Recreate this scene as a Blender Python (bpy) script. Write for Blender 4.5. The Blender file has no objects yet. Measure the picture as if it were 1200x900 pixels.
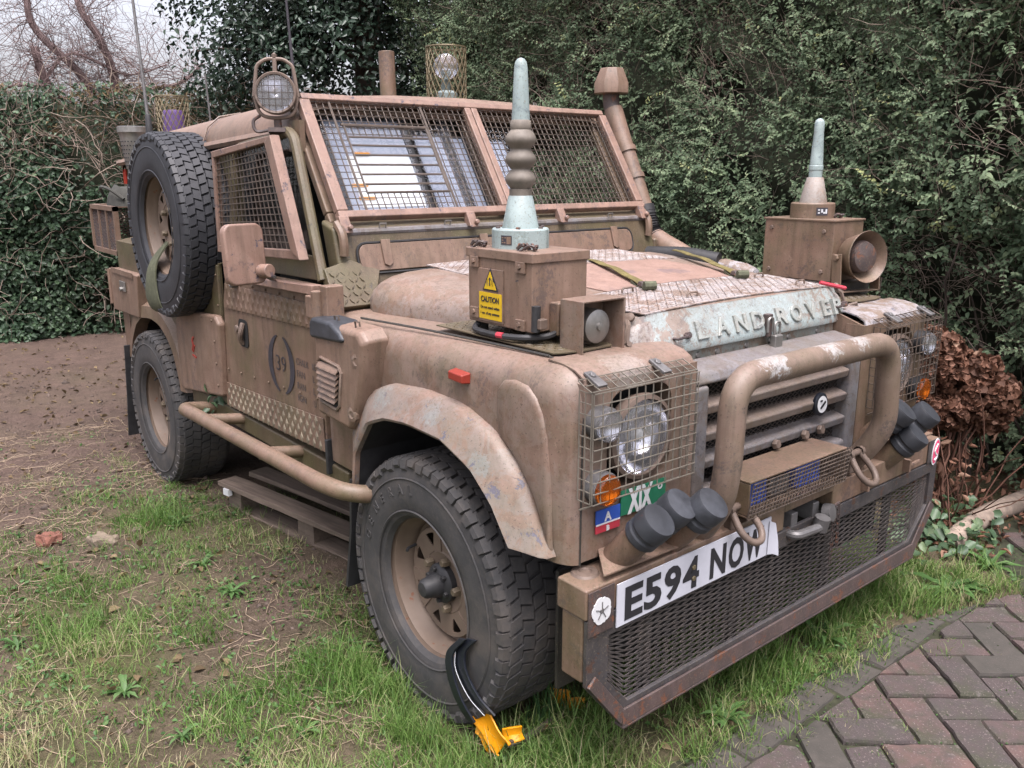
import bpy, bmesh, math, random
import numpy as np
from mathutils import Vector, Matrix
R_ = math.radians
random.seed(7)
rng = np.random.default_rng(11)
scene = bpy.context.scene
col = scene.collection
G = 0.06            # ground level under the wheels

# ------------------------------------------------------------------ camera
cam_d = bpy.data.cameras.new("camera")
cam = bpy.data.objects.new("camera", cam_d)
col.objects.link(cam)
cam.location = (1.8032, -2.0162, 1.5401)
cam.rotation_euler = (R_(90 - 14.1), 0, R_(141.177 - 90))
cam_d.sensor_width = 36
cam_d.lens = 36 * 998 / 1200
cam_d.clip_start = 0.05
cam_d.clip_end = 2000
scene.camera = cam

# ------------------------------------------------------------------ sky, sun, exposure (bright overcast)
SUN_EL, SUN_AZ = R_(70), R_(-30)          # azimuth measured from +x towards +y
world = bpy.data.worlds.new("World")
scene.world = world
world.use_nodes = True
wn = world.node_tree.nodes
wl = world.node_tree.links
bg = wn["Background"]
sky = wn.new("ShaderNodeTexSky")
sky.sky_type = 'NISHITA'
sky.sun_disc = False
sky.sun_elevation = SUN_EL
sky.sun_rotation = math.pi / 2 - SUN_AZ
sky.air_density = 1.0
sky.dust_density = 6.0
sky.ozone_density = 1.0
hs = wn.new("ShaderNodeHueSaturation")     # cloud cover takes the blue out of the sky
hs.inputs["Saturation"].default_value = 0.36
wl.new(sky.outputs[0], hs.inputs["Color"])
tint = wn.new("ShaderNodeMix"); tint.data_type = 'RGBA'; tint.blend_type = 'MULTIPLY'     # faintly lilac overcast
tint.inputs[0].default_value = 1.0; tint.inputs[7].default_value = (1.015, .978, 1.02, 1)
wl.new(hs.outputs[0], tint.inputs[6]); wl.new(tint.outputs[2], bg.inputs[0])
bg.inputs[1].default_value = 0.15
sun_d = bpy.data.lights.new("sun", 'SUN')
sun_d.energy = 1.6
sun_d.angle = R_(40)
sun_d.color = (1.0, 0.945, 0.955)
sun = bpy.data.objects.new("sun", sun_d)
col.objects.link(sun)
sv = Vector((math.cos(SUN_EL) * math.cos(SUN_AZ), math.cos(SUN_EL) * math.sin(SUN_AZ), math.sin(SUN_EL)))
sun.rotation_euler = (-sv).to_track_quat('-Z', 'Y').to_euler()
scene.view_settings.view_transform = 'Standard'
scene.view_settings.look = 'None'
scene.view_settings.exposure = 1.38
scene.view_settings.gamma = 1.0

# ------------------------------------------------------------------ materials
class NT:
    """thin wrapper to write node trees briefly"""
    def __init__(s, name):
        s.m = bpy.data.materials.new(name)
        s.m.use_nodes = True
        s.n = s.m.node_tree.nodes
        s.l = s.m.node_tree.links
        s.b = s.n["Principled BSDF"]
        s.tc = s.n.new("ShaderNodeTexCoord")
    def set(s, **k):
        for a, v in k.items():
            s.b.inputs[a.replace("_", " ")].default_value = v
    def link(s, a, b): s.l.new(a, b)
    def noise(s, scale, detail=4, rough=.55, vec=None, dist=0):
        t = s.n.new("ShaderNodeTexNoise")
        t.inputs["Scale"].default_value = scale
        t.inputs["Detail"].default_value = detail
        t.inputs["Roughness"].default_value = rough
        t.inputs["Distortion"].default_value = dist
        s.l.new(vec or s.tc.outputs["Object"], t.inputs["Vector"])
        return t.outputs["Fac"]
    def ramp(s, src, p0, p1, c0=(0, 0, 0, 1), c1=(1, 1, 1, 1)):
        r = s.n.new("ShaderNodeValToRGB")
        r.color_ramp.elements[0].position = p0
        r.color_ramp.elements[1].position = p1
        r.color_ramp.elements[0].color = c0
        r.color_ramp.elements[1].color = c1
        s.l.new(src, r.inputs[0])
        return r.outputs[0]
    def mix(s, fac, a, b, mode='MIX'):
        x = s.n.new("ShaderNodeMix")
        x.data_type = 'RGBA'
        x.blend_type = mode
        if hasattr(fac, "is_linked"): s.l.new(fac, x.inputs[0])
        else: x.inputs[0].default_value = fac
        for v, i in ((a, 6), (b, 7)):
            if hasattr(v, "is_linked"): s.l.new(v, x.inputs[i])
            else: x.inputs[i].default_value = (*v[:3], 1)
        return x.outputs[2]
    def math(s, op, a, b=None, clamp=False):
        x = s.n.new("ShaderNodeMath")
        x.operation = op
        x.use_clamp = clamp
        for v, i in ((a, 0), (b, 1)):
            if v is None: continue
            if hasattr(v, "is_linked"): s.l.new(v, x.inputs[i])
            else: x.inputs[i].default_value = v
        return x.outputs[0]
    def ball(s, c, r, soft=.6):
        """1 near the point c, fading to 0 at distance r (object coordinates)"""
        d = s.n.new("ShaderNodeVectorMath")
        d.operation = 'DISTANCE'
        s.l.new(s.tc.outputs["Object"], d.inputs[0])
        d.inputs[1].default_value = c
        return s.ramp(d.outputs["Value"], r * (1 - soft), r, (1, 1, 1, 1), (0, 0, 0, 1))
    def up(s):
        g = s.n.new("ShaderNodeNewGeometry")
        x = s.n.new("ShaderNodeSeparateXYZ")
        s.l.new(g.outputs["Normal"], x.inputs[0])
        return x.outputs[2]
    def bump(s, h, strength=.3, dist=.01):
        b = s.n.new("ShaderNodeBump")
        b.inputs["Strength"].default_value = strength
        b.inputs["Distance"].default_value = dist
        s.l.new(h, b.inputs["Height"])
        s.l.new(b.outputs[0], s.b.inputs["Normal"])
    def attr(s, name):
        a = s.n.new("ShaderNodeAttribute")
        a.attribute_name = name
        return a
    def out(s, colour=None, rough=None):
        if colour is not None: s.l.new(colour, s.b.inputs["Base Color"])
        if rough is not None: s.l.new(rough, s.b.inputs["Roughness"])
        return s.m

def plain(name, c, rough=.6, metal=0, vary=.25, scale=30, bump=.15, spec=.4):
    t = NT(name)
    n = t.noise(scale, 6, .65)
    n2 = t.noise(scale * .2, 3)
    k = t.mix(t.ramp(n, .3, .7), [x * (1 - vary) for x in c], [min(1, x * (1 + vary)) for x in c])
    k = t.mix(t.ramp(n2, .35, .75), k, [x * (1 - vary) for x in c])
    t.set(Roughness=rough, Metallic=metal)
    t.b.inputs["Specular IOR Level"].default_value = spec
    t.bump(n, bump, .003)
    return t.out(k)

def paint(name, base, worn=(.42, .5, .5), worn_amt=0., balls=(), chip=.66, algae=.5, rough=.55, chip_col=(.045, .038, .045), dirt=(.16, .13, .09)):
    """old matt vehicle paint: fading, streaks, algae in damp blotches, scuffs, chips to dark primer, worn patches"""
    t = NT(name)
    big = t.noise(3.2, 4)
    mid = t.noise(14, 6, .6)
    fine = t.noise(75, 6, .7)
    k = t.mix(t.ramp(big, .3, .7), [x * .80 for x in base], [base[0] * 1.16, base[1] * 1.12, base[2] * 1.12])
    k = t.mix(t.ramp(mid, .42, .75), k, [x * 1.2 + .012 for x in base])
    mp = t.n.new("ShaderNodeMapping")
    mp.inputs["Scale"].default_value = (34, 34, 1.8)
    t.link(t.tc.outputs["Object"], mp.inputs[0])
    st = t.noise(1.0, 5, .65, mp.outputs[0])
    k = t.mix(t.math('MULTIPLY', t.ramp(st, .48, .64), .55), k, [base[0] * .56, base[1] * .58, base[2] * .55])
    k = t.mix(t.math('MULTIPLY', t.ramp(st, .28, .40, (1, 1, 1, 1), (0, 0, 0, 1)), .25), k, [x * 1.35 + .02 for x in base])
    if worn_amt > 0 or balls:
        w = None
        for c, r in balls:
            b = t.ball(c, r, .8)
            w = b if w is None else t.math('MAXIMUM', w, b)
        wn1 = t.noise(13, 10, .78, dist=.5)
        f = t.math('MULTIPLY', t.ramp(wn1, .465, .50), worn_amt)
        if w is not None:
            thr = t.math('ADD', t.math('MULTIPLY', w, .30), t.math('SUBTRACT', t.noise(30, 10, .82, dist=.7), .19))
            f = t.math('MAXIMUM', f, t.ramp(thr, .47, .51))
        wc = t.mix(t.ramp(fine, .35, .7), [x * .78 for x in worn], [x * 1.08 for x in worn])
        wc = t.mix(t.ramp(t.noise(30, 6, .7), .5, .62), wc, [a * .5 + b * .5 for a, b in zip(worn, base)])
        k = t.mix(f, k, wc)
    sc = t.math('MULTIPLY', t.ramp(t.noise(6.5, 10, .8, dist=.6), .545, .58), t.ramp(fine, .42, .55))
    k = t.mix(t.math('MULTIPLY', sc, .8), k, [base[0] * .46 + .012, base[1] * .48 + .012, base[2] * .55 + .014])
    lt = t.math('MULTIPLY', t.ramp(t.noise(9, 10, .8, dist=.3), .60, .63), t.ramp(t.noise(50, 5, .7), .45, .55))
    k = t.mix(t.math('MULTIPLY', lt, .55), k, [x * 1.5 + .03 for x in base])
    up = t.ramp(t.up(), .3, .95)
    ag = t.math('MULTIPLY', t.ramp(t.noise(5, 7, .72), .43, .66), algae)
    k = t.mix(t.math('MULTIPLY', ag, .72), k, (.072, .068, .028))
    k = t.mix(t.math('MULTIPLY', up, .35), k, [base[0] * 1.45 + .03, base[1] * 1.4 + .03, base[2] * 1.5 + .03])  # upward faces coloured lighter, in place of light from above
    k = t.mix(t.math('MULTIPLY', t.math('MULTIPLY', up, t.ramp(t.noise(120, 4, .7), .5, .6)), .5 * min(1, algae + .2)), k, (.06, .06, .03))
    k = t.mix(t.math('MULTIPLY', t.ramp(t.noise(210, 3, .6), .60, .66), .6), k, dirt)
    k = t.mix(t.math('MULTIPLY', t.ramp(t.noise(160, 3, .6), .63, .67), .6), k, [x * .35 for x in base])
    # edges rubbed through and dirt caught beside them
    bv = t.n.new("ShaderNodeBevel"); bv.samples = 4; bv.inputs["Radius"].default_value = .007
    ge = t.n.new("ShaderNodeNewGeometry")
    dt = t.n.new("ShaderNodeVectorMath"); dt.operation = 'DOT_PRODUCT'
    t.link(bv.outputs[0], dt.inputs[0]); t.link(ge.outputs["Normal"], dt.inputs[1])
    eg = t.math('MULTIPLY', t.ramp(dt.outputs["Value"], .80, .985, (1, 1, 1, 1), (0, 0, 0, 1)), t.ramp(t.noise(38, 8, .75), .47, .53))
    k = t.mix(t.math('MULTIPLY', eg, .8), k, [x * .35 + .015 for x in base])
    ch = t.ramp(t.noise(20, 10, .78, dist=.3), chip - .02, chip - .008)
    k = t.mix(ch, k, chip_col)
    t.set(Roughness=rough)
    t.b.inputs["Specular IOR Level"].default_value = .5
    h = t.math('SUBTRACT', t.math('MULTIPLY', fine, .3), t.math('MULTIPLY', ch, .6))
    h = t.math('ADD', h, t.math('MULTIPLY', t.noise(5, 2, .5), 2.2))
    t.bump(t.math('ADD', h, t.math('MULTIPLY', mid, .4)), .42, .0055)
    rg = t.math('ADD', t.math('MULTIPLY', mid, .3), rough - .18)
    return t.out(k, rg)

TAN = (.140, .089, .062)
M = {}
M['paint'] = paint('sand_paint', TAN, balls=(), chip=.69, algae=.75)
M['paint_wing'] = paint('wing_paint', (.152, .098, .073), worn_amt=.22, balls=(((.49, -.62, 1.11), .12), ((.45, .6, 1.12), .22)), worn=(.25, .22, .2), chip=.685, algae=.55)
M['paint_far'] = paint('far_wing_paint', (.15, .11, .085), worn_amt=.85, worn=(.34, .35, .39), chip=.63, chip_col=(.09, .09, .12))
M['paint_flare'] = paint('flare_paint', (.160, .104, .079), worn_amt=.45, balls=(((-.22, -.87, .94), .10), ((.05, -.87, .94), .07), ((.26, -.87, .86), .06)), worn=(.175, .185, .178), chip=.62, chip_col=(.085, .08, .10))
M['paint_bonnet'] = paint('bonnet_paint', (.17, .12, .095), worn_amt=.85, worn=(.40, .395, .41), chip=.69, algae=.25)
M['paint_hood'] = paint('hood_paint', (.152, .099, .074), worn_amt=.35, balls=(((-.1, -.55, 1.18), .12), ((.30, -.45, 1.18), .25), ((.3, .45, 1.18), .3), ((-.3, .6, 1.2), .25)), worn=(.27, .26, .25), chip=.685, algae=.5)
M['paint_lip'] = paint('bonnet_lip_paint', (.20, .16, .135), worn_amt=.95, worn=(.28, .335, .335), balls=(((.4, 0, 1.16), .45),), chip=.69, algae=.3)
M['letter'] = paint('letter_paint', (.23, .235, .215), worn_amt=.5, worn=(.30, .345, .33), chip=.7, algae=.2)
M['paint_grille'] = paint('grille_paint', (.115, .098, .092), worn_amt=.6, worn=(.165, .17, .19), chip=.68)
M['paint_guard'] = paint('guard_paint', (.19, .12, .092), chip=.62, algae=.0, rough=.5, chip_col=(.06, .05, .065))
M['paint_pink'] = paint('faded_paint', (.158, .102, .074), chip=.675, algae=.25)
M['paint_grey'] = paint('antenna_paint', (.235, .295, .29), chip=.78, algae=.1, chip_col=(.12, .12, .1))
M['paint_dirty'] = paint('dirty_paint', (.078, .056, .032), chip=.66, algae=1.1)
M['paint_post'] = paint('post_paint', (.085, .07, .06), worn_amt=.4, worn=(.13, .12, .115), chip=.66, algae=.4)
M['mesh'] = paint('mesh_steel', (.062, .055, .054), worn_amt=.4, worn=(.09, .07, .06), chip=.62, algae=.1)
M['paint_cover'] = paint('cover_paint', (.215, .137, .108), worn=(.085, .07, .085), balls=(((-.06, .16, 1.22), .10), ((-.12, .0, 1.22), .07)), chip=.69, algae=.1)
M['bellows'] = plain('bellows_rubber', (.16, .138, .115), .6, .0, vary=.35, scale=40)
M['paint_slat'] = paint('slat_paint', (.135, .102, .082), worn_amt=.25, worn=(.165, .165, .18), chip=.68)
M['paint_slam'] = paint('slam_panel_paint', (.15, .112, .085), worn_amt=.7, worn=(.19, .23, .22), chip=.66, algae=.5)
M['paint_pale'] = paint('pale_antenna_paint', (.22, .17, .14), worn_amt=.5, worn=(.27, .27, .26), chip=.74, algae=.1)
M['paint_steel'] = paint('bumper_steel', (.036, .033, .035), worn_amt=.4, worn=(.06, .05, .048), chip=.6, algae=.1, chip_col=(.06, .032, .022))
M['rust'] = paint('rusty_steel', (.06, .04, .037), worn_amt=.7, worn=(.055, .042, .04), chip=.58, algae=.05, chip_col=(.11, .045, .025))
M['paint_bar'] = paint('bull_bar_paint', (.142, .1, .077), worn=(.36, .36, .36), balls=(((.62, -.27, 1.10), .10), ((.62, -.02, 1.10), .08), ((.62, .12, 1.10), .07)), chip=.70, algae=.45)
M['paint_dark'] = paint('underside', (.024, .022, .02), chip=.7, algae=.2)
M['wire'] = paint('wire_paint', (.085, .064, .05), chip=.64, algae=.0)
M['wire_dark'] = plain('dark_wire', (.05, .04, .035), .6)
M['wire_bright'] = plain('bright_wire', (.20, .18, .15), .5, .3)
M['tyre'] = None
M['black'] = plain('black_rubber', (.028, .028, .03), .55, vary=.4)
M['void'] = plain('dark_interior', (.012, .012, .012), .9)
M['cap'] = plain('rubber_cap', (.035, .038, .045), .5, vary=.45, scale=25)
M['steel'] = plain('bare_steel', (.30, .29, .275), .42, .8, vary=.3)
M['galv'] = plain('galvanised', (.17, .165, .165), .5, .5, vary=.4)
M['shackle'] = plain('shackle_paint', (.15, .11, .088), .55, .1, vary=.4)
M['brass'] = plain('brass_wire', (.13, .105, .06), .55, .3)
M['white'] = plain('white_enamel', (.55, .56, .57), .45, vary=.12, scale=12)
M['plate_white'] = plain('plate_white', (.46, .47, .52), .4, vary=.14, scale=9)
M['ink'] = plain('black_ink', (.02, .02, .024), .5)
M['ink_faded'] = plain('faded_stencil', (.062, .052, .052), .7, vary=.35, scale=60)
M['ink_dark'] = plain('stencil_ink', (.035, .032, .04), .7, vary=.35, scale=60)
M['ink_red'] = plain('red_stencil', (.32, .05, .035), .6)
M['green'] = plain('green_print', (.02, .16, .085), .45, vary=.2)
M['blue'] = plain('blue_print', (.03, .085, .38), .45, vary=.2)
M['red'] = plain('red_print', (.42, .04, .06), .45, vary=.2)
M['pink'] = plain('pink_print', (.62, .07, .16), .45, vary=.2)
M['yellow'] = plain('yellow_print', (.52, .34, .012), .45, vary=.12)
M['plastic_yellow'] = plain('yellow_plastic', (.62, .25, .004), .4, vary=.15)
M['plastic_black'] = plain('black_plastic', (.010, .012, .018), .32)
M['plastic_white'] = plain('grey_white_line', (.5, .52, .55), .4)
M['web'] = plain('webbing', (.14, .115, .04), .8, vary=.5, scale=120)
M['web_green'] = plain('green_webbing', (.085, .09, .055), .8, vary=.4, scale=60)
M['canvas'] = plain('canvas', (.055, .055, .048), .9, vary=.4)
M['reflector'] = plain('lamp_reflector', (.6, .6, .64), .12, 1.0, vary=.05, bump=0)
M['blue_lens'] = plain('blue_lens', (.045, .09, .38), .15, vary=.3)
M['purple'] = plain('purple_lens', (.13, .075, .23), .3, vary=.2)
M['red_lens'] = plain('red_lens', (.40, .035, .02), .3, vary=.2)
M['amber_side'] = plain('side_repeater', (.24, .032, .02), .35, vary=.2)
M['blind'] = plain('blind_card', (.60, .63, .66), .6, vary=.04, scale=3)  # card colour that imitates the bright windscreen reflection
M['wood'] = None

def lens(name, c, rough=.1, rib=0):
    t = NT(name)
    t.set(Roughness=rough)
    t.b.inputs["Base Color"].default_value = (*c, 1)
    t.b.inputs["Transmission Weight"].default_value = .92
    if rib:
        w = t.n.new("ShaderNodeTexWave")
        w.inputs["Scale"].default_value = rib
        w.bands_direction = 'Y'
        t.link(t.tc.outputs["Object"], w.inputs["Vector"])
        t.bump(w.outputs["Fac"], .22, .003)
    return t.m
M['lens_clear'] = lens('ribbed_glass', (.95, .96, .98), .03, 40)
M['lens_amber'] = lens('amber_lens', (1.0, .22, .01), .15, 60)
M['lens_white'] = lens('clear_lens', (.8, .8, .82), .2, 60)

def glass_mat():
    t = NT('window_glass')
    t.set(Roughness=.03)
    t.b.inputs["Base Color"].default_value = (.75, .8, .8, 1)
    t.b.inputs["Transmission Weight"].default_value = 1.0
    t.b.inputs["IOR"].default_value = 1.45
    t.b.inputs["Alpha"].default_value = .14
    return t.m
M['glass'] = glass_mat()

def tyre_mat():
    t = NT('tyre_rubber')
    n = t.noise(9, 6, .65)
    f = t.noise(60, 5, .7)
    k = t.mix(t.ramp(n, .3, .7), (.024, .024, .025), (.046, .044, .044))
    mud = t.ramp(t.noise(5, 7, .7), .47, .75)
    k = t.mix(t.math('MULTIPLY', mud, .7), k, (.10, .082, .067))
    k = t.mix(t.math('MULTIPLY', t.ramp(f, .5, .8), .35), k, (.10, .085, .07))
    t.set(Roughness=.75)
    t.bump(f, .25, .004)
    return t.out(k)
M['tyre'] = tyre_mat()
def tyre_clean():
    t = NT('clean_tyre_rubber')
    n = t.noise(9, 6, .65)
    f = t.noise(60, 5, .7)
    k = t.mix(t.ramp(n, .3, .7), (.011, .012, .015), (.028, .029, .034))
    k = t.mix(t.math('MULTIPLY', t.ramp(f, .55, .8), .3), k, (.05, .048, .05))
    t.set(Roughness=.6)
    t.bump(f, .2, .003)
    return t.out(k)
M['tyre_spare'] = tyre_clean()

def wood_mat():
    t = NT('weathered_wood')
    mp = t.n.new("ShaderNodeMapping")
    mp.inputs["Scale"].default_value = (3, 40, 40)
    t.link(t.tc.outputs["Object"], mp.inputs[0])
    g = t.noise(1.5, 6, .65, mp.outputs[0], .6)
    k = t.mix(t.ramp(g, .3, .7), (.075, .055, .042), (.165, .125, .098))
    k = t.mix(t.math('MULTIPLY', t.ramp(t.noise(5, 4), .5, .7), .6), k, (.07, .055, .04))
    t.set(Roughness=.85)
    t.bump(g, .4, .004)
    return t.out(k)
M['wood'] = wood_mat()

def leaf_mat(name, stops, rough=.45, trans=.25):
    """leaf colour picked per leaf from the random attribute 'tint'"""
    t = NT(name)
    a = t.attr('tint')
    r = t.n.new("ShaderNodeValToRGB")
    e = r.color_ramp.elements
    e[0].position, e[0].color = stops[0][0], (*stops[0][1], 1)
    e[1].position, e[1].color = stops[-1][0], (*stops[-1][1], 1)
    for p, c in stops[1:-1]:
        x = e.new(p)
        x.color = (*c, 1)
    t.link(a.outputs["Fac"], r.inputs[0])
    n = t.noise(1.1, 3)
    k = t.mix(t.math('MULTIPLY', t.ramp(n, .35, .7), .35), r.outputs[0], t.mix(.5, r.outputs[0], (.05, .045, .02)))
    t.set(Roughness=rough)
    t.b.inputs["Specular IOR Level"].default_value = .3
    tr = t.n.new("ShaderNodeBsdfTranslucent")
    t.link(k, tr.inputs[0])
    mx = t.n.new("ShaderNodeMixShader")
    mx.inputs[0].default_value = trans
    t.link(k, t.b.inputs["Base Color"])
    t.link(t.b.outputs[0], mx.inputs[1])
    t.link(tr.outputs[0], mx.inputs[2])
    t.link(mx.outputs[0], t.n["Material Output"].inputs[0])
    return t.m
M['hedge_leaf'] = leaf_mat('hedge_leaf', [(0, (.060, .095, .055)), (.3, (.105, .158, .088)), (.7, (.168, .232, .130)), (.93, (.245, .305, .175)), (1, (.34, .37, .16))], .55)
M['ivy_leaf'] = leaf_mat('ivy_leaf', [(0, (.022, .042, .024)), (.5, (.048, .086, .048)), (.9, (.09, .15, .08)), (1, (.16, .22, .12))], .38)
M['dead_leaf'] = leaf_mat('dry_growth', [(0, (.06, .042, .022)), (.5, (.125, .085, .045)), (1, (.2, .15, .085))], .8)
M['holly_leaf'] = leaf_mat('holly_leaf', [(0, (.014, .026, .018)), (.5, (.024, .045, .03)), (.9, (.05, .08, .055)), (1, (.1, .13, .1))], .3, .15)
M['petal'] = leaf_mat('dry_petal', [(0, (.075, .034, .022)), (.5, (.18, .085, .055)), (.85, (.27, .145, .10)), (1, (.36, .23, .16))], .7, .3)
M['grass'] = leaf_mat('grass_blade', [(0, (.055, .115, .022)), (.35, (.105, .205, .042)), (.62, (.165, .27, .072)), (.80, (.28, .31, .13)), (1, (.44, .38, .24))], .5, .4)
M['straw'] = leaf_mat('dry_grass', [(0, (.16, .11, .06)), (.5, (.27, .2, .12)), (1, (.4, .32, .2))], .7, .2)
M['weed'] = leaf_mat('weed_leaf', [(0, (.035, .08, .022)), (.5, (.065, .14, .038)), (1, (.11, .19, .07))], .5, .3)
M['tall_blade'] = leaf_mat('tall_blade', [(0, (.012, .04, .015)), (1, (.035, .085, .03))], .4, .25)
M['twig'] = plain('twig_bark', (.145, .11, .085), .85, vary=.45)
M['twig_pale'] = plain('pale_twig', (.26, .205, .165), .85, vary=.4)
M['bark'] = plain('bark', (.11, .082, .068), .9, vary=.45, scale=18, bump=.6)
M['bark_pink'] = plain('branch_bark', (.19, .135, .13), .9, vary=.4, scale=14, bump=.4)
M['stem_red'] = plain('dry_stem', (.13, .062, .042), .8, vary=.4)
M['core'] = plain('hedge_inner_twigs', (.036, .042, .024), 1.0, vary=.6, scale=24)  # dark colour that stands for shade deep in the hedges

# ------------------------------------------------------------------ mesh helpers
class MB:
    def __init__(s): s.v = []; s.f = []
    def add(s, vs, fs):
        o = len(s.v)
        s.v += [tuple(p) for p in vs]
        s.f += [tuple(i + o for i in f) for f in fs]
        return s
    def hexa(s, p):      # 8 points: bottom ring then top ring
        return s.add(p, [(3, 2, 1, 0), (4, 5, 6, 7), (0, 1, 5, 4), (1, 2, 6, 5), (2, 3, 7, 6), (3, 0, 4, 7)])
    def box(s, x0, x1, y0, y1, z0, z1):
        return s.hexa([(x0, y0, z0), (x1, y0, z0), (x1, y1, z0), (x0, y1, z0), (x0, y0, z1), (x1, y0, z1), (x1, y1, z1), (x0, y1, z1)])
    def prism(s, pts, depth):      # ring of 3D points pushed along the vector depth
        n = len(pts); d = Vector(depth)
        a = [Vector(p) for p in pts]
        b = [p + d for p in a]
        return s.add(a + b, [tuple(range(n))[::-1], tuple(range(n, 2 * n))] + [(i, (i + 1) % n, n + (i + 1) % n, n + i) for i in range(n)])
    def tube(s, pts, r, n=8, caps=True, closed=False):
        pts = [Vector(p) for p in pts]
        m = len(pts)
        rs = r if isinstance(r, (list, tuple)) else [r] * m
        vs = []; fs = []
        prev = None
        for i, p in enumerate(pts):
            if closed: t = pts[(i + 1) % m] - pts[i - 1]
            elif i == 0: t = pts[1] - p
            elif i == m - 1: t = p - pts[i - 1]
            else: t = (pts[i + 1] - p).normalized() + (p - pts[i - 1]).normalized()
            if t.length < 1e-9: t = Vector((0, 0, 1))
            t.normalize()
            if prev is None:
                a = t.orthogonal().normalized()
            else:
                a = prev - t * prev.dot(t)
                a = a.normalized() if a.length > 1e-6 else t.orthogonal().normalized()
            prev = a
            b = t.cross(a)
            for k in range(n):
                an = 2 * math.pi * k / n
                vs.append(p + (a * math.cos(an) + b * math.sin(an)) * rs[i])
        for i in range(m if closed else m - 1):
            j = (i + 1) % m
            for k in range(n):
                l = (k + 1) % n
                fs.append((i * n + k, i * n + l, j * n + l, j * n + k))
        if caps and not closed:
            fs.append(tuple(range(n))[::-1])
            fs.append(tuple(range((m - 1) * n, m * n)))
        return s.add(vs, fs)
    def lathe(s, prof, o, ax, n=24, closed=False):    # prof: (radius, along) pairs
        o = Vector(o); ax = Vector(ax).normalized()
        a = ax.orthogonal().normalized(); b = ax.cross(a)
        vs = []; fs = []; m = len(prof)
        for r, h in prof:
            for k in range(n):
                an = 2 * math.pi * k / n
                vs.append(o + ax * h + (a * math.cos(an) + b * math.sin(an)) * max(r, 1e-5))
        for i in range(m if closed else m - 1):
            j = (i + 1) % m
            for k in range(n):
                l = (k + 1) % n
                fs.append((i * n + k, i * n + l, j * n + l, j * n + k))
        return s.add(vs, fs)
    def grid(s, rows):    # rows of equal-length point lists
        n = len(rows[0]); vs = [p for r in rows for p in r]
        return s.add(vs, [(i * n + k, i * n + k + 1, (i + 1) * n + k + 1, (i + 1) * n + k) for i in range(len(rows) - 1) for k in range(n - 1)])
    def wire(s, a, b, r, n=4): return s.tube([a, b], r, n, False)
    def build(s, name, mat, parent=None, bevel=0, seg=2, angle=35, smooth=True, solid=0, kind=None, recalc=True, loc=None):
        me = bpy.data.meshes.new(name)
        me.from_pydata(s.v, [], s.f)
        if recalc:
            bm = bmesh.new(); bm.from_mesh(me)
            bmesh.ops.recalc_face_normals(bm, faces=bm.faces)
            if solid: bmesh.ops.solidify(bm, geom=list(bm.faces), thickness=solid); bmesh.ops.recalc_face_normals(bm, faces=bm.faces)
            bm.to_mesh(me); bm.free()
        if smooth:
            me.polygons.foreach_set('use_smooth', [True] * len(me.polygons))
            me.set_sharp_from_angle(angle=R_(angle))
        o = bpy.data.objects.new(name, me)
        col.objects.link(o)
        if mat: me.materials.append(M[mat] if isinstance(mat, str) else mat)
        if parent: o.parent = parent
        if loc: o.location = loc
        if kind: o['kind'] = kind
        if bevel:
            d = o.modifiers.new('bevel', 'BEVEL'); d.width = bevel; d.segments = seg
            d.limit_method = 'ANGLE'; d.angle_limit = R_(30)
            d.harden_normals = smooth
        return o

def tag(o, label=None, cat=None, group=None, kind=None):
    if label: o['label'] = label
    if cat: o['category'] = cat
    if group: o['group'] = group
    if kind: o['kind'] = kind
    return o
def empty(name, parent=None, loc=(0, 0, 0)):
    o = bpy.data.objects.new(name, None)
    o.empty_display_size = .1
    col.objects.link(o)
    o.location = loc
    if parent: o.parent = parent
    return o
def text_mb(s, size, origin, xd, yd, extrude=.0, bold=0., align='LEFT', fit=None):
    """lettering as mesh, laid in the plane xd / yd with its baseline start at origin; fit = total width"""
    cu = bpy.data.curves.new('lettering', 'FONT')
    cu.body = s; cu.size = size; cu.offset = bold; cu.align_x = align; cu.resolution_u = 3
    ob = bpy.data.objects.new('lettering', cu)
    col.objects.link(ob)
    dg = bpy.context.evaluated_depsgraph_get(); dg.update()
    me = bpy.data.meshes.new_from_object(ob.evaluated_get(dg))
    col.objects.unlink(ob); bpy.data.objects.remove(ob); bpy.data.curves.remove(cu)
    vs = np.array([v.co[:] for v in me.vertices]); fs = [tuple(p.vertices) for p in me.polygons]
    bpy.data.meshes.remove(me)
    xd = Vector(xd).normalized(); yd = Vector(yd).normalized(); nd = xd.cross(yd); o = Vector(origin)
    kx = 1.0
    if fit: kx = fit / (vs[:, 0].max() - vs[:, 0].min()); vs[:, 0] -= vs[:, 0].min()
    mb = MB()
    P = [o + xd * (p[0] * kx) + yd * p[1] for p in vs]
    if extrude <= 0: return mb.add([p + nd * 0.0 for p in P], fs)
    n = len(P)
    edges = {}
    for f in fs:
        for i in range(len(f)):
            a, b = f[i], f[(i + 1) % len(f)]
            edges[(a, b)] = 1
    side = [(b, a, a + n, b + n) for (a, b) in edges if (b, a) not in edges]
    return mb.add(P + [p + nd * extrude for p in P], [tuple(i + n for i in f) for f in fs] + [tuple((x[1], x[0], x[3], x[2])) for x in side])

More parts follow.
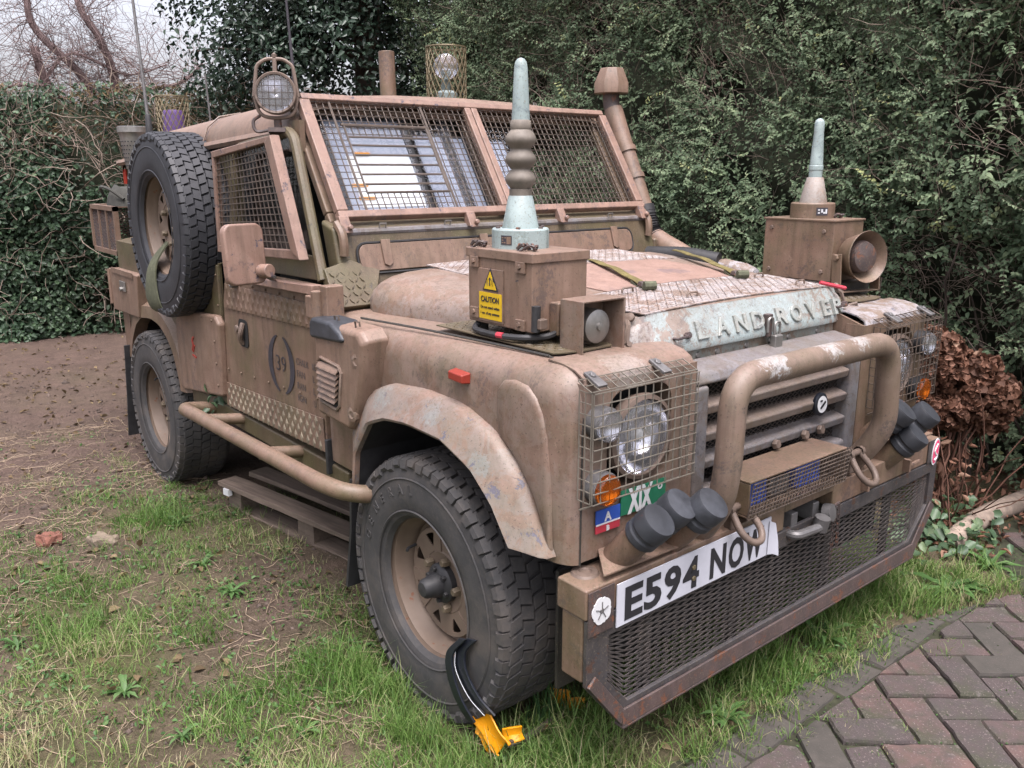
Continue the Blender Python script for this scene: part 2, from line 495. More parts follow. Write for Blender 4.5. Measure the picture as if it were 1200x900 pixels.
def round_poly(w, h, r, n=5):
    """outline of a rounded rectangle centred on 0,0"""
    out = []
    for cx, cy, a0 in ((w / 2 - r, h / 2 - r, 0), (-w / 2 + r, h / 2 - r, 90), (-w / 2 + r, -h / 2 + r, 180), (w / 2 - r, -h / 2 + r, 270)):
        for i in range(n + 1):
            a = R_(a0 + 90 * i / n)
            out.append((cx + r * math.cos(a), cy + r * math.sin(a)))
    return out
def wire_grid(mb, o, u, v, nu, nv, r):
    """nu wires along v and nv wires along u over the parallelogram o, u, v"""
    o, u, v = Vector(o), Vector(u), Vector(v)
    nrm = u.cross(v).normalized() * r
    def bent(a, b):
        n_ = 4 if (b - a).length > .12 else 2
        jt = lambda: Vector((random.uniform(-1, 1), random.uniform(-1, 1), random.uniform(-1, 1))) * .0013
        mb.tube([a] + [a.lerp(b, k / n_) + jt() for k in range(1, n_)] + [b], r * random.uniform(.88, 1.1), 4, False)
    for i in range(nu + 1): bent(o + u * (i / nu), o + u * (i / nu) + v)
    for j in range(nv + 1): bent(o + v * (j / nv) + nrm, o + v * (j / nv) + u + nrm)
    return mb
def diamond_mesh(mb, o, u, v, nu, nv, r, flat=None):
    """expanded metal: zigzag strands over the parallelogram"""
    o, u, v = Vector(o), Vector(u), Vector(v)
    for j in range(nv + 1):
        for i in range(nu):
            a = o + u * (i / nu) + v * ((j + (.0 if i % 2 == 0 else .5)) / nv)
            b = o + u * ((i + 1) / nu) + v * ((j + (.5 if i % 2 == 0 else .0)) / nv)
            c = o + u * ((i + 1) / nu) + v * ((j + (-.5 if i % 2 == 0 else .0)) / nv)
            a2 = o + u * (i / nu) + v * ((j + (.0 if i % 2 == 0 else -.5)) / nv)
            if j < nv: mb.wire(a, b, r, 3)
            if j > 0: mb.wire(a2, c, r, 3)
    return mb
def smooth_path(pts, n=6):
    """Catmull-Rom through the points"""
    P = [Vector(p) for p in pts]
    P = [P[0] * 2 - P[1]] + P + [P[-1] * 2 - P[-2]]
    out = []
    for i in range(1, len(P) - 2):
        p0, p1, p2, p3 = P[i - 1:i + 3]
        for k in range(n):
            t = k / n
            out.append(.5 * ((2 * p1) + (p2 - p0) * t + (2 * p0 - 5 * p1 + 4 * p2 - p3) * t * t + (3 * p1 - p0 - 3 * p2 + p3) * t ** 3))
    out.append(P[-2])
    return out
def fillet(pts, r, n=6):
    """polyline with rounded corners"""
    P = [Vector(p) for p in pts]
    out = [P[0]]
    for i in range(1, len(P) - 1):
        a, b, c = P[i - 1], P[i], P[i + 1]
        d1 = (a - b); d2 = (c - b)
        rr = min(r, d1.length * .49, d2.length * .49)
        p, q = b + d1.normalized() * rr, b + d2.normalized() * rr
        for k in range(n + 1):
            t = k / n
            out.append(p * (1 - t) ** 2 + b * 2 * t * (1 - t) + q * t * t)
    out.append(P[-1])
    return out
def bolt(mb, p, ax, r=.008, h=.006):
    return mb.lathe([(0, h), (r * .8, h), (r, h * .6), (r, 0)], p, ax, 6)

# ================================================================== the vehicle
# built in its own frame: +x forwards, y = -0.82 is the flank in view, front axle at x = 0
V = empty('military_vehicle')
tag(V, 'old sand brown military four wheel drive with wire mesh guards, parked on grass', 'military vehicle')

def mir(pts, s): return [(x, y * s, z) for x, y, z in pts]
def lerp_poly(pts, n):
    """n points evenly spaced along a 2D polyline"""
    P = [np.array(p, float) for p in pts]
    d = [0]
    for a, b in zip(P, P[1:]): d.append(d[-1] + np.linalg.norm(b - a))
    out = []
    for t in np.linspace(0, d[-1], n):
        i = min(np.searchsorted(d, t, 'right') - 1, len(P) - 2)
        k = (t - d[i]) / (d[i + 1] - d[i])
        out.append(P[i] * (1 - k) + P[i + 1] * k)
    return out

def tread_bars(mb, fn, u0, u1, v0, v1, step, L, w, h):
    """alternating raised bars laid with fn(u, v, height)"""
    nu = int((u1 - u0) / step); nv = int((v1 - v0) / step)
    for i in range(nu):
        for j in range(nv):
            u = u0 + (i + .5) * step; v = v0 + (j + .5) * step
            a = R_(45 if (i + j) % 2 else -45)
            c, s_ = math.cos(a), math.sin(a)
            P = [(-L, 0, 0), (0, -w, 0), (L, 0, 0), (0, w, 0)]
            q = [fn(u + c * p - s_ * r, v + s_ * p + c * r, 0) for p, r, _ in P]
            tp = [fn(u + c * p * .6 - s_ * r * .5, v + s_ * p * .6 + c * r * .5, h) for p, r, _ in P]
            mb.add(q + tp, [(4, 5, 6, 7), (0, 1, 5, 4), (1, 2, 6, 5), (2, 3, 7, 6), (3, 0, 4, 7)])
# ---------------- underside
m = MB()
for y in (-.43, .43): m.box(-3.0, .40, y - .05, y + .05, .44, .58)
m.box(-3.0, -.62, -.72, .72, .58, .605)
m.box(-.40, .38, -.50, .50, .50, 1.09)
m.tube([(0, -.75, .41), (0, .75, .41)], .05, 10)
m.tube([(-2.38, -.75, .41), (-2.38, .75, .41)], .05, 10)
m.lathe([(0, -.1), (.13, -.06), (.14, .04), (0, .1)], (-2.38, .05, .41), (0, 1, 0), 14)
m.box(-2.9, -1.9, -.60, .60, .60, .95)
m.build('chassis', 'paint_dark', V, .006)
# inner arches
for s in (-1, 1):
    m = MB()
    m.grid([[(x, s * .50, z), (x, s * .874, z)] for x, z in ((-.356, .598), (-.334, .737), (-.249, .849), (-.15, .882), (-.04, .894), (.115, .89), (.239, .849), (.324, .785), (.390, .699))])
    m.build('inner_arch', 'black', V, smooth=False); m = MB()
    m.grid([[(x, s * .48, z), (x, s * .80, z)] for x, z in ((-1.98, .55), (-2.06, .78), (-2.25, .90), (-2.5, .90), (-2.72, .76), (-2.79, .55))])
    m.build('inner_arch', 'black', V, smooth=False)

# ---------------- front wings
WT = 1.117
def wing(s):
    xs = [-.62, -.55, -.445, -.44, -.42, -.40, -.36, -.30, -.22, -.12, 0, .1, .2, .25, .3, .34, .38, .41, .43, .445, .46, .475, .487, .497, .503]
    low = [(-.62, .62), (-.445, .62), (-.44, .63), (-.40, .80), (-.30, .90), (-.04, .925), (.12, .925), (.25, .88), (.34, .80), (.41, .70), (.43, .665), (.51, .66)]
    lx, lz = zip(*low)
    rows = []
    for x in xs:
        t = min(1, max(0, (x - .42) / .084))
        ins = .055 * (1 - math.sqrt(max(0, 1 - t * t)))
        zt = WT + .012 * min(1, max(0, (x + .2) / .6)) - .008 - ins * 1.0
        yo = .817 - ins
        r = .075
        yi = .50 + .22 * max(0, (.39 - x)) / .97 - .06
        yi = min(yi, yo - r - .02)
        row = [(x, yi, zt), (x, (yi + yo - r) / 2, zt + .002), (x, yo - r, zt)]
        for k in range(1, 7):
            a = R_(90 - 15 * k)
            row.append((x, yo - r + r * math.cos(a), zt - r + r * math.sin(a)))
        zb = float(np.interp(x, lx, lz))
        z0 = row[-1][2]
        for k in range(1, 6): row.append((x, yo + .003 * math.sin(math.pi * k / 5), z0 + (zb - z0) * k / 5))
        rows.append(mir(row, s))
    m = MB().grid(rows)
    return m.build('front_wing', 'paint_wing' if s < 0 else 'paint_far', V, solid=.004, angle=50)
def flare(s):
    inn = lerp_poly([(-.352, .60), (-.33, .735), (-.245, .845), (-.15, .878), (-.04, .89), (.115, .886), (.237, .845), (.32, .782), (.385, .70)], 30)
    up = lerp_poly([(-.435, .60), (-.425, .80), (-.35, .905), (-.215, .962), (-.037, .979), (.133, .974), (.268, .931), (.364, .851), (.422, .755), (.468, .682)], 30)
    rows = []
    for (ix, iz), (ux, uz) in zip(inn, up):
        q = lambda t: (ux + (ix - ux) * t, uz + (iz - uz) * t)
        rows.append(mir([(ux, -.812, uz), (*[(a, -.838, b) for a, b in [q(.03)]][0],), (*[(a, -.853, b) for a, b in [q(.18)]][0],), (*[(a, -.874, b) for a, b in [q(.6)]][0],),
                         (*[(a, -.892, b) for a, b in [q(.92)]][0],), (ix, -.888, iz), (ix, -.872, iz)], -s))
    m = MB().grid(rows)
    for row in (rows[0], rows[-1]): m.add(row, [tuple(range(len(row)))])
    f = m.build('wheel_arch_flare', 'paint_flare' if s < 0 else 'paint_far', V, angle=50)
for s in (-1, 1):
    wing(s); flare(s)
# raised mud pad ahead of the arch
pad = [(.268, .93), (.258, 1.0), (.262, 1.04), (.285, 1.064), (.325, 1.072), (.37, 1.066), (.402, 1.045), (.425, 1.01), (.440, .96), (.450, .88), (.456, .78), (.460, .69), (.438, .74), (.40, .81), (.34, .88)]
pc, pz_ = .37, .93
m = MB(); n = len(pad)
for k, (sc_, y) in enumerate(((1.0, -.815), (.988, -.820), (.95, -.824), (.85, -.8265), (.45, -.828))):
    m.v += [(pc + (x - pc) * sc_, y, pz_ + (z - pz_) * sc_) for x, z in pad]
m.f += [(k * n + i, k * n + (i + 1) % n, (k + 1) * n + (i + 1) % n, (k + 1) * n + i) for k in range(4) for i in range(n)] + [tuple(range(4 * n, 5 * n))]
m.build('mud_pad', 'paint_wing', V, angle=60)
# chequer sheet on the wing top under the boxes
for s in (-1, 1):
    wp = [(-.12, .735), (.36, .735), (.372, .715), (.385, .66), (.38, .56), (.345, .535), (-.12, .565)]
    q = MB().prism([(x, s * y, 1.1265) for x, y in wp], (0, 0, .003)).build('wing_plate', 'paint_dirty', V, smooth=False)
    tb = MB(); tread_bars(tb, lambda u, v, h: (u, s * v, 1.1298 + h), -.11, .37, .575, .725, .0185, .0088, .0025, .0015)
    tb.build('tread_bars', 'paint_dirty', q, kind='stuff', smooth=False)
# wing side repeater
m = MB().hexa([(.085, -.815, 1.03), (.15, -.815, 1.027), (.15, -.815, 1.056), (.085, -.815, 1.059), (.088, -.843, 1.033), (.147, -.843, 1.03), (.147, -.843, 1.052), (.088, -.843, 1.055)])
m.build('side_repeater', 'amber_side', V, .004)
# seam beads on the wing
m = MB()
m.tube(smooth_path([(-.44, -.79, 1.112), (-.1, -.765, 1.1195), (.25, -.748, 1.1235), (.36, -.745, 1.1245)], 4), .0035, 5)
m.tube(fillet([(.36, -.745, 1.1245), (.485, -.75, 1.10), (.505, -.772, 1.0), (.505, -.772, .66)], .06), .0022, 5)
m.build('wing_seam', 'paint_dark', V)

# ---------------- scuttle intake box on the wing side
prof = [(-.577, .80), (-.577, 1.06), (-.545, 1.104), (-.285, 1.108), (-.252, 1.08), (-.268, .985), (-.325, .83), (-.365, .79)]
m = MB()
r0 = [(x, -.81, z) for x, z in prof]
cx, cz = -.40, .95
r1 = [(cx + (x - cx) * .97, -.874, cz + (z - cz) * .97) for x, z in prof]
r2 = [(cx + (x - cx) * .88, -.888, cz + (z - cz) * .9) for x, z in prof]
n = len(prof)
m.add(r0 + r1 + r2, [(i, (i + 1) % n, n + (i + 1) % n, n + i) for i in range(n)] + [(n + i, n + (i + 1) % n, 2 * n + (i + 1) % n, 2 * n + i) for i in range(n)] + [tuple(range(2 * n, 3 * n))])
IN = m.build('wing_intake', 'paint_pink', V, .008, 3)
g = MB().prism([(x, -.886, z) for x, z in ((-.53, .872), (-.53, .98), (-.515, .988), (-.405, .978), (-.395, .965), (-.415, .866), (-.43, .852), (-.515, .860))], (0, -.004, 0))
g.build('intake_recess', 'void', IN)
fr = MB()
ring = [(-.535, .865), (-.535, .98), (-.518, .992), (-.402, .982), (-.39, .966), (-.41, .862), (-.427, .847), (-.52, .853)]
fr.tube([(x, -.890, z) for x, z in ring], .006, 6, closed=True)
fr.build('intake_frame', 'paint_wing', IN)
for i in range(6):
    z = .882 + i * .0185
    x1 = -.420 + i * .0035
    l = MB().hexa([(-.529, -.889, z), (x1, -.889, z - .003), (x1, -.889, z + .004), (-.529, -.889, z + .007), (-.529, -.904, z - .012), (x1, -.904, z - .015), (x1, -.902, z - .011), (-.529, -.902, z - .008)])
    l.build('louvre', 'paint_pink', IN)
k = MB().prism([(x, -.80, z) for x, z in ((-.575, 1.045), (-.575, 1.092), (-.56, 1.110), (-.44, 1.110), (-.385, 1.088), (-.36, 1.064), (-.38, 1.056))], (0, -.098, 0))
k.build('intake_cap', 'cap', IN, .012, 3)
for x, z in ((-.305, 1.015), (-.345, .85)):
    b = MB().lathe([(.022, 0), (.022, .016), (.012, .018), (.0, .012)], (x, -.872, z), (.2, -1, 0), 10)
    b.build('intake_boss', 'paint_wing', IN)
for x in (-.47, -.345):
    MB().tube([(x, -.86, 1.104), (x, -.862, 1.122), (x + .025, -.862, 1.123), (x + .025, -.86, 1.11)], .003, 5).build('loop', 'wire', IN)
m = MB().box(-.60, -.40, -.822, -.80, .62, .79)
m.build('wing_lower_plate', 'paint', V, .004)
m = MB().box(-.642, -.626, -.834, -.80, .57, .69)
m.build('door_seal', 'black', V, .004)

# ---------------- bonnet
def bw(x): return .50 + .225 * (.39 - x) / .97 if x < .39 else .50
def bz(x): return 1.196 + (.37 - x) * .046
rows = []
xs = [-.61, -.605, -.59, -.56, -.52, -.46, -.38, -.28, -.18, -.08, .02, .12, .22, .30, .34, .362, .372, .384, .396, .406, .412, .412]
dz = [.055, .035, .018, .006, .0015, 0, 0, 0, 0, 0, 0, 0, 0, 0, 0, 0, .006, .028, .052, .076, .094, .102]
for x, d in zip(xs, dz):
    w = bw(x)
    e = max(0, (-.46 - x) / .15)
    w -= .12 * (1 - math.sqrt(max(0, 1 - min(1, e) ** 2)))
    f = max(0, (x - .30) / .12)
    w -= .05 * f * f
    zt = bz(min(x, .365)) - d
    lim = max(1.102 - f * .010, 0)
    row = []
    for t, h in ((0, 0), (.25, .001), (.5, .004), (.70, .008), (.80, .012), (.88, .022), (.94, .038), (.98, .060), (1.0, .088), (1.0, .135)):
        row.append((x, t * w, max(zt - h, min(lim, zt))))
    rows.append([(a, -b, c) for a, b, c in row[::-1]] + row[1:])
BN = MB().grid(rows).build('bonnet', 'paint_hood', V, solid=.003, angle=60)
# lip skin carrying the lettering (the same pressing, repainted blue-green)
lip = []
for x, z in ((.3745, 1.191), (.386, 1.168), (.398, 1.143), (.409, 1.116), (.4155, 1.097), (.413, 1.087), (.40, 1.082)):
    row = []
    for y in np.linspace(-.485, .485, 25):
        e = abs(y) / .485
        row.append((x + .003 - .045 * e ** 9, y * (1 - .0 * e), z + .0015 - .004 * e ** 4 - .018 * e ** 10 * (1 if z > 1.12 else 0)))
    lip.append(row)
LP = MB().grid(lip).build('bonnet_lip', 'paint_lip', BN, solid=.003, angle=50)
# raised letters on the lip
up_d = (-.38, 0, .93)
for ch, y in zip('LANDROVER', (-.279, -.199, -.118, -.042, .072, .143, .222, .306, .366)):
    t = text_mb(ch, .066, (.4085, y, 1.1115), (0, 1, 0), up_d, .012, .0022, fit=.054 if ch not in 'EL' else .044)
    t.build('letter', 'letter', BN, .0015, 1, smooth=False)
# chequer plates
def sheet(name, x0, x1, y0f, y0r, y1f, y1r, lift, mat, bars=True):
    f = lambda x, y, h=0: (x, y, bz(min(x, .365)) - .010 * (abs(y) / max(.4, bw(x) * .72)) ** 2 + lift + h)
    rows = []
    for i in range(7):
        x = x0 + (x1 - x0) * i / 6
        a = y0r + (y0f - y0r) * i / 6; b = y1r + (y1f - y1r) * i / 6
        rows.append([f(x, a + (b - a) * k / 12) for k in range(13)])
    o = MB().grid(rows).build(name, mat, V, solid=.003)
    if bars:
        tb = MB()
        tread_bars(tb, lambda u, v, h: f(u, v, h + .0015), x0 + .006, x1 - .006, max(y0f, y0r) + .008, min(y1f, y1r) - .008, .0175, .0088, .0024, .0016)
        tb.build('tread_bars', mat, o, kind='stuff', smooth=False)
    return o
sheet('chequer_plate', .105, .365, -.43, -.45, .43, .45, .004, 'paint_bonnet')
sheet('chequer_plate', -.585, -.31, -.46, -.46, .46, .44, .004, 'paint_bonnet')
sheet('cover_panel', -.305, .10, -.30, -.32, .36, .36, .004, 'paint_cover', False)
for p in ((.30, -.17), (.33, .30), (.18, .30), (.16, -.28)):
    b = MB(); z = bz(p[0]) + .004
    b.tube(fillet([(p[0], p[1] - .022, z), (p[0], p[1] - .02, z + .012), (p[0], p[1] + .02, z + .012), (p[0], p[1] + .022, z)], .008, 3), .003, 6)
    b.build('lashing_loop', 'shackle', BN)
# two lashing straps over the bonnet panel
for a, b_ in (((-.36, .075), (.165, -.195)), ((-.40, .57), (.165, .235))):
    st = MB(); d = Vector((b_[0] - a[0], b_[1] - a[1], 0)); L = d.length; d.normalize(); nrm = Vector((-d.y, d.x, 0)) * .0135
    rows = []
    for i in range(13):
        t = i / 12
        p = Vector((a[0], a[1], 0)) + d * L * t
        z = bz(p.x) + .008 + .01 * math.sin(math.pi * t) + .002 * math.sin(t * 17)
        rows.append([(p.x - nrm.x, p.y - nrm.y, z), (p.x, p.y, z + .002), (p.x + nrm.x, p.y + nrm.y, z)])
    S = MB().grid(rows).build('strap', 'web', V, solid=.003)
    e = Vector(rows[-1][1])
    r2 = MB(); rr = []
    for i in range(9):
        t = i / 8
        p = e - d * (.12 * (1 - t)); q = (Vector((p.x, p.y, bz(p.x) + .012 - .008 * math.sin(t * 3))))
        rr.append([q - nrm * 1.1, q + nrm * 1.1])
    r2.grid(rr).build('strap_tail', 'web_green', S, solid=.008)
    r3 = MB(); c = e - d * .045
    r3.hexa([c + Vector(v) for v in [tuple(-d * .02 - nrm * 1.2), tuple(d * .02 - nrm * 1.2), tuple(d * .02 + nrm * 1.2), tuple(-d * .02 + nrm * 1.2)]] + [c + Vector((0, 0, .014)) + Vector(v) for v in [tuple(-d * .015 - nrm), tuple(d * .015 - nrm), tuple(d * .015 + nrm), tuple(-d * .015 + nrm)]])
    r3.build('buckle', 'rust', S, .003)
    r4 = MB().tube([e - nrm * 1.3 + Vector((0, 0, .008)), e + nrm * 1.3 + Vector((0, 0, .008))], .013, 8)
    r4.build('strap_end', 'web_green', S)
# hasp and padlock on the lip
H = MB().box(.404, .424, .012, .034, 1.085, 1.15).build('hasp', 'rust', V, .003)
MB().tube(fillet([(.425, .010, 1.10), (.425, .010, 1.14), (.425, .032, 1.14), (.425, .032, 1.10)], .01, 3), .004, 6).build('staple', 'steel', H)
PD = MB().box(.424, .444, .024, .060, 1.052, 1.092).build('padlock', 'steel', V, .004)
MB().tube(fillet([(.434, .030, 1.09), (.434, .030, 1.128), (.434, .054, 1.128), (.434, .054, 1.09)], .013, 4), .0035, 8).build('padlock_shackle', 'steel', PD)
for y, z in ((-.345, 1.125), (.395, 1.135)):
    b = MB().tube([(.405, y - .02, z), (.42, y - .018, z), (.42, y + .02, z + .004), (.405, y + .022, z + .004)], .004, 6)
    b.lathe([(.009, 0), (.009, .012), (0, .013)], (.405, y + .03, z + .002), (1, 0, .3), 8)
    b.build('lip_hook', 'rust', BN)
for s in (-1, 1):
    b = MB().tube([(.33, s * .46, 1.186), (.36, s * .485, 1.165), (.37, s * .5, 1.12), (.40, s * .52, 1.13)], .007, 6)
    b.lathe([(.011, 0), (.011, .008), (0, .010)], (.35, s * .465, 1.182), (.3, s, .6), 14)
    b.build('bonnet_catch', 'shackle', BN)

# ---------------- front panel and grille
m = MB().box(.34, .401, -.39, .39, 1.03, 1.092)
m.build('slam_panel', 'paint_slam', V, .005)
m = MB()
for y in (-.26, -.18, -.05, .06, .15, .30): m.lathe([(.010, 0), (.008, .003), (.0, .004)], (.401, y, 1.068), (1, 0, 0), 10)
m.build('slam_bolt', 'steel', V)
# surround: a deep frame whose top slopes forward
g = MB()
g.hexa([(.403, -.385, 1.02), (.508, -.385, 1.02), (.508, .385, 1.02), (.403, .385, 1.02), (.403, -.385, 1.064), (.490, -.385, 1.050), (.490, .385, 1.050), (.403, .385, 1.064)])
g.hexa([(.43, -.385, .70), (.508, -.385, .70), (.508, -.335, .70), (.43, -.335, .70), (.43, -.385, 1.019), (.508, -.385, 1.019), (.508, -.335, 1.019), (.43, -.335, 1.019)])
g.hexa([(.43, .335, .70), (.508, .335, .70), (.508, .385, .70), (.43, .385, .70), (.43, .335, 1.019), (.508, .335, 1.019), (.508, .385, 1.019), (.43, .385, 1.019)])
g.hexa([(.43, -.334, .70), (.508, -.334, .70), (.508, .334, .70), (.43, .334, .70), (.43, -.334, .745), (.508, -.334, .745), (.508, .334, .745), (.43, .334, .745)])
GR = g.build('grille', 'paint_grille', V, .012, 3)
for z in (.958, .885, .812):
    MB().hexa([(.452, -.334, z - .012), (.496, -.334, z - .022), (.496, .334, z - .022), (.452, .334, z - .012), (.452, -.334, z + .018), (.502, -.334, z + .004), (.502, .334, z + .004), (.452, .334, z + .018)]).build('slat', 'paint_grille' if z < .83 else 'paint_slat', GR, .006)
h = MB()
diamond_mesh(h, (.462, -.334, .745), (0, .668, 0), (0, 0, .275), 60, 22, .0014)
h.build('grille_mesh', 'wire_dark', GR, kind='stuff', smooth=False)
MB().box(.425, .43, -.37, .37, .72, 1.03).build('radiator', 'void', GR)
for y0, y1, z in ((-.33, -.28, .785), (.02, .12, .775), (.24, .31, .86)):
    MB().box(.44, .455, y0, y1, z, z + .035).build('blue_lamp', 'blue_lens', GR)
for y, z in ((-.03, .80), (-.27, .79), (.11, .80), (.19, .80)):
    b = MB(); bolt(b, (.503, y, z), (1, 0, .2), .015, .012); b.build('grille_bolt', 'shackle', GR)
B = MB().lathe([(.034, 0), (.034, .008), (.028, .011), (0, .011)], (.497, .185, .878), (1, 0, .08), 28).build('badge', 'plastic_black', V)
MB().lathe([(.025, 0), (0, .001)], (.5085, .185, .879), (1, 0, .08), 24).build('badge_face', 'white', B)
b = MB().hexa([(.510, .172, .870), (.510, .178, .866), (.510, .201, .884), (.510, .195, .889), (.511, .172, .870), (.511, .178, .866), (.511, .201, .884), (.511, .195, .889)])
b.box(.5095, .511, .172, .182, .888, .893)
b.build('badge_mark', 'ink', B)

# ---------------- headlight panels
def head_panel(s):
    ring_in = [(a - .585, b + .938) for a, b in round_poly(.215, .235, .05, 6)]
    N = len(ring_in)
    y0, y1, z0, z1 = -.77, -.388, .665, 1.086
    ring_out = []
    for a, b in ring_in:
        dx, dz_ = a + .585, b - .938
        k = min((y1 + .585) / dx if dx > 1e-6 else 1e9, (y0 + .585) / dx if dx < -1e-6 else 1e9, (z1 - .938) / dz_ if dz_ > 1e-6 else 1e9, (z0 - .938) / dz_ if dz_ < -1e-6 else 1e9)
        ring_out.append((-.585 + dx * k, .938 + dz_ * k))
    for cy, cz in ((y0, z0), (y0, z1), (y1, z0), (y1, z1)):
        i = min(range(N), key=lambda i: (ring_out[i][0] - cy) ** 2 + (ring_out[i][1] - cz) ** 2)
        ring_out[i] = (cy, cz)
    m = MB()
    x = .503
    a = [(x, -s * y, z) for y, z in ring_in]; o = [(x, -s * y, z) for y, z in ring_out]
    bk = [(x - .05, -s * y, z) for y, z in ring_in]; ob = [(x - .06, -s * y, z) for y, z in ring_out]
    m.add(a + o + bk + ob, [(i, (i + 1) % N, N + (i + 1) % N, N + i) for i in range(N)] + [((i + 1) % N, i, 2 * N + i, 2 * N + (i + 1) % N) for i in range(N)] + [(N + i, N + (i + 1) % N, 3 * N + (i + 1) % N, 3 * N + i) for i in range(N)])
    P = m.build('headlight_panel', 'paint_wing' if s < 0 else 'paint', V, angle=40)
    MB().box(.445, .452, min(-s * -.71, -s * -.46), max(-s * -.71, -s * -.46), .80, 1.07).build('lamp_void', 'void', P)
    MB().hexa([(.395, s * .392, .70), (.500, s * .392, .70), (.500, s * .402, .70), (.395, s * .402, .70), (.395, s * .392, 1.118), (.497, s * .392, 1.084), (.497, s * .402, 1.084), (.395, s * .402, 1.118)]).build('panel_side', 'paint', P)
    # top strip curving back to the wing top
    rows = []
    for x_, z_ in ((.502, 1.083), (.495, 1.099), (.47, 1.113), (.43, 1.121), (.38, 1.1235)):
        rows.append([(x_, -s * y, z_) for y in (-.765, -.64, -.52, -.40)])
    MB().grid(rows).build('panel_top', 'paint_wing' if s < 0 else 'paint_far', P, solid=.004, angle=60)
    y = s * .588
    HL = empty('headlight', V)
    HL.location = (.505, y, .936)
    r = MB().lathe([(.098, -.02), (.104, 0), (.102, .012), (.092, .016), (.09, .006)], (0, 0, 0), (1, 0, 0), 36)
    r.build('lamp_rim', 'shackle', HL)
    MB().lathe([(.0, -.055), (.045, -.045), (.075, -.022), (.092, .004)], (0, 0, 0), (1, 0, 0), 32).build('reflector', 'reflector', HL)
    MB().lathe([(.092, .006), (.08, .012), (.055, .017), (.025, .020), (0, .0205)], (0, 0, 0), (1, 0, 0), 32).build('lens', 'lens_clear', HL)
    MB().lathe([(.014, -.05), (.016, -.02), (.01, -.008), (0, -.006)], (0, 0, 0), (1, 0, 0), 14).build('bulb', 'white', HL)
    for nm, z, mt in (('sidelight', .996, 'lens_white'), ('indicator', .845, 'lens_amber')):
        y = s * .727
        L = MB().lathe([(.038, 0), (.038, .012), (.040, .014), (.040, .034), (.036, .036)], (.503, y, z), (1, 0, 0), 28).build(nm, 'black' if s > 0 else 'galv', V)
        MB().lathe([(.0365, .036), (.036, .046), (.032, .050), (.015, .052), (0, .0525)], (.503, y, z), (1, 0, 0), 28).build('lens', mt, L)
        MB().lathe([(.034, .034), (.02, .028), (0, .027)], (.503, y, z), (1, 0, 0), 20).build('reflector', 'reflector', L)
    # wire guard: face, sides and top
    Gd = MB(); w = .0015
    ya, yb, za, zb_ = -.785, -.440, .825, 1.078
    fx = .552
    wire_grid(Gd, (fx, s * -ya * 1, za), (0, s * (yb - ya) * -1, 0), (0, 0, zb_ - za), 13, 10, w)
    wire_grid(Gd, (fx - .006, s * -ya, za), (-.040, 0, 0), (0, 0, zb_ - za), 2, 10, w)
    wire_grid(Gd, (fx - .006, s * -yb, za), (-.040, 0, 0), (0, 0, zb_ - za), 2, 10, w)
    wire_grid(Gd, (fx - .006, s * -ya, zb_ + .003), (-.044, 0, .019), (0, s * (yb - ya) * -1, 0), 2, 13, w)
    for ybx in (ya, yb):
        for k in range(14 if ybx == ya else 0):
            yy = ya + (yb - ya) * k / 13
            Gd.wire((fx, s * -yy, za), (fx - .040, s * -yy, za - .022), w)
    Gd.wire((fx - .040, s * -ya, za - .022), (fx - .040, s * -yb, za - .022), w * 1.6)
    gd = Gd.build('lamp_guard', 'wire_bright' if s < 0 else 'wire', V, smooth=False)
    for yy in (-.745, -.535):
        c = MB().hexa([(.485, s * -(yy - .012), 1.106), (.485, s * -(yy + .012), 1.106), (.535, s * -(yy + .014), 1.083), (.535, s * -(yy - .014), 1.083), (.489, s * -(yy - .012), 1.112), (.489, s * -(yy + .012), 1.112), (.54, s * -(yy + .014), 1.09), (.54, s * -(yy - .014), 1.09)])
        bolt(c, (.503, s * -yy, 1.103), (.6, 0, .8), .009, .008)
        c.build('guard_clip', 'galv', gd, .002)
for s in (-1, 1): head_panel(s)

# signs under the left lamps
def quad_sign(name, o, w, h, mat, parent, up=(0, 0, 1), th=.003, xd=(0, 1, 0)):
    xd = Vector(xd); u = Vector(up).normalized(); n = xd.cross(u)
    o = Vector(o)
    return MB().prism([o, o + xd * w, o + xd * w + u * h, o + u * h], n * th).build(name, mat, parent)
X = quad_sign('numeral_sign', (.509, -.650, .752), .155, .062, 'green', V)
text_mb('XIX', .082, (.5128, -.628, .755), (0, 1, 0), (0, 0, 1), .0008, .004, fit=.085).build('lettering', 'white', X, smooth=False)
text_mb('O', .02, (.5128, -.525, .79), (0, 1, 0), (0, 0, 1), .0008, .001).build('lettering', 'white', X, smooth=False)
A = quad_sign('blood_group_sign', (.509, -.730, .748), .078, .036, 'blue', V)
quad_sign('red_field', (.5085, -.730, .728), .078, .020, 'red', A)
quad_sign('white_line', (.5095, -.730, .747), .078, .004, 'white', A, th=.003)
text_mb('A', .03, (.5128, -.703, .755), (0, 1, 0), (0, 0, 1), .0008, .001).build('lettering', 'white', A, smooth=False)
text_mb('B', .017, (.5123, -.697, .730), (0, 1, 0), (0, 0, 1), .0008, .001).build('lettering', 'white', A, smooth=False)

# ---------------- bull bar
pb = fillet([(.545, -.395, .66), (.605, -.40, .74), (.625, -.405, .84), (.625, -.40, 1.068), (.625, .31, 1.068), (.625, .335, .82), (.585, .33, .74), (.53, .325, .67)], .085, 7)
BB = MB().tube(pb, .0335, 20).build('bull_bar', 'paint_bar', V, angle=60)

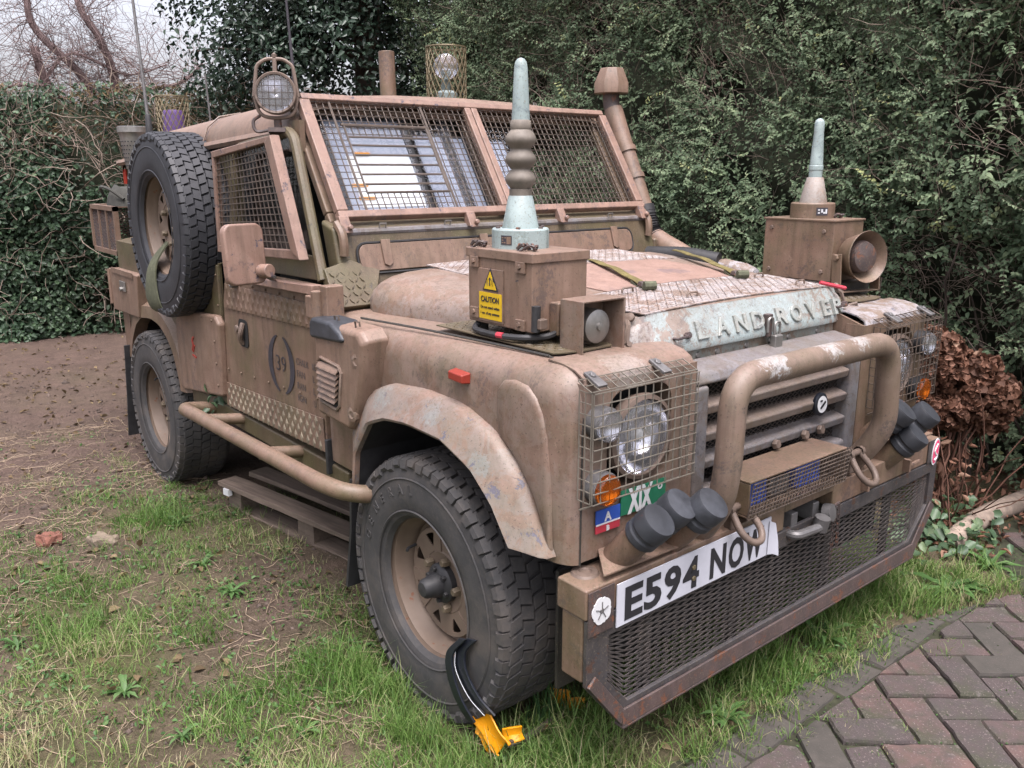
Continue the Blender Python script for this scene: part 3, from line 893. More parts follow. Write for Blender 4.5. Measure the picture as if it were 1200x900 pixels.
# ---------------- bumper
roll = .03 / 1.64
def bq(x, y, z): return (x, y, z + roll * (y + .82))
def bbox(mb, x0, x1, y0, y1, z0, z1):
    return mb.hexa([bq(x0, y0, z0), bq(x1, y0, z0), bq(x1, y1, z0), bq(x0, y1, z0), bq(x0, y0, z1), bq(x1, y0, z1), bq(x1, y1, z1), bq(x0, y1, z1)])
BF = .577
m = MB()
bbox(m, .480, BF, -.82, -.07, .565, .640)
bbox(m, .480, BF, .17, .82, .565, .640)
bbox(m, .445, .50, -.07, .17, .565, .640)
bbox(m, .48, BF, -.072, .172, .615, .641)
BP = m.build('bumper', 'paint', V, .005)
m = MB()
bbox(m, .492, .562, -.815, -.765, .40, .564)       # box section end
m.build('bumper_end', 'paint', BP, .006)
# lower frame with chamfered ends
out = [(-.815, .562), (-.815, .395), (-.70, .252), (.70, .252), (.815, .395), (.815, .562)]
inn = [(-.745, .505), (-.745, .385), (-.675, .305), (.675, .305), (.775, .41), (.775, .525)]
m = MB()
n = len(out)
o1 = [bq(.578, y, z) for y, z in out]; i1 = [bq(.578, y, z) for y, z in inn]
o0 = [bq(.566, y, z) for y, z in out]; i0 = [bq(.566, y, z) for y, z in inn]
m.add(o1 + i1 + o0 + i0, [(i, (i + 1) % n, n + (i + 1) % n, n + i) for i in range(n)] + [(2 * n + (i + 1) % n, 2 * n + i, 3 * n + i, 3 * n + (i + 1) % n) for i in range(n)] + [((i + 1) % n, i, 2 * n + i, 2 * n + (i + 1) % n) for i in range(n)] + [(n + i, n + (i + 1) % n, 3 * n + (i + 1) % n, 3 * n + i) for i in range(n)])
FRM = m.build('mesh_frame', 'paint_steel', V, .002)
m = MB()
m.hexa([bq(.579, -.70, .25), bq(.590, -.70, .25), bq(.590, .70, .25), bq(.579, .70, .25), bq(.579, -.70, .292), bq(.586, -.70, .292), bq(.586, .70, .292), bq(.579, .70, .292)])
m.hexa([bq(.560, -.70, .242), bq(.590, -.70, .242), bq(.590, .70, .242), bq(.560, .70, .242), bq(.560, -.70, .249), bq(.590, -.70, .249), bq(.590, .70, .249), bq(.560, .70, .249)])
m.hexa([bq(.579, -.815, .40), bq(.588, -.815, .40), bq(.588, -.703, .255), bq(.579, -.703, .255), bq(.579, -.79, .42), bq(.585, -.79, .42), bq(.585, -.69, .29), bq(.579, -.69, .29)])
m.hexa([bq(.579, .703, .255), bq(.588, .703, .255), bq(.588, .815, .40), bq(.579, .815, .40), bq(.579, .69, .29), bq(.585, .69, .29), bq(.585, .79, .42), bq(.579, .79, .42)])
m.build('rusty_edge', 'rust', FRM, .002)
m = MB()
NJ, NI = 14, 46
for j in range(NJ):
    for i in range(NI):
        def P(ii, jj):
            y = -.745 + 1.53 * ii / NI
            zl = max(.305, .385 - max(0, (y + .745)) / .07 * .08 if y < -.675 else (.305 + max(0, y - .675) / .1 * .105))
            zh = .505 + .02 * (y + .745) / 1.52
            return bq(.567, y, zl + (zh - zl) * jj / NJ)
        e = (i % 2) * .5; e2 = .5 - e
        if j + e <= NJ and j + e2 <= NJ: m.wire(P(i, j + e), P(i + 1, j + e2), 0.0025, 3)
        if j - e >= 0 and j - e2 >= 0: m.wire(P(i, j - e), P(i + 1, j - e2), 0.0025, 3)
m.build('expanded_mesh', 'mesh', FRM, kind='stuff', smooth=False)
m = MB()
for y in (-.60, -.25, .2, .55): bbox(m, .535, .545, y, y + .04, .26, .56)
bbox(m, .40, .41, -.75, .75, .28, .60)
m.build('mesh_stay', 'paint_dark', FRM)
m = MB()
bbox(m, .44, .4415, -.70, .70, .30, .56)
m.build('bumper_void', 'void', FRM)
# white rose on the bumper end, oval pink sticker at the far end
rz = bq(0, -.775, .585)[2]
E0 = MB().prism([(.5785, y, z) for y, z in ((-.815, .525), (-.735, .527), (-.735, .636), (-.815, .634))], (.003, 0, 0)).build('end_plate', 'rust', V)
m = MB(); pts = []
for k in range(40):
    a = 2 * math.pi * k / 40
    r = .026 + .005 * abs(math.sin(2.5 * a)) + (.004 if k % 8 == 0 else 0)
    pts.append((.5818, -.776 + r * math.cos(a), .582 + r * 1.1 * math.sin(a)))
m.prism(pts, (.002, 0, 0))
RS = m.build('rose_emblem', 'white', E0, smooth=False)
m = MB()
for k in range(5):
    a = R_(90 + 72 * k)
    m.tube([(.585, -.776 + .007 * math.cos(a), .582 + .007 * math.sin(a)), (.585, -.776 + .02 * math.cos(a), .582 + .022 * math.sin(a))], .0012, 4)
m.lathe([(.007, 0), (.006, .002), (0, .002)], (.5835, -.776, .582), (1, 0, 0), 12)
m.build('rose_petal_line', 'galv', E0)
PK0 = MB().prism([bq(.5785, .735, .565), bq(.5785, .812, .565), bq(.5785, .812, .642), bq(.5785, .735, .642)], (.003, 0, 0)).build('end_plate', 'paint_steel', V)
def oval(y, z, ry, rz_, x, th, nm, mt, par):
    return MB().prism([(x, y + ry * math.cos(2 * math.pi * k / 24) + .006 * math.sin(2 * math.pi * k / 24), z + rz_ * math.sin(2 * math.pi * k / 24)) for k in range(24)], (th, 0, 0)).build(nm, mt, par, smooth=False)
ov = oval(.782, .628, .022, .046, .5818, .002, 'oval_sticker', 'white', PK0)
oval(.782, .628, .018, .04, .584, .001, 'sticker_field', 'pink', PK0)
MB().tube(smooth_path([(.5856, .774, .60), (.5856, .79, .612), (.5856, .772, .632), (.5856, .788, .655)], 4), .003, 5).build('sticker_mark', 'white', PK0)
# bumper hardware
m = MB()
for y in (.33, .58):
    z = bq(0, y, .60)[2]
    m.box(.576, .60, y - .006, y + .006, z - .02, z + .02)
    m.tube([(.592, y, z), (.592, y + .07, z + .002)], .0055, 6)
m.build('bumper_bracket', 'paint_pink', BP)
m = MB(); m.lathe([(.035, 0), (.03, .006), (.016, .007), (.014, .003), (0, .003)], (.51, -.76, .640), (0, 0, 1), 16)
m.build('bumper_bolt', 'shackle', BP)
# tow pintle with shackle and chain
m = MB()
m.box(.50, .575, -.03, .0, .555, .615)
m.build('tow_jaw', 'galv', V, .004); m = MB()
m.box(.50, .575, .075, .105, .565, .62)
TW = m.build('tow_jaw', 'galv', V, .004)
m = MB()
m.tube(fillet([(.56, -.045, .562), (.60, -.045, .562), (.612, .06, .565), (.60, .115, .572), (.56, .115, .572)], .03, 5), .013, 10)
m.lathe([(.022, -.02), (.022, .02), (0, .021)], (.607, .068, .572), (.2, 0, 1), 12)
m.lathe([(.026, -.012), (.026, .012), (0, .013)], (.60, .115, .59), (1, .2, .2), 12)
m.build('tow_shackle', 'galv', TW)
m = MB()
for k in range(12):
    p = Vector((.595, .155, .60 - .015 * k)); q = p + Vector((0, .0, -.018))
    o = Vector((.004, 0, 0)) if k % 2 else Vector((0, .004, 0))
    m.tube([p - o, p + o, q + o, q - o], .0015, 4, closed=True)
for k in range(9):
    p = Vector((.597, .172 + .001 * k, .60 - .015 * k)); q = p + Vector((0, .001, -.018))
    o = Vector((.004, 0, 0)) if k % 2 else Vector((0, .004, 0))
    m.tube([p - o, p + o, q + o, q - o], .0015, 4, closed=True)
m.tube([(.60, .11, .60), (.597, .172, .606)], .004, 5)
m.build('pin_chain', 'rust', TW, smooth=False)
# bow shackles on the bumper top
def bow(y, z, tilt):
    S = MB().box(.555, .583, y - .016, y + .016, z - .02, z + .05).build('shackle_lug', 'shackle', V, .006)
    c = Vector((.583, y, z + .045))
    d = Vector((.62, tilt, -.78)).normalized(); w = Vector((0, 1, 0))
    pts = [c + w * .027, c + w * .03 + d * .02, c + w * .036 + d * .05, c + w * .034 + d * .075, c + w * .02 + d * .096, c + d * .102, c - w * .02 + d * .096, c - w * .034 + d * .075, c - w * .036 + d * .05, c - w * .03 + d * .02, c - w * .027]
    b = MB().tube(smooth_path(pts, 3), .0095, 10)
    b.tube([c - w * .042, c + w * .045], .010, 8)
    b.lathe([(.016, -.007), (.016, .007), (0, .008)], c + w * .03, w, 10)
    b.lathe([(.016, -.007), (.016, .007), (0, .008)], c - w * .03, w, 10)
    b.build('bow_shackle', 'shackle', S, angle=50)
bow(-.30, .665, .12); bow(.255, .69, .1)

# ---------------- lamp box with blue lamps behind wire
LB = MB()
xa, xb, ya, yb, za, zb_ = .50, .615, -.295, .155, .683, .782
LB.box(xa, xb, ya, yb, zb_ - .006, zb_)
LB.box(xa, xb, ya, yb, za, za + .006)
LB.box(xa, xb - .001, ya, ya + .006, za + .007, zb_ - .007)
LB.box(xa, xb - .001, yb - .006, yb, za + .007, zb_ - .007)
LB.box(xa, xa + .006, ya + .007, yb - .007, za + .007, zb_ - .007)
LBo = LB.build('lamp_box', 'paint', V, .002)
for y0, y1 in ((-.285, -.17), (-.04, .08)):
    MB().box(.52, .585, y0, y1, .69, .76).build('blue_lamp', 'blue_lens', LBo, .01)
MB().box(.54, .58, -.15, -.06, .69, .745).build('lamp_body', 'galv', LBo, .01)
m = MB(); wire_grid(m, (.615, -.298, .682), (0, .455, 0), (.012, 0, .098), 32, 8, .0016)
wire_grid(m, (.615, .157, .682), (-.05, 0, 0), (.012, 0, .098), 3, 8, .0016)
m.build('lamp_box_mesh', 'wire', LBo, kind='stuff', smooth=False)

# ---------------- discharger tubes with rubber caps (three a side)
def tubes(s, base, caps, d):
    T = MB().prism([Vector(p) for p in base], (0, 0, .006)).build('tube_plate', 'paint', V, .002)
    d = Vector(d).normalized()
    for c in caps:
        c = Vector(c)
        t = MB().lathe([(.034, -.15), (.036, -.145), (.036, .0)], c, d, 22).build('discharger_tube', 'paint', V)
        m = MB().lathe([(.040, -.055), (.043, -.05), (.043, -.035), (.0405, -.030), (.0405, -.024), (.044, -.018), (.044, .012), (.041, .02), (.03, .022), (0, .0235)], c, d, 28)
        m.build('rubber_cap', 'cap', t, angle=25)
tubes(-1, [(.43, -.66, .70), (.575, -.765, .655), (.585, -.50, .66), (.44, -.44, .71)], [(.628, -.664, .775), (.60, -.556, .777), (.64, -.49, .775)], (.62, .12, .72))
tubes(1, [(.43, .44, .72), (.585, .50, .69), (.575, .765, .69), (.43, .66, .72)], [(.60, .475, .822), (.60, .64, .785), (.63, .51, .745)], (.62, .18, .72))

# ---------------- number plate
NP = quad_sign('number_plate', bq(.581, -.728, .520), 0.585, .108, 'plate_white', V, up=(0, 0, 1), xd=Vector((0, 1, roll)).normalized())
for ch, y, w in (('E', -.703, .060), ('5', -.638, .060), ('9', -.568, .060), ('4', -.500, .060), ('N', -.396, .062), ('O', -.322, .062), ('W', -.254, .078)):
    t = text_mb(ch, .112, (.5848, y, .533 + roll * (y + .82)), (0, 1, roll), (0, 0, 1), .0007, .0036, fit=w)
    t.build('character', 'ink', NP, smooth=False)
b = MB()
for y, z in ((-.462, .592), (-.461, .562)): bolt(b, (.585, y, z), (1, 0, 0), .007, .004)
b.build('plate_screw', 'brass', NP)
# peeling corner of the plate
m = MB().grid([[(.587, -.155, .535), (.588, -.155, .632)], [(.59, -.135, .532), (.592, -.133, .622)], [(.598, -.118, .525), (.596, -.122, .57)]])
m.build('peeling_film', 'plate_white', NP, solid=.001)

# ---------------- antenna boxes on the wings
def screwed(mb, pts, ax, r=.007):
    for p in pts: bolt(mb, p, ax, r, .005)
BX = MB().box(.005, .262, -.715, -.535, 1.158, 1.345).build('antenna_box', 'paint_pink', V, .004)
m = MB()
m.box(.0, .267, -.72, -.53, 1.325, 1.349)
m.build('box_lid', 'paint_pink', BX, .003)
m = MB().box(.05, .155, -.7185, -.7155, 1.165, 1.30)
m.build('sign_board', 'paint_pink', BX, .002)
S1 = quad_sign('caution_sign', (.058, -.7185, 1.172), .092, .068, 'yellow', V, xd=(1, 0, 0), th=.0015)
text_mb('CAUTION', .02, (.0665, -.7206, 1.216), (1, 0, 0), (0, 0, 1), .0005, .0006, fit=.074).build('lettering', 'ink', S1, smooth=False)
text_mb('Do not stand within', .010, (.0655, -.7206, 1.199), (1, 0, 0), (0, 0, 1), .0005, .0002, fit=.077).build('lettering', 'ink', S1, smooth=False)
text_mb('1 cm. of any antenna', .010, (.0655, -.7206, 1.184), (1, 0, 0), (0, 0, 1), .0005, .0002, fit=.077).build('lettering', 'ink', S1, smooth=False)
T1 = MB().prism([(.073, -.7185, 1.245), (.137, -.7185, 1.245), (.105, -.7185, 1.302)], (0, -.0015, 0)).build('hazard_triangle', 'ink', V)
MB().prism([(.080, -.7202, 1.249), (.130, -.7202, 1.249), (.105, -.7202, 1.294)], (0, -.001, 0)).build('triangle_field', 'yellow', T1)
m = MB().prism([(.103, -.7214, 1.258), (.107, -.7214, 1.258), (.107, -.7214, 1.272), (.103, -.7214, 1.272)], (0, -.0005, 0))
m.lathe([(.004, 0), (0, .0005)], (.105, -.7216, 1.275), (0, -1, 0), 8)
for k in (-1, 1):
    for r in (.009, .014):
        m.tube([(.105 + k * r * math.cos(a), -.7214, 1.268 + r * math.sin(a)) for a in (-.8, -.4, 0, .4, .8)], .0009, 3)
m.build('hazard_mark', 'ink', T1, smooth=False)
for x, z in ((.02, 1.315), (.205, 1.315), (.02, 1.185), (.205, 1.175)):
    m = MB().box(x, x + .035, -.722, -.7155, z - .015, z + .012); bolt(m, (x + .017, -.722, z), (0, -1, 0), .007, .005)
    m.build('box_catch', 'paint_pink', BX, .002)
for y in (-.70, -.56):
    m = MB().box(.258, .29, y - .012, y + .012, 1.17, 1.195)
    m.build('box_hinge', 'shackle', BX, .003)
MB().tube(smooth_path([(.03, -.70, 1.155), (.05, -.725, 1.140), (.16, -.735, 1.141), (.235, -.72, 1.145), (.27, -.67, 1.148), (.30, -.64, 1.17)], 5), .008, 8).build('cable', 'black', BX)
MB().tube([(.268, -.708, 1.163), (.27, -.708, 1.225)], .011, 10).build('cable_gland', 'black', BX)
MB().tube([(.155, -.737, 1.142), (.178, -.736, 1.143)], .008, 8).build('red_tape', 'red', BX)
def ring_wire(c, r, parent):
    m = MB(); c = Vector(c)
    pts = [c + Vector((r * math.cos(a) * (1 + .2 * math.sin(3 * a)), r * .6 * math.sin(a), .006 + .008 * math.sin(2.3 * a + 1))) for a in np.linspace(0, 6.28, 18)[:-1]]
    m.tube(pts, .003, 5, closed=True)
    for k in range(7):
        a = k * 1.7
        m.tube([c + Vector((r * math.cos(a), r * .6 * math.sin(a), .004)), c + Vector((r * .5 * math.cos(a + .8), r * .4 * math.sin(a + .8), .015))], .004, 4)
    m.build('wire_tangle', 'rust', parent)
ring_wire((.20, -.68, 1.35), .03, BX); ring_wire((.03, -.70, 1.35), .025, BX)
# big antenna
AX, AY = .105, -.622
AN = MB().lathe([(.073, 0), (.073, .004), (.073, .046), (.070, .050), (0, .050)], (AX, AY, 1.348), (0, 0, 1), 36).build('antenna_base', 'paint_grey', V, .001)
for k in range(6):
    a = R_(60 * k + 15)
    m = MB(); bolt(m, (AX + .062 * math.cos(a), AY + .062 * math.sin(a), 1.398), (0, 0, 1), .006, .005); m.build('base_bolt', 'rust', AN)
m = MB().lathe([(.047, .05), (.046, .055), (.031, .128), (.029, .13)], (AX, AY, 1.348), (0, 0, 1), 32)
m.build('antenna_cone', 'paint_grey', AN)
pr_ = [(.0285, .128), (.0285, .145)]
for k in range(3):
    z0 = .147 + .048 * k
    for i in range(9):
        t = i / 8
        pr_.append((.0250 + .0140 * math.sin(math.pi * t) ** 1.15 if 0 < i < 8 else .0250, z0 + .046 * t))
pr_ += [(.0265, .293), (.0255, .31), (.023, .312)]
MB().lathe(pr_, (AX, AY, 1.348), (0, 0, 1), 32).build('antenna_bellows', 'bellows', AN, angle=50)
MB().lathe([(.0225, .311), (.0225, .318), (.0165, .435), (.0155, .44), (.014, .447), (.009, .454), (0, .457)], (AX, AY, 1.348), (0, 0, 1), 28).build('antenna_mast', 'paint_grey', AN)
m = MB()
for k in range(7):
    a0 = R_(-62 + k * 3.4 - 18); a1 = R_(-62 + (k + 1) * 3.4 - 18)
    m.add([(AX + .0742 * math.cos(a), AY + .0742 * math.sin(a), z) for a, z in ((a0, 1.36), (a1, 1.36), (a1, 1.383), (a0, 1.383))], [(0, 1, 2, 3)])
LBp = m.build('label_plate', 'ink_dark', AN)
m = MB()
for k, (a_, z0, z1) in enumerate([(-78, 1.376, 1.379), (-72, 1.376, 1.379), (-78, 1.370, 1.373), (-73, 1.364, 1.367), (-78, 1.364, 1.367)]):
    a0, a1 = R_(a_), R_(a_ + 4)
    m.add([(AX + .0747 * math.cos(a), AY + .0747 * math.sin(a), z) for a, z in ((a0, z0), (a1, z0), (a1, z1), (a0, z1))], [(0, 1, 2, 3)])
a0, a1 = R_(-67), R_(-58)
m.add([(AX + .0747 * math.cos(a), AY + .0747 * math.sin(a), z) for a, z in ((a0, 1.362), (a1, 1.362), (a1, 1.38), (a0, 1.38))], [(0, 1, 2, 3)])
m.build('label_print', 'paint_pink', AN)
# square horn siren
HS = empty('square_siren', V, (.40, -.607, 1.176))
m = MB()
def frus(x, w, h, dy=0): return [(x, -w + dy, -h), (x, w + dy, -h), (x, w + dy, h), (x, -w + dy, h)]
o = frus(0, .070, .071); i_ = frus(-.002, .065, .066); bk = frus(-.08, .069, .070); b2 = frus(-.11, .04, .042); bi = frus(-.07, .06, .062)
m.add(o + i_ + bk + b2 + bi, [(j, (j + 1) % 4, 4 + (j + 1) % 4, 4 + j) for j in range(4)] + [((j + 1) % 4, j, 8 + j, 8 + (j + 1) % 4) for j in range(4)] + [(8 + (j + 1) % 4, 8 + j, 12 + j, 12 + (j + 1) % 4) for j in range(4)] + [(12, 13, 14, 15)] + [(4 + j, 4 + (j + 1) % 4, 16 + (j + 1) % 4, 16 + j) for j in range(4)] + [(16, 17, 18, 19)])
m.build('horn_shell', 'paint_wing', HS, .002)
m = MB().lathe([(.04, -.07), (.042, -.02), (.040, -.012), (.03, -.008), (.010, -.006), (.009, .0), (0, .001)], (-.012, 0, .004), (1, 0, 0), 30)
m.build('horn_driver', 'steel', HS)
m = MB().box(.262, .295, -.66, -.56, 1.15, 1.23)
m.build('siren_bracket', 'paint', V, .004)

# far side box, antenna and round siren
for x, y in ((.03, -.69), (.03, -.56), (.235, -.69), (.235, -.56)): MB().box(x - .012, x + .012, y - .012, y + .012, 1.128, 1.158).build('box_foot', 'paint_dark', BX)
B2 = MB().box(-.03, .24, .615, .80, 1.172, 1.375).build('antenna_box', 'paint', V, .004)
m = MB(); m.box(-.034, .244, .611, .804, 1.372, 1.379); m.build('box_lid', 'paint', B2, .002)
for p_ in ((.0, .614, 1.345), (.205, .614, 1.34), (.0, .614, 1.20), (.205, .614, 1.205)):
    m = MB(); screwed(m, [p_], (0, -1, 0), .008); m.build('box_screw', 'shackle', B2)
ring_wire((.16, .74, 1.379), .03, B2)
m = MB(); m.box(-.02, .28, .60, .80, 1.125, 1.171); m.build('box_plinth', 'paint_dark', B2)
BXX, BYY = .10, .70
A2 = MB().lathe([(.074, 0), (.074, .048), (.070, .052), (0, .052)], (BXX, BYY, 1.379), (0, 0, 1), 32).build('antenna_base', 'paint', V)
MB().lathe([(.047, .05), (.045, .06), (.028, .135), (.026, .137)], (BXX, BYY, 1.379), (0, 0, 1), 28).build('antenna_cone', 'paint_pale', A2)
MB().lathe([(.0225, .135), (.0225, .16), (.024, .162), (.024, .175), (.022, .177), (.022, .182)], (BXX, BYY, 1.379), (0, 0, 1), 28).build('antenna_collar', 'paint_grey', A2)
MB().lathe([(.022, .18), (.0165, .285), (.0165, .318), (.013, .326), (.006, .331), (0, .332)], (BXX, BYY, 1.379), (0, 0, 1), 28).build('antenna_mast', 'paint_grey', A2)
m = MB()
for k in range(7):
    a0 = R_(-48 + k * 4.5); a1 = R_(-48 + (k + 1) * 4.5)
    m.add([(BXX + .0752 * math.cos(a), BYY + .0752 * math.sin(a), z) for a, z in ((a0, 1.39), (a1, 1.39), (a1, 1.416), (a0, 1.416))], [(0, 1, 2, 3)])
lp = m.build('label_plate', 'ink_dark', A2)
m = MB()
for a_, z0, z1 in ((-44, 1.406, 1.411), (-36, 1.400, 1.411), (-30, 1.396, 1.402), (-44, 1.396, 1.401), (-24, 1.396, 1.411)):
    a0, a1 = R_(a_), R_(a_ + 5)
    m.add([(BXX + .0757 * math.cos(a), BYY + .0757 * math.sin(a), z) for a, z in ((a0, z0), (a1, z0), (a1, z1), (a0, z1))], [(0, 1, 2, 3)])
m.build('label_print', 'plastic_white', A2)
RS_ = empty('round_siren', V, (.315, .685, 1.26))
RS_.rotation_euler = (0, R_(-4), R_(-14))
m = MB().lathe([(.0, -.075), (.045, -.07), (.066, -.05), (.080, .005), (.086, .016), (.085, .02), (.078, .010), (.062, -.03), (.04, -.045)], (0, 0, 0), (1, 0, 0), 36)
m.build('siren_shell', 'paint', RS_)
MB().lathe([(.052, -.05), (.054, -.005), (.048, .008), (.02, .014), (0, .015)], (0, 0, 0), (1, 0, 0), 30).build('siren_face', 'rust', RS_)
m = MB()
for s in (-1, 1): m.box(-.05, -.01, s * .088 - .003, s * .088 + .003, -.115, .012)
m.box(-.05, -.01, -.085, .085, -.117, -.112)
for s in (-1, 1): bolt(m, (-.03, s * .0915, 0), (0, s, 0), .012, .008)
m.build('siren_yoke', 'paint', RS_, .002)
m = MB().tube([(.36, .36, 1.205), (.40, .44, 1.185)], .006, 8)
m.build('red_white_peg', 'red', V)

# ---------------- scuttle and windscreen
m = MB().hexa([(-.70, -.74, 1.10), (-.62, -.74, 1.10), (-.62, .74, 1.10), (-.70, .74, 1.10), (-.78, -.74, 1.385), (-.695, -.74, 1.36), (-.695, .74, 1.36), (-.78, .74, 1.385)])
SC = m.build('scuttle', 'paint_dirty', V, .012, 3)
def on_sc(y, z, d=0): return (-.62 - (z - 1.10) * .2885 + d, y, z)
for y0, y1 in ((-.665, -.06), (.02, .60)):
    f = MB().prism([on_sc(y, z, .004) for y, z in [((y0 + y1) / 2 + a, 1.262 + b) for a, b in round_poly(y1 - y0, .085, .03, 4)]], (.006, 0, .002)).build('vent_flap', 'paint_pink', V, .002)
    t = MB().tube([on_sc((y0 + y1) / 2 + a, 1.262 + b, .005) for a, b in round_poly(y1 - y0 + .012, .097, .034, 4)], .004, 5, closed=True)
    t.build('flap_seal', 'black', f)
    for y in (y0 + .10, y1 - .10):
        MB().prism([on_sc(y + a, z, .012) for a, z in ((-.016, 1.24), (0, 1.232), (.016, 1.24), (.018, 1.318), (-.018, 1.318))], (.006, 0, .002)).build('flap_hinge', 'paint_pink', f, .002)
m = MB()
m.tube([(-.695, -.72, 1.345), (-.695, .72, 1.345)], .012, 8)
m.build('scuttle_rail', 'paint_grille', SC)
for y in (-.56, -.30, .10, .50):
    MB().tube([(-.69, y - .012, 1.355), (-.685, y - .012, 1.37), (-.685, y + .012, 1.37), (-.69, y + .012, 1.355)], .003, 5).build('footman_loop', 'steel', SC)
# corner chequer piece beside the scuttle
cq = [Vector(p) for p in ((-.575, -.80, 1.125), (-.575, -.66, 1.125), (-.645, -.60, 1.225), (-.66, -.70, 1.262), (-.655, -.795, 1.24))]
CP = MB().prism(cq, (-.03, 0, -.02)).build('corner_plate', 'paint_dirty', V, .003)
tb = MB()
tread_bars(tb, lambda u, v, h: (-.575 - (v - 1.125) * .66 + h * .85 + .001, u, v + h * .5), -.79, -.665, 1.13, 1.235, .02, .011, .003, .0025)
tb.build('tread_bars', 'paint_dirty', CP, kind='stuff', smooth=False)
# windscreen frame and glass
wb, wt = Vector((-.745, 0, 1.375)), Vector((-1.0, 0, 1.765))
wd = (wt - wb); wn_ = Vector((wd.z, 0, -wd.x)).normalized()
def ws(y, t, d=0): return tuple(wb + wd * t + wn_ * d + Vector((0, y, 0)))
m = MB()
def wsbar(y0, t0, y1, t1, wy, wt_, d0=-.03, d1=.0):
    m.hexa([ws(y0, t0, d0), ws(y1, t0, d0), ws(y1, t1, d0), ws(y0, t1, d0), ws(y0, t0, d1), ws(y1, t0, d1), ws(y1, t1, d1), ws(y0, t1, d1)])
wsbar(-.72, 0, .72, .08, 0, 0); wsbar(-.72, .92, .72, 1.0, 0, 0); wsbar(-.72, .081, -.66, .919, 0, 0); wsbar(.66, .081, .72, .919, 0, 0); wsbar(-.025, .081, .025, .919, 0, 0)
WF = m.build('windscreen_frame', 'paint', V, .006)
for y0, y1 in ((-.66, -.025), (.025, .66)):
    MB().hexa([ws(y, t, d) for d in (-.017, -.012) for y, t in ((y0, .08), (y1, .08), (y1, .92), (y0, .92))]).build('pane', 'glass', WF, smooth=False)
# pale cards and dark straps behind the panes, standing in for reflections
M['blind_blue'] = plain('blue_blind_card', (.27, .31, .40), .6, vary=.15, scale=4)
for y0, y1, t0, t1, mt in ((-.63, -.27, .1, .92, 'blind_blue'), (-.245, -.12, .1, .80, 'blind_blue'), (-.085, -.03, .1, .78, 'blind_blue'), (.03, .17, .1, .76, 'blind_blue')):
    MB().hexa([ws(y, t, d) for d in (-.045, -.042) for y, t in ((y0, t0), (y1, t0), (y1, t1), (y0, t1))]).build('sun_blind', mt, V, smooth=False)
MB().hexa([ws(y, t, d) for d in (-.0415, -.039) for y, t in ((-.555, .16), (-.30, .16), (-.30, .60), (-.555, .60))]).build('white_panel', 'blind', V, smooth=False)
for y, w_ in ((-.612, .012), (-.282, .014), (-.105, .02), (.0, .02)):
    MB().hexa([ws(yy, t, d) for d in (-.0385, -.035) for yy, t in ((y - w_, .09), (y + w_, .09), (y + w_, .93), (y - w_, .93))]).build('blind_strap', 'ink', V, smooth=False)
m = MB()
for y_, t in ((-.52, .60), (-.56, .22), (-.57, .33)): m.hexa([ws(yy, tt, d) for d in (-.0385, -.034) for yy, tt in ((y_, t), (y_ + .06, t), (y_ + .06, t + .025), (y_, t + .025))])
m.build('blind_tab', 'plastic_yellow', V, smooth=False)
# mesh guard in front of it
gb, gt = Vector((-.705, 0, 1.385)), Vector((-.968, 0, 1.782))
gd_ = gt - gb; gn = Vector((gd_.z, 0, -gd_.x)).normalized()
def gp(y, t, d=0): return tuple(gb + gd_ * t + gn * d + Vector((0, y, 0)))
m = MB()
def gbar(y0, t0, y1, t1, y0b=None, y1b=None, d0=-.014, d1=.016):
    y0b = y0 if y0b is None else y0b; y1b = y1 if y1b is None else y1b
    m.hexa([gp(y0, t0, d0), gp(y1, t0, d0), gp(y1b, t1, d0), gp(y0b, t1, d0), gp(y0, t0, d1), gp(y1, t0, d1), gp(y1b, t1, d1), gp(y0b, t1, d1)])
gbar(-.712, 0, .712, .055); gbar(-.70, .95, .70, 1.0)
gbar(-.712, .0555, -.672, .9495); gbar(.672, .0555, .712, .9495)
gbar(-.040, .0555, -.012, .9495); gbar(-.009, .0555, .019, .9495)
SG = m.build('windscreen_guard', 'paint_guard', V, .004)
m = MB()
for y0, y1 in ((-.672, -.040), (.019, .672)):
    nx = round((y1 - y0) / .0255)
    for i in range(nx + 1):
        y = y0 + (y1 - y0) * i / nx
        cut = y0 < -.5 and -.575 < y < -.25
        for t0, t1 in (((.055, .20), (.66, .95)) if cut else ((.055, .95),)): m.wire(gp(y, t0), gp(y, t1), .0021)
    for j in range(18):
        t = .055 + .895 * j / 17
        cut = y0 < -.5 and .20 < t < .66
        for ya_, yb_ in (((y0, -.575), (-.25, y1)) if cut else ((y0, y1),)): m.wire(gp(ya_, t, .002), gp(yb_, t, .002), .0021)
m.build('guard_mesh', 'wire', SG, kind='stuff', smooth=False)
m = MB()
m.tube([gp(-.575, .20, .006), gp(-.575, .75, .006), gp(-.245, .75, .006), gp(-.245, .20, .006)], .005, 6, closed=True)
for t in (.27, .35, .43, .51, .59, .66): m.tube([gp(-.575, t, .004), gp(-.25, t, .004)], .0038, 6)
for y in (-.60, -.235): m.tube([gp(y, .06, .005), gp(y, .95, .005)], .0045, 6)
m.tube([gp(-.585, .755, .007), gp(-.24, .755, .007)], .005, 6)
m.build('guard_hatch', 'wire', SG)
for y in (-.70, -.20, .23, .68):
    b = MB()
    b.hexa([(-.70, y - .018, 1.35), (-.66, y - .018, 1.345), (-.66, y + .018, 1.345), (-.70, y + .018, 1.35), (-.71, y - .018, 1.395), (-.69, y - .018, 1.398), (-.69, y + .018, 1.398), (-.71, y + .018, 1.395)])
    bolt(b, (-.665, y + .008, 1.362), (1, 0, .3), .010, .012)
    b.build('guard_bracket', 'paint_guard', SG, .003)
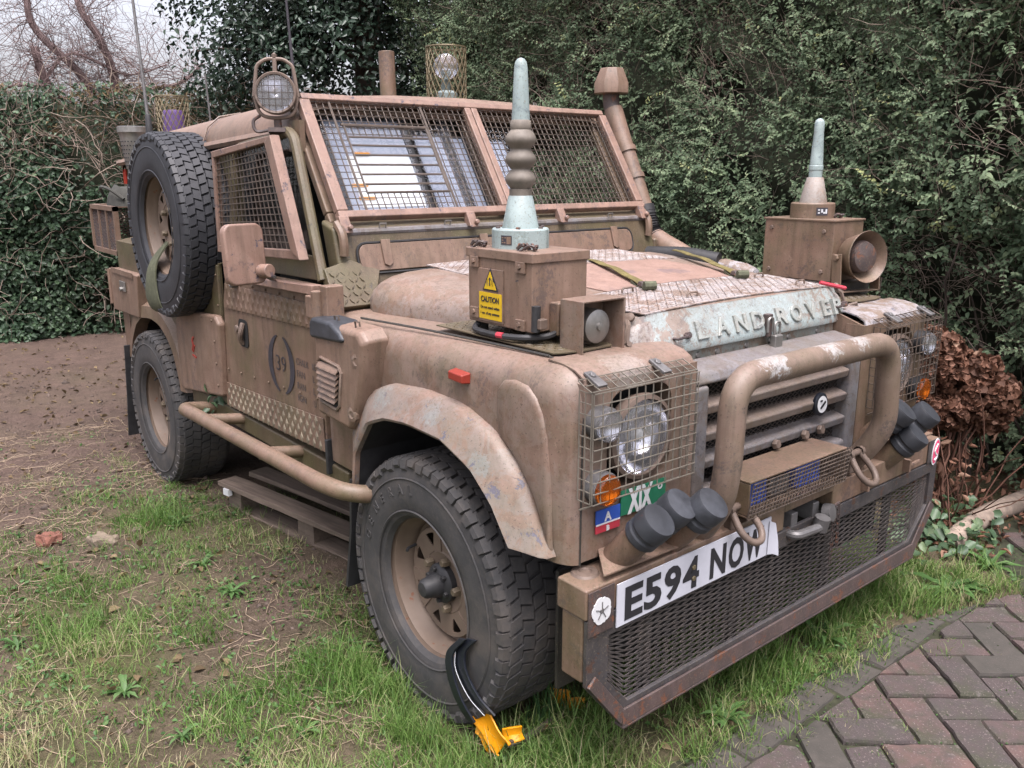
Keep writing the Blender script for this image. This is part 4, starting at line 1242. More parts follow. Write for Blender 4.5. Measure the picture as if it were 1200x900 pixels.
for y in (-.72, .70):
    b = MB().tube(smooth_path([(-.70, y, 1.375), (-.668, y, 1.345), (-.658, y, 1.31), (-.66, y, 1.275)], 4), .015, 8)
    b.build('frame_hinge', 'paint', SC)

# ---------------- roof, upper sides
def rz_(x): return .045 * (x + .85)
rows = []
for x in [-.955, -.96, -.98, -1.02, -1.1, -1.4, -1.8, -2.2, -2.6, -2.85, -2.92, -2.955, -2.97]:
    dzf = max(0, (x + 1.04) / .085); drop = .05 * dzf ** 2 if x > -1.04 else 0
    if x < -2.9: drop = .08 * ((-2.9 - x) / .07) ** 2
    zs = rz_(x) - drop
    row = [(x, .765, 1.655 + rz_(x)), (x, .775, 1.668 + rz_(x)), (x, .765, 1.684 + rz_(x))]
    for k in range(0, 8):
        a = R_(k * 90 / 7)
        row.append((x, .60 + .15 * math.cos(a), 1.68 + .118 * math.sin(a) + zs * 1.0 if k else 1.685 + rz_(x)))
    row += [(x, .3, 1.815 + zs), (x, 0, 1.82 + zs)]
    rows.append([(a, -b, c) for a, b, c in row] + [(a, b, c) for a, b, c in row[::-1][1:]])
RF = MB().grid(rows).build('roof', 'paint_pink', V, solid=.004, angle=50)
m = MB().tube([(-1.72, -.765, 1.68 + rz_(-1.7)), (-1.72, -.74, 1.745 + rz_(-1.7)), (-1.72, -.69, 1.785 + rz_(-1.7)), (-1.72, -.6, 1.802 + rz_(-1.7))], .004, 6)
m.build('roof_seam', 'paint_wing', RF)
m = MB()
for s in (-1, 1):
    m.prism([(x, s * .735, z) for x, z in ((-1.47, 1.19), (-2.97, 1.17), (-2.97, 1.60), (-1.47, 1.655))], (0, -s * .03, 0))
m.hexa([(-2.97, -.70, .60), (-2.95, -.70, .60), (-2.95, .70, .60), (-2.97, .70, .60), (-2.97, -.70, 1.60), (-2.95, -.70, 1.60), (-2.95, .70, 1.60), (-2.97, .70, 1.60)])
m.build('cabin_side', 'paint_dirty', V, .006)
m = MB().box(-.985, -.90, -.735, -.715, 1.60, 1.70); m.build('roof_bracket', 'paint', V)
# cab lining, so that the windows look into a dark cabin
m = MB().box(-2.9, -1.25, -.66, .66, .62, 1.05); m.box(-1.62, -1.58, -.66, .66, 1.05, 1.72)
m.box(-1.5, -1.3, -.58, -.12, 1.05, 1.5); m.box(-1.5, -1.3, .12, .58, 1.05, 1.5)
m.build('cabin_interior', 'void', V, .02)

# ---------------- doors (near side in full, far side plain)
def door(s):
    f = lambda pts: [(x, s * y, z) for x, y, z in pts]
    D = MB().prism(f([(x, .800, z) for x, z in ((-1.515, .615), (-.645, .640), (-.655, 1.03), (-.66, 1.19), (-1.43, 1.18), (-1.475, 1.05))]), (0, s * .024, 0)).build('door', 'paint', V, .006)
    if s > 0: return D
    # upper frame
    u = MB()
    fr = [(-1.41, .795, 1.19), (-1.385, .765, 1.615), (-.94, .755, 1.665), (-.885, .76, 1.64), (-.665, .795, 1.20)]
    u.tube(fillet(f(fr), .06, 4), .018, 10)
    u.build('door_frame', 'paint_dirty', D)
    MB().prism(f([(-1.42, .792, 1.185), (-1.405, .782, 1.262), (-.70, .782, 1.275), (-.665, .792, 1.20)]), (0, s * .012, 0)).build('waist_panel', 'paint_dirty', D, .004)
    g = MB().prism(f([(-1.40, .79, 1.20), (-1.375, .765, 1.60), (-.95, .757, 1.645), (-.70, .79, 1.20)]), (0, -s * .004, 0)).build('side_window', 'glass', D, smooth=False)
    return D
D = door(-1); door(1)
b0 = MB().prism([(x, -.826, z) for x, z in ((-1.455, 1.022), (-.657, 1.048), (-.660, 1.128), (-1.435, 1.118))], (0, -.004, 0)).build('chequer_band', 'paint', D, .002)
b1 = MB().prism([(x, -.826, z) for x, z in ((-1.512, .618), (-.649, .642), (-.651, .757), (-1.505, .716))], (0, -.004, 0)).build('chequer_band', 'paint', D, .002)
def diamonds(par, za0, za1, zb0, zb1, x0, x1, nx, nz, mat):
    mb = MB()
    for i in range(nx):
        for j in range(nz):
            t = (i + .5 + (.0 if j % 2 == 0 else .5)) / nx
            if t > .99: continue
            x = x0 + (x1 - x0) * t
            zl = za0 + (zb0 - za0) * t; zh = za1 + (zb1 - za1) * t
            z = zl + (zh - zl) * (j + .5) / nz
            hx = (x1 - x0) / nx * .27; hz = (zh - zl) / nz * .74
            y = -.830
            mb.add([(x - hx, y, z), (x, y, z - hz), (x + hx, y, z), (x, y, z + hz), (x - hx * .45, y - .003, z), (x, y - .003, z - hz * .5), (x + hx * .45, y - .003, z), (x, y - .003, z + hz * .5)],
                   [(4, 5, 6, 7), (0, 1, 5, 4), (1, 2, 6, 5), (2, 3, 7, 6), (3, 0, 4, 7)])
    return mb.build('tread_diamond', mat, D, kind='stuff', smooth=False)
diamonds(b0, 1.022, 1.118, 1.048, 1.128, -1.44, -.665, 17, 3, 'paint')
M['tread_pale'] = plain('worn_tread', (.22, .185, .135), .5, .2, vary=.5, scale=20)
diamonds(b1, .62, .715, .645, .755, -1.50, -.655, 18, 4, 'tread_pale')
# emblem: two brackets and the number
m = MB()
for sgn in (-1, 1):
    for k in range(14):
        a0 = R_(20 + k * 10); a1 = R_(20 + (k + 1) * 10)
        q = []
        for a, r in ((a0, 1), (a1, 1), (a1, 0), (a0, 0)):
            w = .036 * math.sin(R_(20) * 0 + (a - R_(10)) / R_(160) * math.pi) ** .4
            rx = .078 + r * w; rzz = .104 + r * w * .25
            q.append((-.960 + sgn * (rx * math.sin(a) - .006), -.8262, .882 + rzz * math.cos(a)))
        m.prism(q if sgn > 0 else q[::-1], (0, -.0006, 0))
m.build('emblem_bracket', 'ink_dark', D, smooth=False)
text_mb('39', .082, (-1.0, -.8265, .857), (1, 0, .01), (0, 0, 1), .0006, -.0012, fit=.078).build('emblem_number', 'ink_dark', D, smooth=False)
for i, (a, b) in enumerate((('CHALK', 'NO'), ('FAN', 'L'), ('RAN', 'L'), ('IGN', 'U'))):
    z = .905 - .042 * i
    text_mb(a, .034, (-.835, -.8265, z), (1, 0, .012), (0, 0, 1), .0005, -.0002, fit=.016 * len(a) + .012).build('stencil', 'ink_faded', D, smooth=False)
    text_mb(b, .034, (-.715, -.8265, z + .002), (1, 0, .012), (0, 0, 1), .0005, -.0002, fit=.014 * len(b)).build('stencil', 'ink_faded', D, smooth=False)
h = MB().prism([(-1.285 + a, -.8255, .945 + b) for a, b in round_poly(.085, .105, .02, 3)], (0, -.002, 0)).build('handle_recess', 'void', D)
m = MB().tube(smooth_path([(-1.29, -.829, .905), (-1.285, -.84, .925), (-1.27, -.842, .955), (-1.275, -.83, .985)], 4), .010, 8)
m.build('door_handle', 'shackle', D)
m = MB().lathe([(.015, 0), (.013, .008), (0, .009)], (-1.345, -.826, .955), (0, -1, 0), 12); m.build('door_lock', 'shackle', D)
# window guard on the door
m = MB()
cA, cB, cC, cD = [Vector(p) for p in ((-1.385, -.835, 1.605), (-.835, -.835, 1.648), (-.672, -.835, 1.268), (-1.40, -.835, 1.242))]
cen = (cA + cB + cC + cD) / 4
def bar4(mb, p, q, pin, qin, th):
    mb.hexa([p, q, qin, pin, p + Vector((0, -th, 0)), q + Vector((0, -th, 0)), qin + Vector((0, -th, 0)), pin + Vector((0, -th, 0))])
iA, iB, iC, iD = cA + Vector((.022, 0, -.022)), cB + Vector((-.045, 0, -.022)), cC + Vector((-.062, 0, .028)), cD + Vector((.022, 0, .026))
bar4(m, cA, cB, iA, iB, .025); bar4(m, cB, cC, iB, iC, .034); bar4(m, cC, cD, iC, iD, .025); bar4(m, cD, cA, iD, iA, .022)
WG = m.build('window_guard', 'paint_guard', V, .003)
m = MB()
nxw, nzw = 17, 15
for i in range(nxw + 1):
    t = i / nxw; m.wire(iA.lerp(iB, t) + Vector((0, -.01, 0)), iD.lerp(iC, t) + Vector((0, -.01, 0)), .0022)
for j in range(nzw + 1):
    t = j / nzw; m.wire(iA.lerp(iD, t) + Vector((0, -.013, 0)), iB.lerp(iC, t) + Vector((0, -.013, 0)), .0022)
m.build('guard_mesh', 'wire', WG, kind='stuff', smooth=False)
# waist bar with hinge
m = MB().hexa([(-1.16, -.86, 1.150), (-.62, -.86, 1.165), (-.62, -.822, 1.165), (-1.16, -.822, 1.150), (-1.16, -.856, 1.172), (-.62, -.858, 1.196), (-.62, -.822, 1.196), (-1.16, -.822, 1.172)])
m.build('waist_bar', 'paint_guard', D, .004)
HG = MB().box(-.645, -.595, -.872, -.80, 1.095, 1.165).build('door_hinge', 'paint_pink', V, .005)
MB().lathe([(.019, -.045), (.019, .045), (.012, .048), (0, .049)], (-.592, -.855, 1.135), (0, 0, 1), 14).build('hinge_pin', 'paint_pink', HG)
MB().box(-.585, -.54, -.85, -.79, 1.09, 1.20).build('hinge_leaf', 'paint_pink', HG, .005)
# mirror
MR = empty('wing_mirror', V, (-.80, -.985, 1.285))
MR.rotation_euler = (0, R_(-4), R_(10))
m = MB().prism([(0, a, b) for a, b in round_poly(.140, .19, .03, 5)], (-.03, 0, 0))
m.build('mirror_back', 'paint_guard', MR, .008, 3)
m = MB().prism([(-.031, a, b) for a, b in round_poly(.125, .175, .03, 5)], (-.002, 0, 0)); m.build('mirror_glass', 'reflector', MR)
m = MB().tube([(.0, .045, -.055), (.045, .05, -.055)], .022, 14); m.build('mirror_mount', 'paint_guard', MR, .004)
m = MB().tube(smooth_path([(-.80, -.935, 1.225), (-.82, -.90, 1.205), (-.90, -.86, 1.195), (-1.0, -.835, 1.19)], 5), .010, 8)
m.build('mirror_arm', 'galv', V)
m = MB().lathe([(.02, 0), (.02, .03), (.012, .034), (.012, .028)], (-1.31, -.822, 1.135), (0, -1, 0), 14); m.build('grab_ring', 'galv', V)

# ---------------- rear quarter
def quarter(s):
    Y = .815
    top = 1.185
    m = MB()
    arch = [(-1.97, .60), (-2.02, .72), (-2.10, .80), (-2.22, .855), (-2.38, .872), (-2.54, .855), (-2.66, .80), (-2.75, .72), (-2.80, .60)]
    xs = [a[0] for a in arch]
    def col_(x, zb, n=4): return [(x, s * Y, zb + (top - zb) * k / n) for k in range(n + 1)]
    rows = [col_(-1.52, .615), col_(-1.75, .60), col_(-1.969, .595)] + [col_(x - 1e-4, z) for x, z in arch] + [col_(-2.801, .60), col_(-2.97, .62)]
    for r in rows: r.append((r[-1][0], s * .735, 1.20))
    m.grid(rows)
    return m.build('rear_quarter', 'paint_dirty', V, solid=.004, angle=40)
for s in (-1, 1):
    quarter(s)
    # flat arch trim
    t = MB()
    o = lerp_poly([(-1.955, .575), (-1.965, .62), (-2.03, .78), (-2.12, .86), (-2.24, .915), (-2.38, .932), (-2.56, .915), (-2.70, .85), (-2.80, .74), (-2.85, .60)], 26)
    i = lerp_poly([(-2.03, .575), (-2.035, .62), (-2.09, .74), (-2.16, .80), (-2.26, .845), (-2.38, .858), (-2.54, .842), (-2.64, .79), (-2.73, .70), (-2.78, .60)], 26)
    rows = [[(a[0], s * .813, a[1]), (a[0] * .75 + b[0] * .25, s * .845, a[1] * .75 + b[1] * .25), (b[0], s * .85, b[1]), (b[0], s * .79, b[1])] for a, b in zip(o, i)]
    t.grid(rows).build('wheel_arch_flare', 'paint', V, angle=50)
m = MB().prism([(x, -.818, z) for x, z in ((-2.005, .905), (-1.93, .955), (-1.515, .985), (-1.478, .955), (-1.505, .655), (-1.965, .595), (-2.01, .61))], (0, -.035, 0))
FL = m.build('filler_locker', 'paint_pink', V, .012, 3)
m = MB()
for zz in (.66, .74, .80, .86): bolt(m, (-2.015, -.82, zz), (0, -1, 0), .009, .02)
m.build('locker_hinge', 'shackle', FL)
m = MB().tube(smooth_path([(-1.80, -.8535, .80), (-1.785, -.8535, .825), (-1.79, -.8535, .845), (-1.775, -.8535, .86)], 4), .006, 4)
m.tube([(-1.80, -.8535, .78), (-1.76, -.8535, .775)], .005, 4); m.tube([(-1.79, -.8535, .795), (-1.77, -.8535, .825)], .005, 4)
m.build('stencil', 'ink_red', FL, smooth=False)
m = MB().box(-1.60, -1.524, -.822, -.80, .62, 1.18); m.build('door_pillar', 'paint_dirty', V, .004)
# side pannier behind the wheel arch
PN = MB().hexa([(-2.98, -.86, .83), (-2.54, -.86, .84), (-2.54, -.80, .84), (-2.98, -.80, .83), (-3.0, -.86, 1.045), (-2.50, -.86, 1.05), (-2.50, -.80, 1.05), (-3.0, -.80, 1.045)]).build('side_pannier', 'paint_pink', V, .006)
m = MB().box(-2.79, -2.70, -.868, -.861, .95, 1.0); m.lathe([(.012, 0), (.012, .012), (0, .013)], (-2.75, -.868, .96), (0, -1, 0), 10)
m.build('pannier_catch', 'steel', PN, .002)
m = MB(); m.box(-2.93, -2.56, -.866, -.861, 1.03, 1.055); m.tube([(-2.99, -.862, .86), (-2.99, -.862, 1.04)], .009, 8); m.build('pannier_hinge', 'paint_pink', PN)
# rear light and reflector, corner panel
m = MB().box(-2.975, -2.93, -.745, -.7355, 1.47, 1.545); m.build('red_reflector', 'red_lens', V, .003)
m = MB().prism([(x, -.80, z) for x, z in ((-2.97, .60), (-2.86, .58), (-2.86, .83), (-2.97, .83))], (0, -.02, 0)); m.build('rear_corner', 'paint', V, .003)
# basket on the tail
BK = MB()
x0, x1, y0, y1, z0, z1 = -3.46, -2.985, -.80, .62, 1.115, 1.345
for a, b in (((x0, y0, z0), (x1, y0, z0)), ((x0, y0, z1), (x1, y0, z1)), ((x0, y0, z0), (x0, y0, z1)), ((x1, y0, z0), (x1, y0, z1)), ((x0, y0, z0), (x0, y1, z0)), ((x0, y0, z1), (x0, y1, z1)), ((x0, y1, z0), (x0, y1, z1)), ((x0, y1, z1), (x1, y1, z1)), ((x0, y1, z0), (x1, y1, z0))):
    lo = [min(p, q) - .012 for p, q in zip(a, b)]; hi = [max(p, q) + .012 for p, q in zip(a, b)]
    BK.box(lo[0], hi[0], lo[1], hi[1], lo[2], hi[2])
for x in (-3.30, -3.15): BK.box(x - .009, x + .009, y0 - .009, y0 + .009, z0, z1)
BK.box(x0, x1, y0 + .01, y1, z0 - .004, z0 + .004)
BKo = BK.build('tail_basket', 'paint_pink', V)
m = MB(); diamond_mesh(m, (x0, y0, z0), (x1 - x0, 0, 0), (0, 0, z1 - z0), 34, 14, .003)
diamond_mesh(m, (x0, y0, z0), (0, y1 - y0, 0), (0, 0, z1 - z0), 60, 14, .003)
m.build('basket_mesh', 'rust', BKo, kind='stuff', smooth=False)
# sills, side bar, mud flaps
m = MB().box(-1.97, -.52, -.818, -.72, .535, .605); m.build('sill', 'paint_dirty', V, .008)
sb = fillet([(-1.70, -.80, .56), (-1.70, -.955, .585), (-1.55, -.962, .60), (-.42, -.962, .635), (-.30, -.93, .628), (-.27, -.78, .60)], .10, 6)
SBR = MB().tube(sb, .0265, 16).build('side_bar', 'paint', V, angle=60)
for x in (-1.40, -.88): MB().tube([(x, -.96, .605), (x + .02, -.80, .585)], .022, 12).build('bar_strut', 'paint', SBR)
MB().box(-.34, -.24, -.82, -.70, .54, .66).build('bar_plate', 'paint', SBR, .005)
m = MB().grid([[(-.43, -.86, .62), (-.43, -.62, .62)], [(-.435, -.865, .45), (-.435, -.62, .45)], [(-.47, -.87, .25), (-.47, -.62, .25)]]); m.build('mud_flap', 'black', V, solid=.012)
m = MB().grid([[(-2.83, -.87, .66), (-2.83, -.6, .66)], [(-2.86, -.875, .4), (-2.86, -.6, .4)], [(-2.9, -.88, .16), (-2.9, -.6, .16)]]); m.build('mud_flap', 'black', V, solid=.012)

# rivets along the panel edges
rv = [(x, -.8265, 1.132 + .004 * (x + 1.4)) for x in np.arange(-1.40, -.70, .115)] + [(x, -.8265, .772 + .045 * (x + 1.5) / .85) for x in np.arange(-1.47, -.68, .13)]
rv += [(-1.54, -.8225, z) for z in np.arange(.66, 1.16, .12)] + [(x, -.8545, .962) for x in np.arange(-1.90, -1.53, .12)] + [(-1.525, -.8545, z) for z in np.arange(.70, .95, .09)]
r0_ = MB(); r0_.lathe([(.0055, 0), (.005, .0022), (.0025, .0034), (0, .0036)], (0, 0, 0), (0, -1, 0), 8)
r0_ = r0_.build('rivet', 'paint', V); r0_.location = rv[0]
for p_ in rv[1:]:
    o = r0_.copy(); col.objects.link(o); o.location = p_
# ---------------- wheels
def tyre_mesh(RO=.405, W=.255, RR=.213, n=58, clean=False):
    mb = MB()
    h = W / 2
    prof = [(RR, h * .78), (RR + .012, h * .90), (RR + .04, h * .985), (RR + .07, h * 1.0), (RO - .075, h * .99), (RO - .05, h * .97), (RO - .026, h * .92), (RO - .014, h * .82), (RO - .010, h * .4), (RO - .010, 0)]
    prof = prof + [(r, -a) for r, a in prof[::-1][1:]]
    mb.lathe(prof, (0, 0, 0), (0, -1, 0), 72)
    def P(r, a, y): return (r * math.cos(a), y, r * math.sin(a))
    st = 2 * math.pi / n
    rnd = random.Random(3)
    for k in range(n):
        for row, (yc, wd_, ph, sk) in enumerate(((-.084, .043, 0, .55), (-.043, .041, .5, -.5), (0, .041, .05, .5), (.043, .041, .55, -.5), (.084, .043, .05, .5))):
            yc *= W / .255; wd_ *= W / .255
            a = (k + ph) * st
            g = .89 * (1 + .07 * rnd.uniform(-1, 1))
            q = []
            # six cornered zigzag block
            for u, v in ((-.5, -.5), (-.15, -.5), (.5, -.5), (.5, .5), (.15, .5), (-.5, .5)):
                off = sk * v * .55 + (.12 if abs(u) < .3 else 0) * (1 if v > 0 else -1)
                q.append((a + (u * g + off) * st, yc + v * wd_ + (u * .006)))
            lo = [P(RO - .013, x, y) for x, y in q]
            cx_ = sum(x for x, _ in q) / 6; cy_ = sum(y for _, y in q) / 6
            hi = [P(RO, cx_ + (x - cx_) * .90, cy_ + (y - cy_) * .91) for x, y in q]
            mb.add(lo + hi, [tuple(range(6, 12))] + [(i, (i + 1) % 6, 6 + (i + 1) % 6, 6 + i) for i in range(6)])
        for s in (-1, 1):       # shoulder lugs wrapping on to the sidewall
            a = (k + (.25 if s < 0 else .8)) * st
            w1 = st * .445
            for hw, y_in, y_o, r_o, dr in ((w1, h * .76, h * 1.0, RO - .004, .0),):
                p = [P(RO - .001, a - hw, s * h * .75), P(RO - .001, a + hw, s * h * .75), P(RO - .010, a + hw * .95, s * h * .97), P(RO - .010, a - hw * .95, s * h * .97),
                     P(RO - (.034 if k % 2 else .024), a + hw * .75, s * h * 1.012), P(RO - (.034 if k % 2 else .024), a - hw * .75, s * h * 1.012)]
                b = [P(RO - .022, a - hw * 1.15, s * h * .72), P(RO - .022, a + hw * 1.15, s * h * .72), P(RO - .03, a + hw * 1.1, s * h * .88), P(RO - .03, a - hw * 1.1, s * h * .88),
                     P(RO - (.044 if k % 2 else .034), a + hw * .8, s * h * .95), P(RO - (.044 if k % 2 else .034), a - hw * .8, s * h * .95)]
                mb.add(p + b, [(0, 1, 2, 3), (3, 2, 4, 5), (0, 6, 7, 1), (1, 7, 8, 2), (2, 8, 10, 4), (4, 10, 11, 5), (5, 11, 9, 3), (3, 9, 6, 0)])
    # raised rings on the sidewall
    for s in (-1, 1):
        for r in (RR + .028, RO - .066):
            mb.lathe([(r - .004, h * .99), (r, h * 1.012), (r + .004, h * .99)], (0, 0, 0), (0, s, 0), 64)
    return mb
def rim_mesh(RR=.214):
    mb = MB()
    mb.lathe([(RR + .010, .100), (RR + .014, .094), (RR + .010, .088), (RR - .003, .086), (RR - .010, .07), (RR - .014, .052), (RR - .020, .046), (RR - .022, .02), (RR - .034, .012), (RR - .040, .006), (RR - .040, -.095), (RR, -.1)], (0, 0, 0), (0, -1, 0), 48)
    return mb
def disc_mesh():
    mb = MB()
    r0, r1, r2 = .098, .150, .168
    for k in range(8):
        c = R_(45 * k)
        def P(r, d): return (r * math.cos(c + R_(d)), -.042 + .0 * r, r * math.sin(c + R_(d)))
        for s in (-1, 1):
            pts = [P(r0, -22.5 * s), P(r0, 0), P(.112, 0), P(.115, -2 * s), P(r1, -9 * s), P(r1 + .004, -8 * s), P(r1 + .005, 0), P(r2, 0), P(r2, -11 * s), P(r2, -22.5 * s), P(.13, -22.5 * s)]
            mb.add(pts, [tuple(range(len(pts)))])
    mb.lathe([(.166, .0415), (.170, .042), (.174, .03), (.174, -.01)], (0, 0, 0), (0, -1, 0), 48)
    mb.lathe([(.10, .0415), (.094, .045), (.085, .042), (.06, .036)], (0, 0, 0), (0, -1, 0), 40)
    return mb
t = NT('wheel_paint')
nn = t.noise(7, 6, .6)
k_ = t.mix(t.ramp(nn, .3, .7), (.105, .076, .056), (.16, .115, .086))
k_ = t.mix(t.ramp(t.noise(30, 6, .7), .63, .68), k_, (.13, .045, .018))
t.set(Roughness=.65); t.bump(nn, .2, .003)
M['rim'] = t.out(k_)
hub_m = MB().lathe([(.060, .02), (.062, .055), (.054, .064), (.040, .068), (.036, .088), (.032, .094), (.030, .112), (.022, .120), (0, .122)], (0, 0, 0), (0, -1, 0), 24)
for k in range(6):
    a = R_(60 * k); bolt(hub_m, (.048 * math.cos(a), -.062, .048 * math.sin(a)), (0, -1, 0), .009, .012)
M['nut'] = plain('dull_nut', (.16, .125, .085), .6, .2, vary=.4)
back_m = MB().lathe([(.0, -.03), (.165, -.03), (.165, -.05), (0, -.05)], (0, 0, 0), (0, -1, 0), 24)
WS = (.925, .95, .925)
W0 = empty('wheel', V, (-.015, -.757, .42))
ty = tyre_mesh().build('tyre', 'tyre', W0, angle=28)
rm = rim_mesh().build('rim', 'rim', W0, angle=50)
dc = disc_mesh().build('wheel_disc', 'rim', W0, angle=40, solid=.004)
hb = hub_m.build('hub', 'black', W0, angle=40)
nuts = []
for k in range(5):
    a = R_(72 * k + 20)
    nuts.append(MB().lathe([(0, .024), (.010, .024), (.014, .018), (.014, 0)], (.078 * math.cos(a), -.042, .078 * math.sin(a)), (0, -1, 0), 6).build('wheel_nut', 'nut', W0, angle=40))
bk_ = back_m.build('brake_drum', 'void', W0)
vl = MB().tube([(-.165, -.045, .02), (-.16, -.075, .02), (-.15, -.085, .02)], .005, 6).build('valve', 'black', W0)
def wheel_copy(loc, rot, tyre_mat=None, hub=True, scale=None):
    w = empty('wheel', V, loc)
    w.rotation_euler = rot
    for c in (ty, rm, dc, hb, bk_, vl, *nuts):
        if (not hub and c in (hb, bk_)) or (hub == 'drum' and c is hb): continue
        o = c.copy(); col.objects.link(o); o.parent = w
        if tyre_mat and c is ty:
            o.data = c.data.copy(); o.data.materials.clear(); o.data.materials.append(M[tyre_mat])
    if scale: w.scale = scale
    return w
W0.rotation_euler = (0, R_(18), 0); W0.scale = WS
wheel_copy((-2.385, -.757, .42), (0, R_(50), 0), None, 'drum', WS)
wheel_copy((-.015, .757, .42), (0, R_(5), R_(180)), None, True, WS)
wheel_copy((-2.385, .757, .42), (0, R_(33), R_(180)), None, True, WS)
SW = wheel_copy((-1.885, -.835, 1.315), (0, R_(100), R_(0)), 'tyre_spare', False, (.93, .80, .93))
SW.name = 'spare_wheel'
# lettering on the sidewall
ml = MB()
for i, ch in enumerate('GENERAL'):
    a = R_(166 - i * 11.5)
    er = Vector((math.cos(a), 0, math.sin(a))); et = Vector((math.sin(a), 0, -math.cos(a)))
    q = text_mb(ch, .042, Vector((0, -.1255, 0)) + er * .292 - et * .012, et, er, .004, .001)
    ml.add(q.v, q.f)
o = ml.build('tyre_lettering', 'tyre', None, smooth=False, kind='stuff'); o.parent = W0; o.rotation_euler = (0, R_(-18), 0)
# carrier and the strap round the spare
m = MB().box(-2.05, -1.92, -.79, -.735, 1.2, 1.45); m.build('wheel_carrier', 'paint', V, .005)
m = MB()
stp = smooth_path([(-1.94, -.852, 1.26), (-1.97, -.925, 1.16), (-1.985, -.945, 1.06), (-1.98, -.935, .965), (-1.97, -.86, .93), (-1.96, -.76, .935)], 6)
rows = []
for i, p in enumerate(stp):
    w = .014 + .075 * min(1, i / 16)
    rows.append([p + Vector((-w, 0, .01)), p + Vector((-w * .3, -.012, 0)), p + Vector((w * .4, -.004, .004)), p + Vector((w, 0, .012))])
m.grid(rows); m.build('wheel_strap', 'web_green', V, solid=.006, angle=60)
MB().lathe([(.016, 0), (.014, .003), (0, .003)], (-2.105, -.915, 1.245), (0, -1, 0), 12).build('white_spot', 'white', V)

# ---------------- snorkel
Y = .80
SN = MB().tube(smooth_path([(-.985, Y, 1.80), (-.93, Y, 1.68), (-.86, Y, 1.535), (-.775, Y, 1.36)], 5), .041, 18).build('snorkel_pipe', 'paint_pink', V)
for p, q in (((-.905, Y, 1.63), (-.895, Y, 1.61)), ((-.85, Y, 1.515), (-.84, Y, 1.495))):
    MB().tube([p, q], .047, 18).build('pipe_clamp', 'paint_pink', SN)
m = MB().tube(fillet([(-.985, Y, 1.79), (-1.0, Y, 1.83), (-1.0, Y, 1.875)], .03, 4), .036, 16); m.build('snorkel_neck', 'rust', SN)
m = MB()
def ring8(z, w): return [(-1.0 + w * math.cos(R_(a)), Y + w * math.sin(R_(a)), z) for a in (22.5, 67.5, 112.5, 157.5, 202.5, 247.5, 292.5, 337.5)]
L = ring8(1.865, .079) + ring8(1.868, .08) + ring8(1.908, .08) + ring8(1.972, .052)
m.add(L, [tuple(range(8))[::-1]] + [(8 * j + i, 8 * j + (i + 1) % 8, 8 * j + 8 + (i + 1) % 8, 8 * j + 8 + i) for j in range(3) for i in range(8)] + [tuple(range(24, 32))])
m.build('snorkel_cap', 'paint_pink', SN, .004)
hp = smooth_path([(-.775, Y, 1.365), (-.755, Y, 1.32), (-.735, Y, 1.28), (-.71, Y, 1.255)], 8)
m = MB().tube(hp, [.047 if (i // 1) % 2 else .041 for i in range(len(hp))], 18); m.build('hose', 'black', SN)
MB().tube([(-.785, Y, 1.385), (-.768, Y, 1.345)], .047, 18).build('hose_cuff', 'black', SN)
m = MB().tube(smooth_path([(-.72, Y, 1.262), (-.66, Y, 1.232), (-.56, Y, 1.19), (-.50, Y, 1.16)], 4), [.042 + .001 * i for i in range(13)], 16); m.build('wing_elbow', 'paint_pink', SN)
m = MB().tube(smooth_path([(-.62, .66, 1.20), (-.45, .70, 1.205), (-.32, .74, 1.19)], 4), .035, 12); m.build('black_pipe', 'black', V)
m = MB().lathe([(0, .0), (.03, .01), (.042, .05), (.042, .14), (.03, .19), (0, .21)], (-.36, .76, 1.165), (1, .1, -.12), 16); m.build('wing_bottle', 'paint_far', V)
m = MB().box(-.72, -.66, .74, .80, 1.16, 1.26); m.build('wing_block', 'paint', V, .01)

# ---------------- search lamp on the roof corner
SL = empty('search_lamp', V, (-.975, -.775, 1.782))
SL.rotation_euler = (0, R_(-8), R_(-30)); SL.scale = (.93, .93, .93)
m = MB().lathe([(0, -.05), (.045, -.045), (.066, -.02), (.072, 0), (.073, .022), (.070, .026), (.063, .024), (.062, .018)], (0, 0, 0), (1, 0, 0), 36); m.build('lamp_shell', 'shackle', SL)
MB().lathe([(0, -.02), (.03, -.012), (.062, .016)], (0, 0, 0), (1, 0, 0), 28).build('reflector', 'reflector', SL)
MB().lathe([(.062, .018), (0, .022)], (0, 0, 0), (1, 0, 0), 28).build('lens', 'lens_clear', SL)
m = MB()
for k in range(-2, 3):
    c = math.sqrt(.066 ** 2 - (k * .022) ** 2)
    m.wire((.028, k * .022, -c), (.028, k * .022, c), .0016); m.wire((.029, -c, k * .022), (.029, c, k * .022), .0016)
m.build('lamp_grille', 'wire_dark', SL)
m = MB().tube(fillet([(0, -.076, -.01), (0, -.062, .098), (0, -.03, .120), (0, .03, .120), (0, .062, .098), (0, .076, -.01)], .014, 4), .0065, 8)
m.tube([(0, 0, .07), (0, 0, .12)], .008, 8); m.lathe([(.008, 0), (.010, .01), (0, .018)], (0, 0, .124), (0, 0, 1), 10)
m.tube(fillet([(0, -.074, -.01), (0, -.06, -.075), (0, 0, -.085), (0, .06, -.075), (0, .074, -.01)], .03, 4), .0065, 8)
m.build('lamp_yoke', 'shackle', SL)
m = MB().tube([(-.01, 0, -.08), (-.02, 0, -.125)], .014, 10); m.box(-.05, .03, -.03, .03, -.135, -.12); m.tube(smooth_path([(-.02, -.03, -.12), (-.02, -.075, -.125), (-.02, -.085, -.09), (-.02, -.06, -.07)], 5), .006, 6)
m.build('lamp_mount', 'rust', SL)

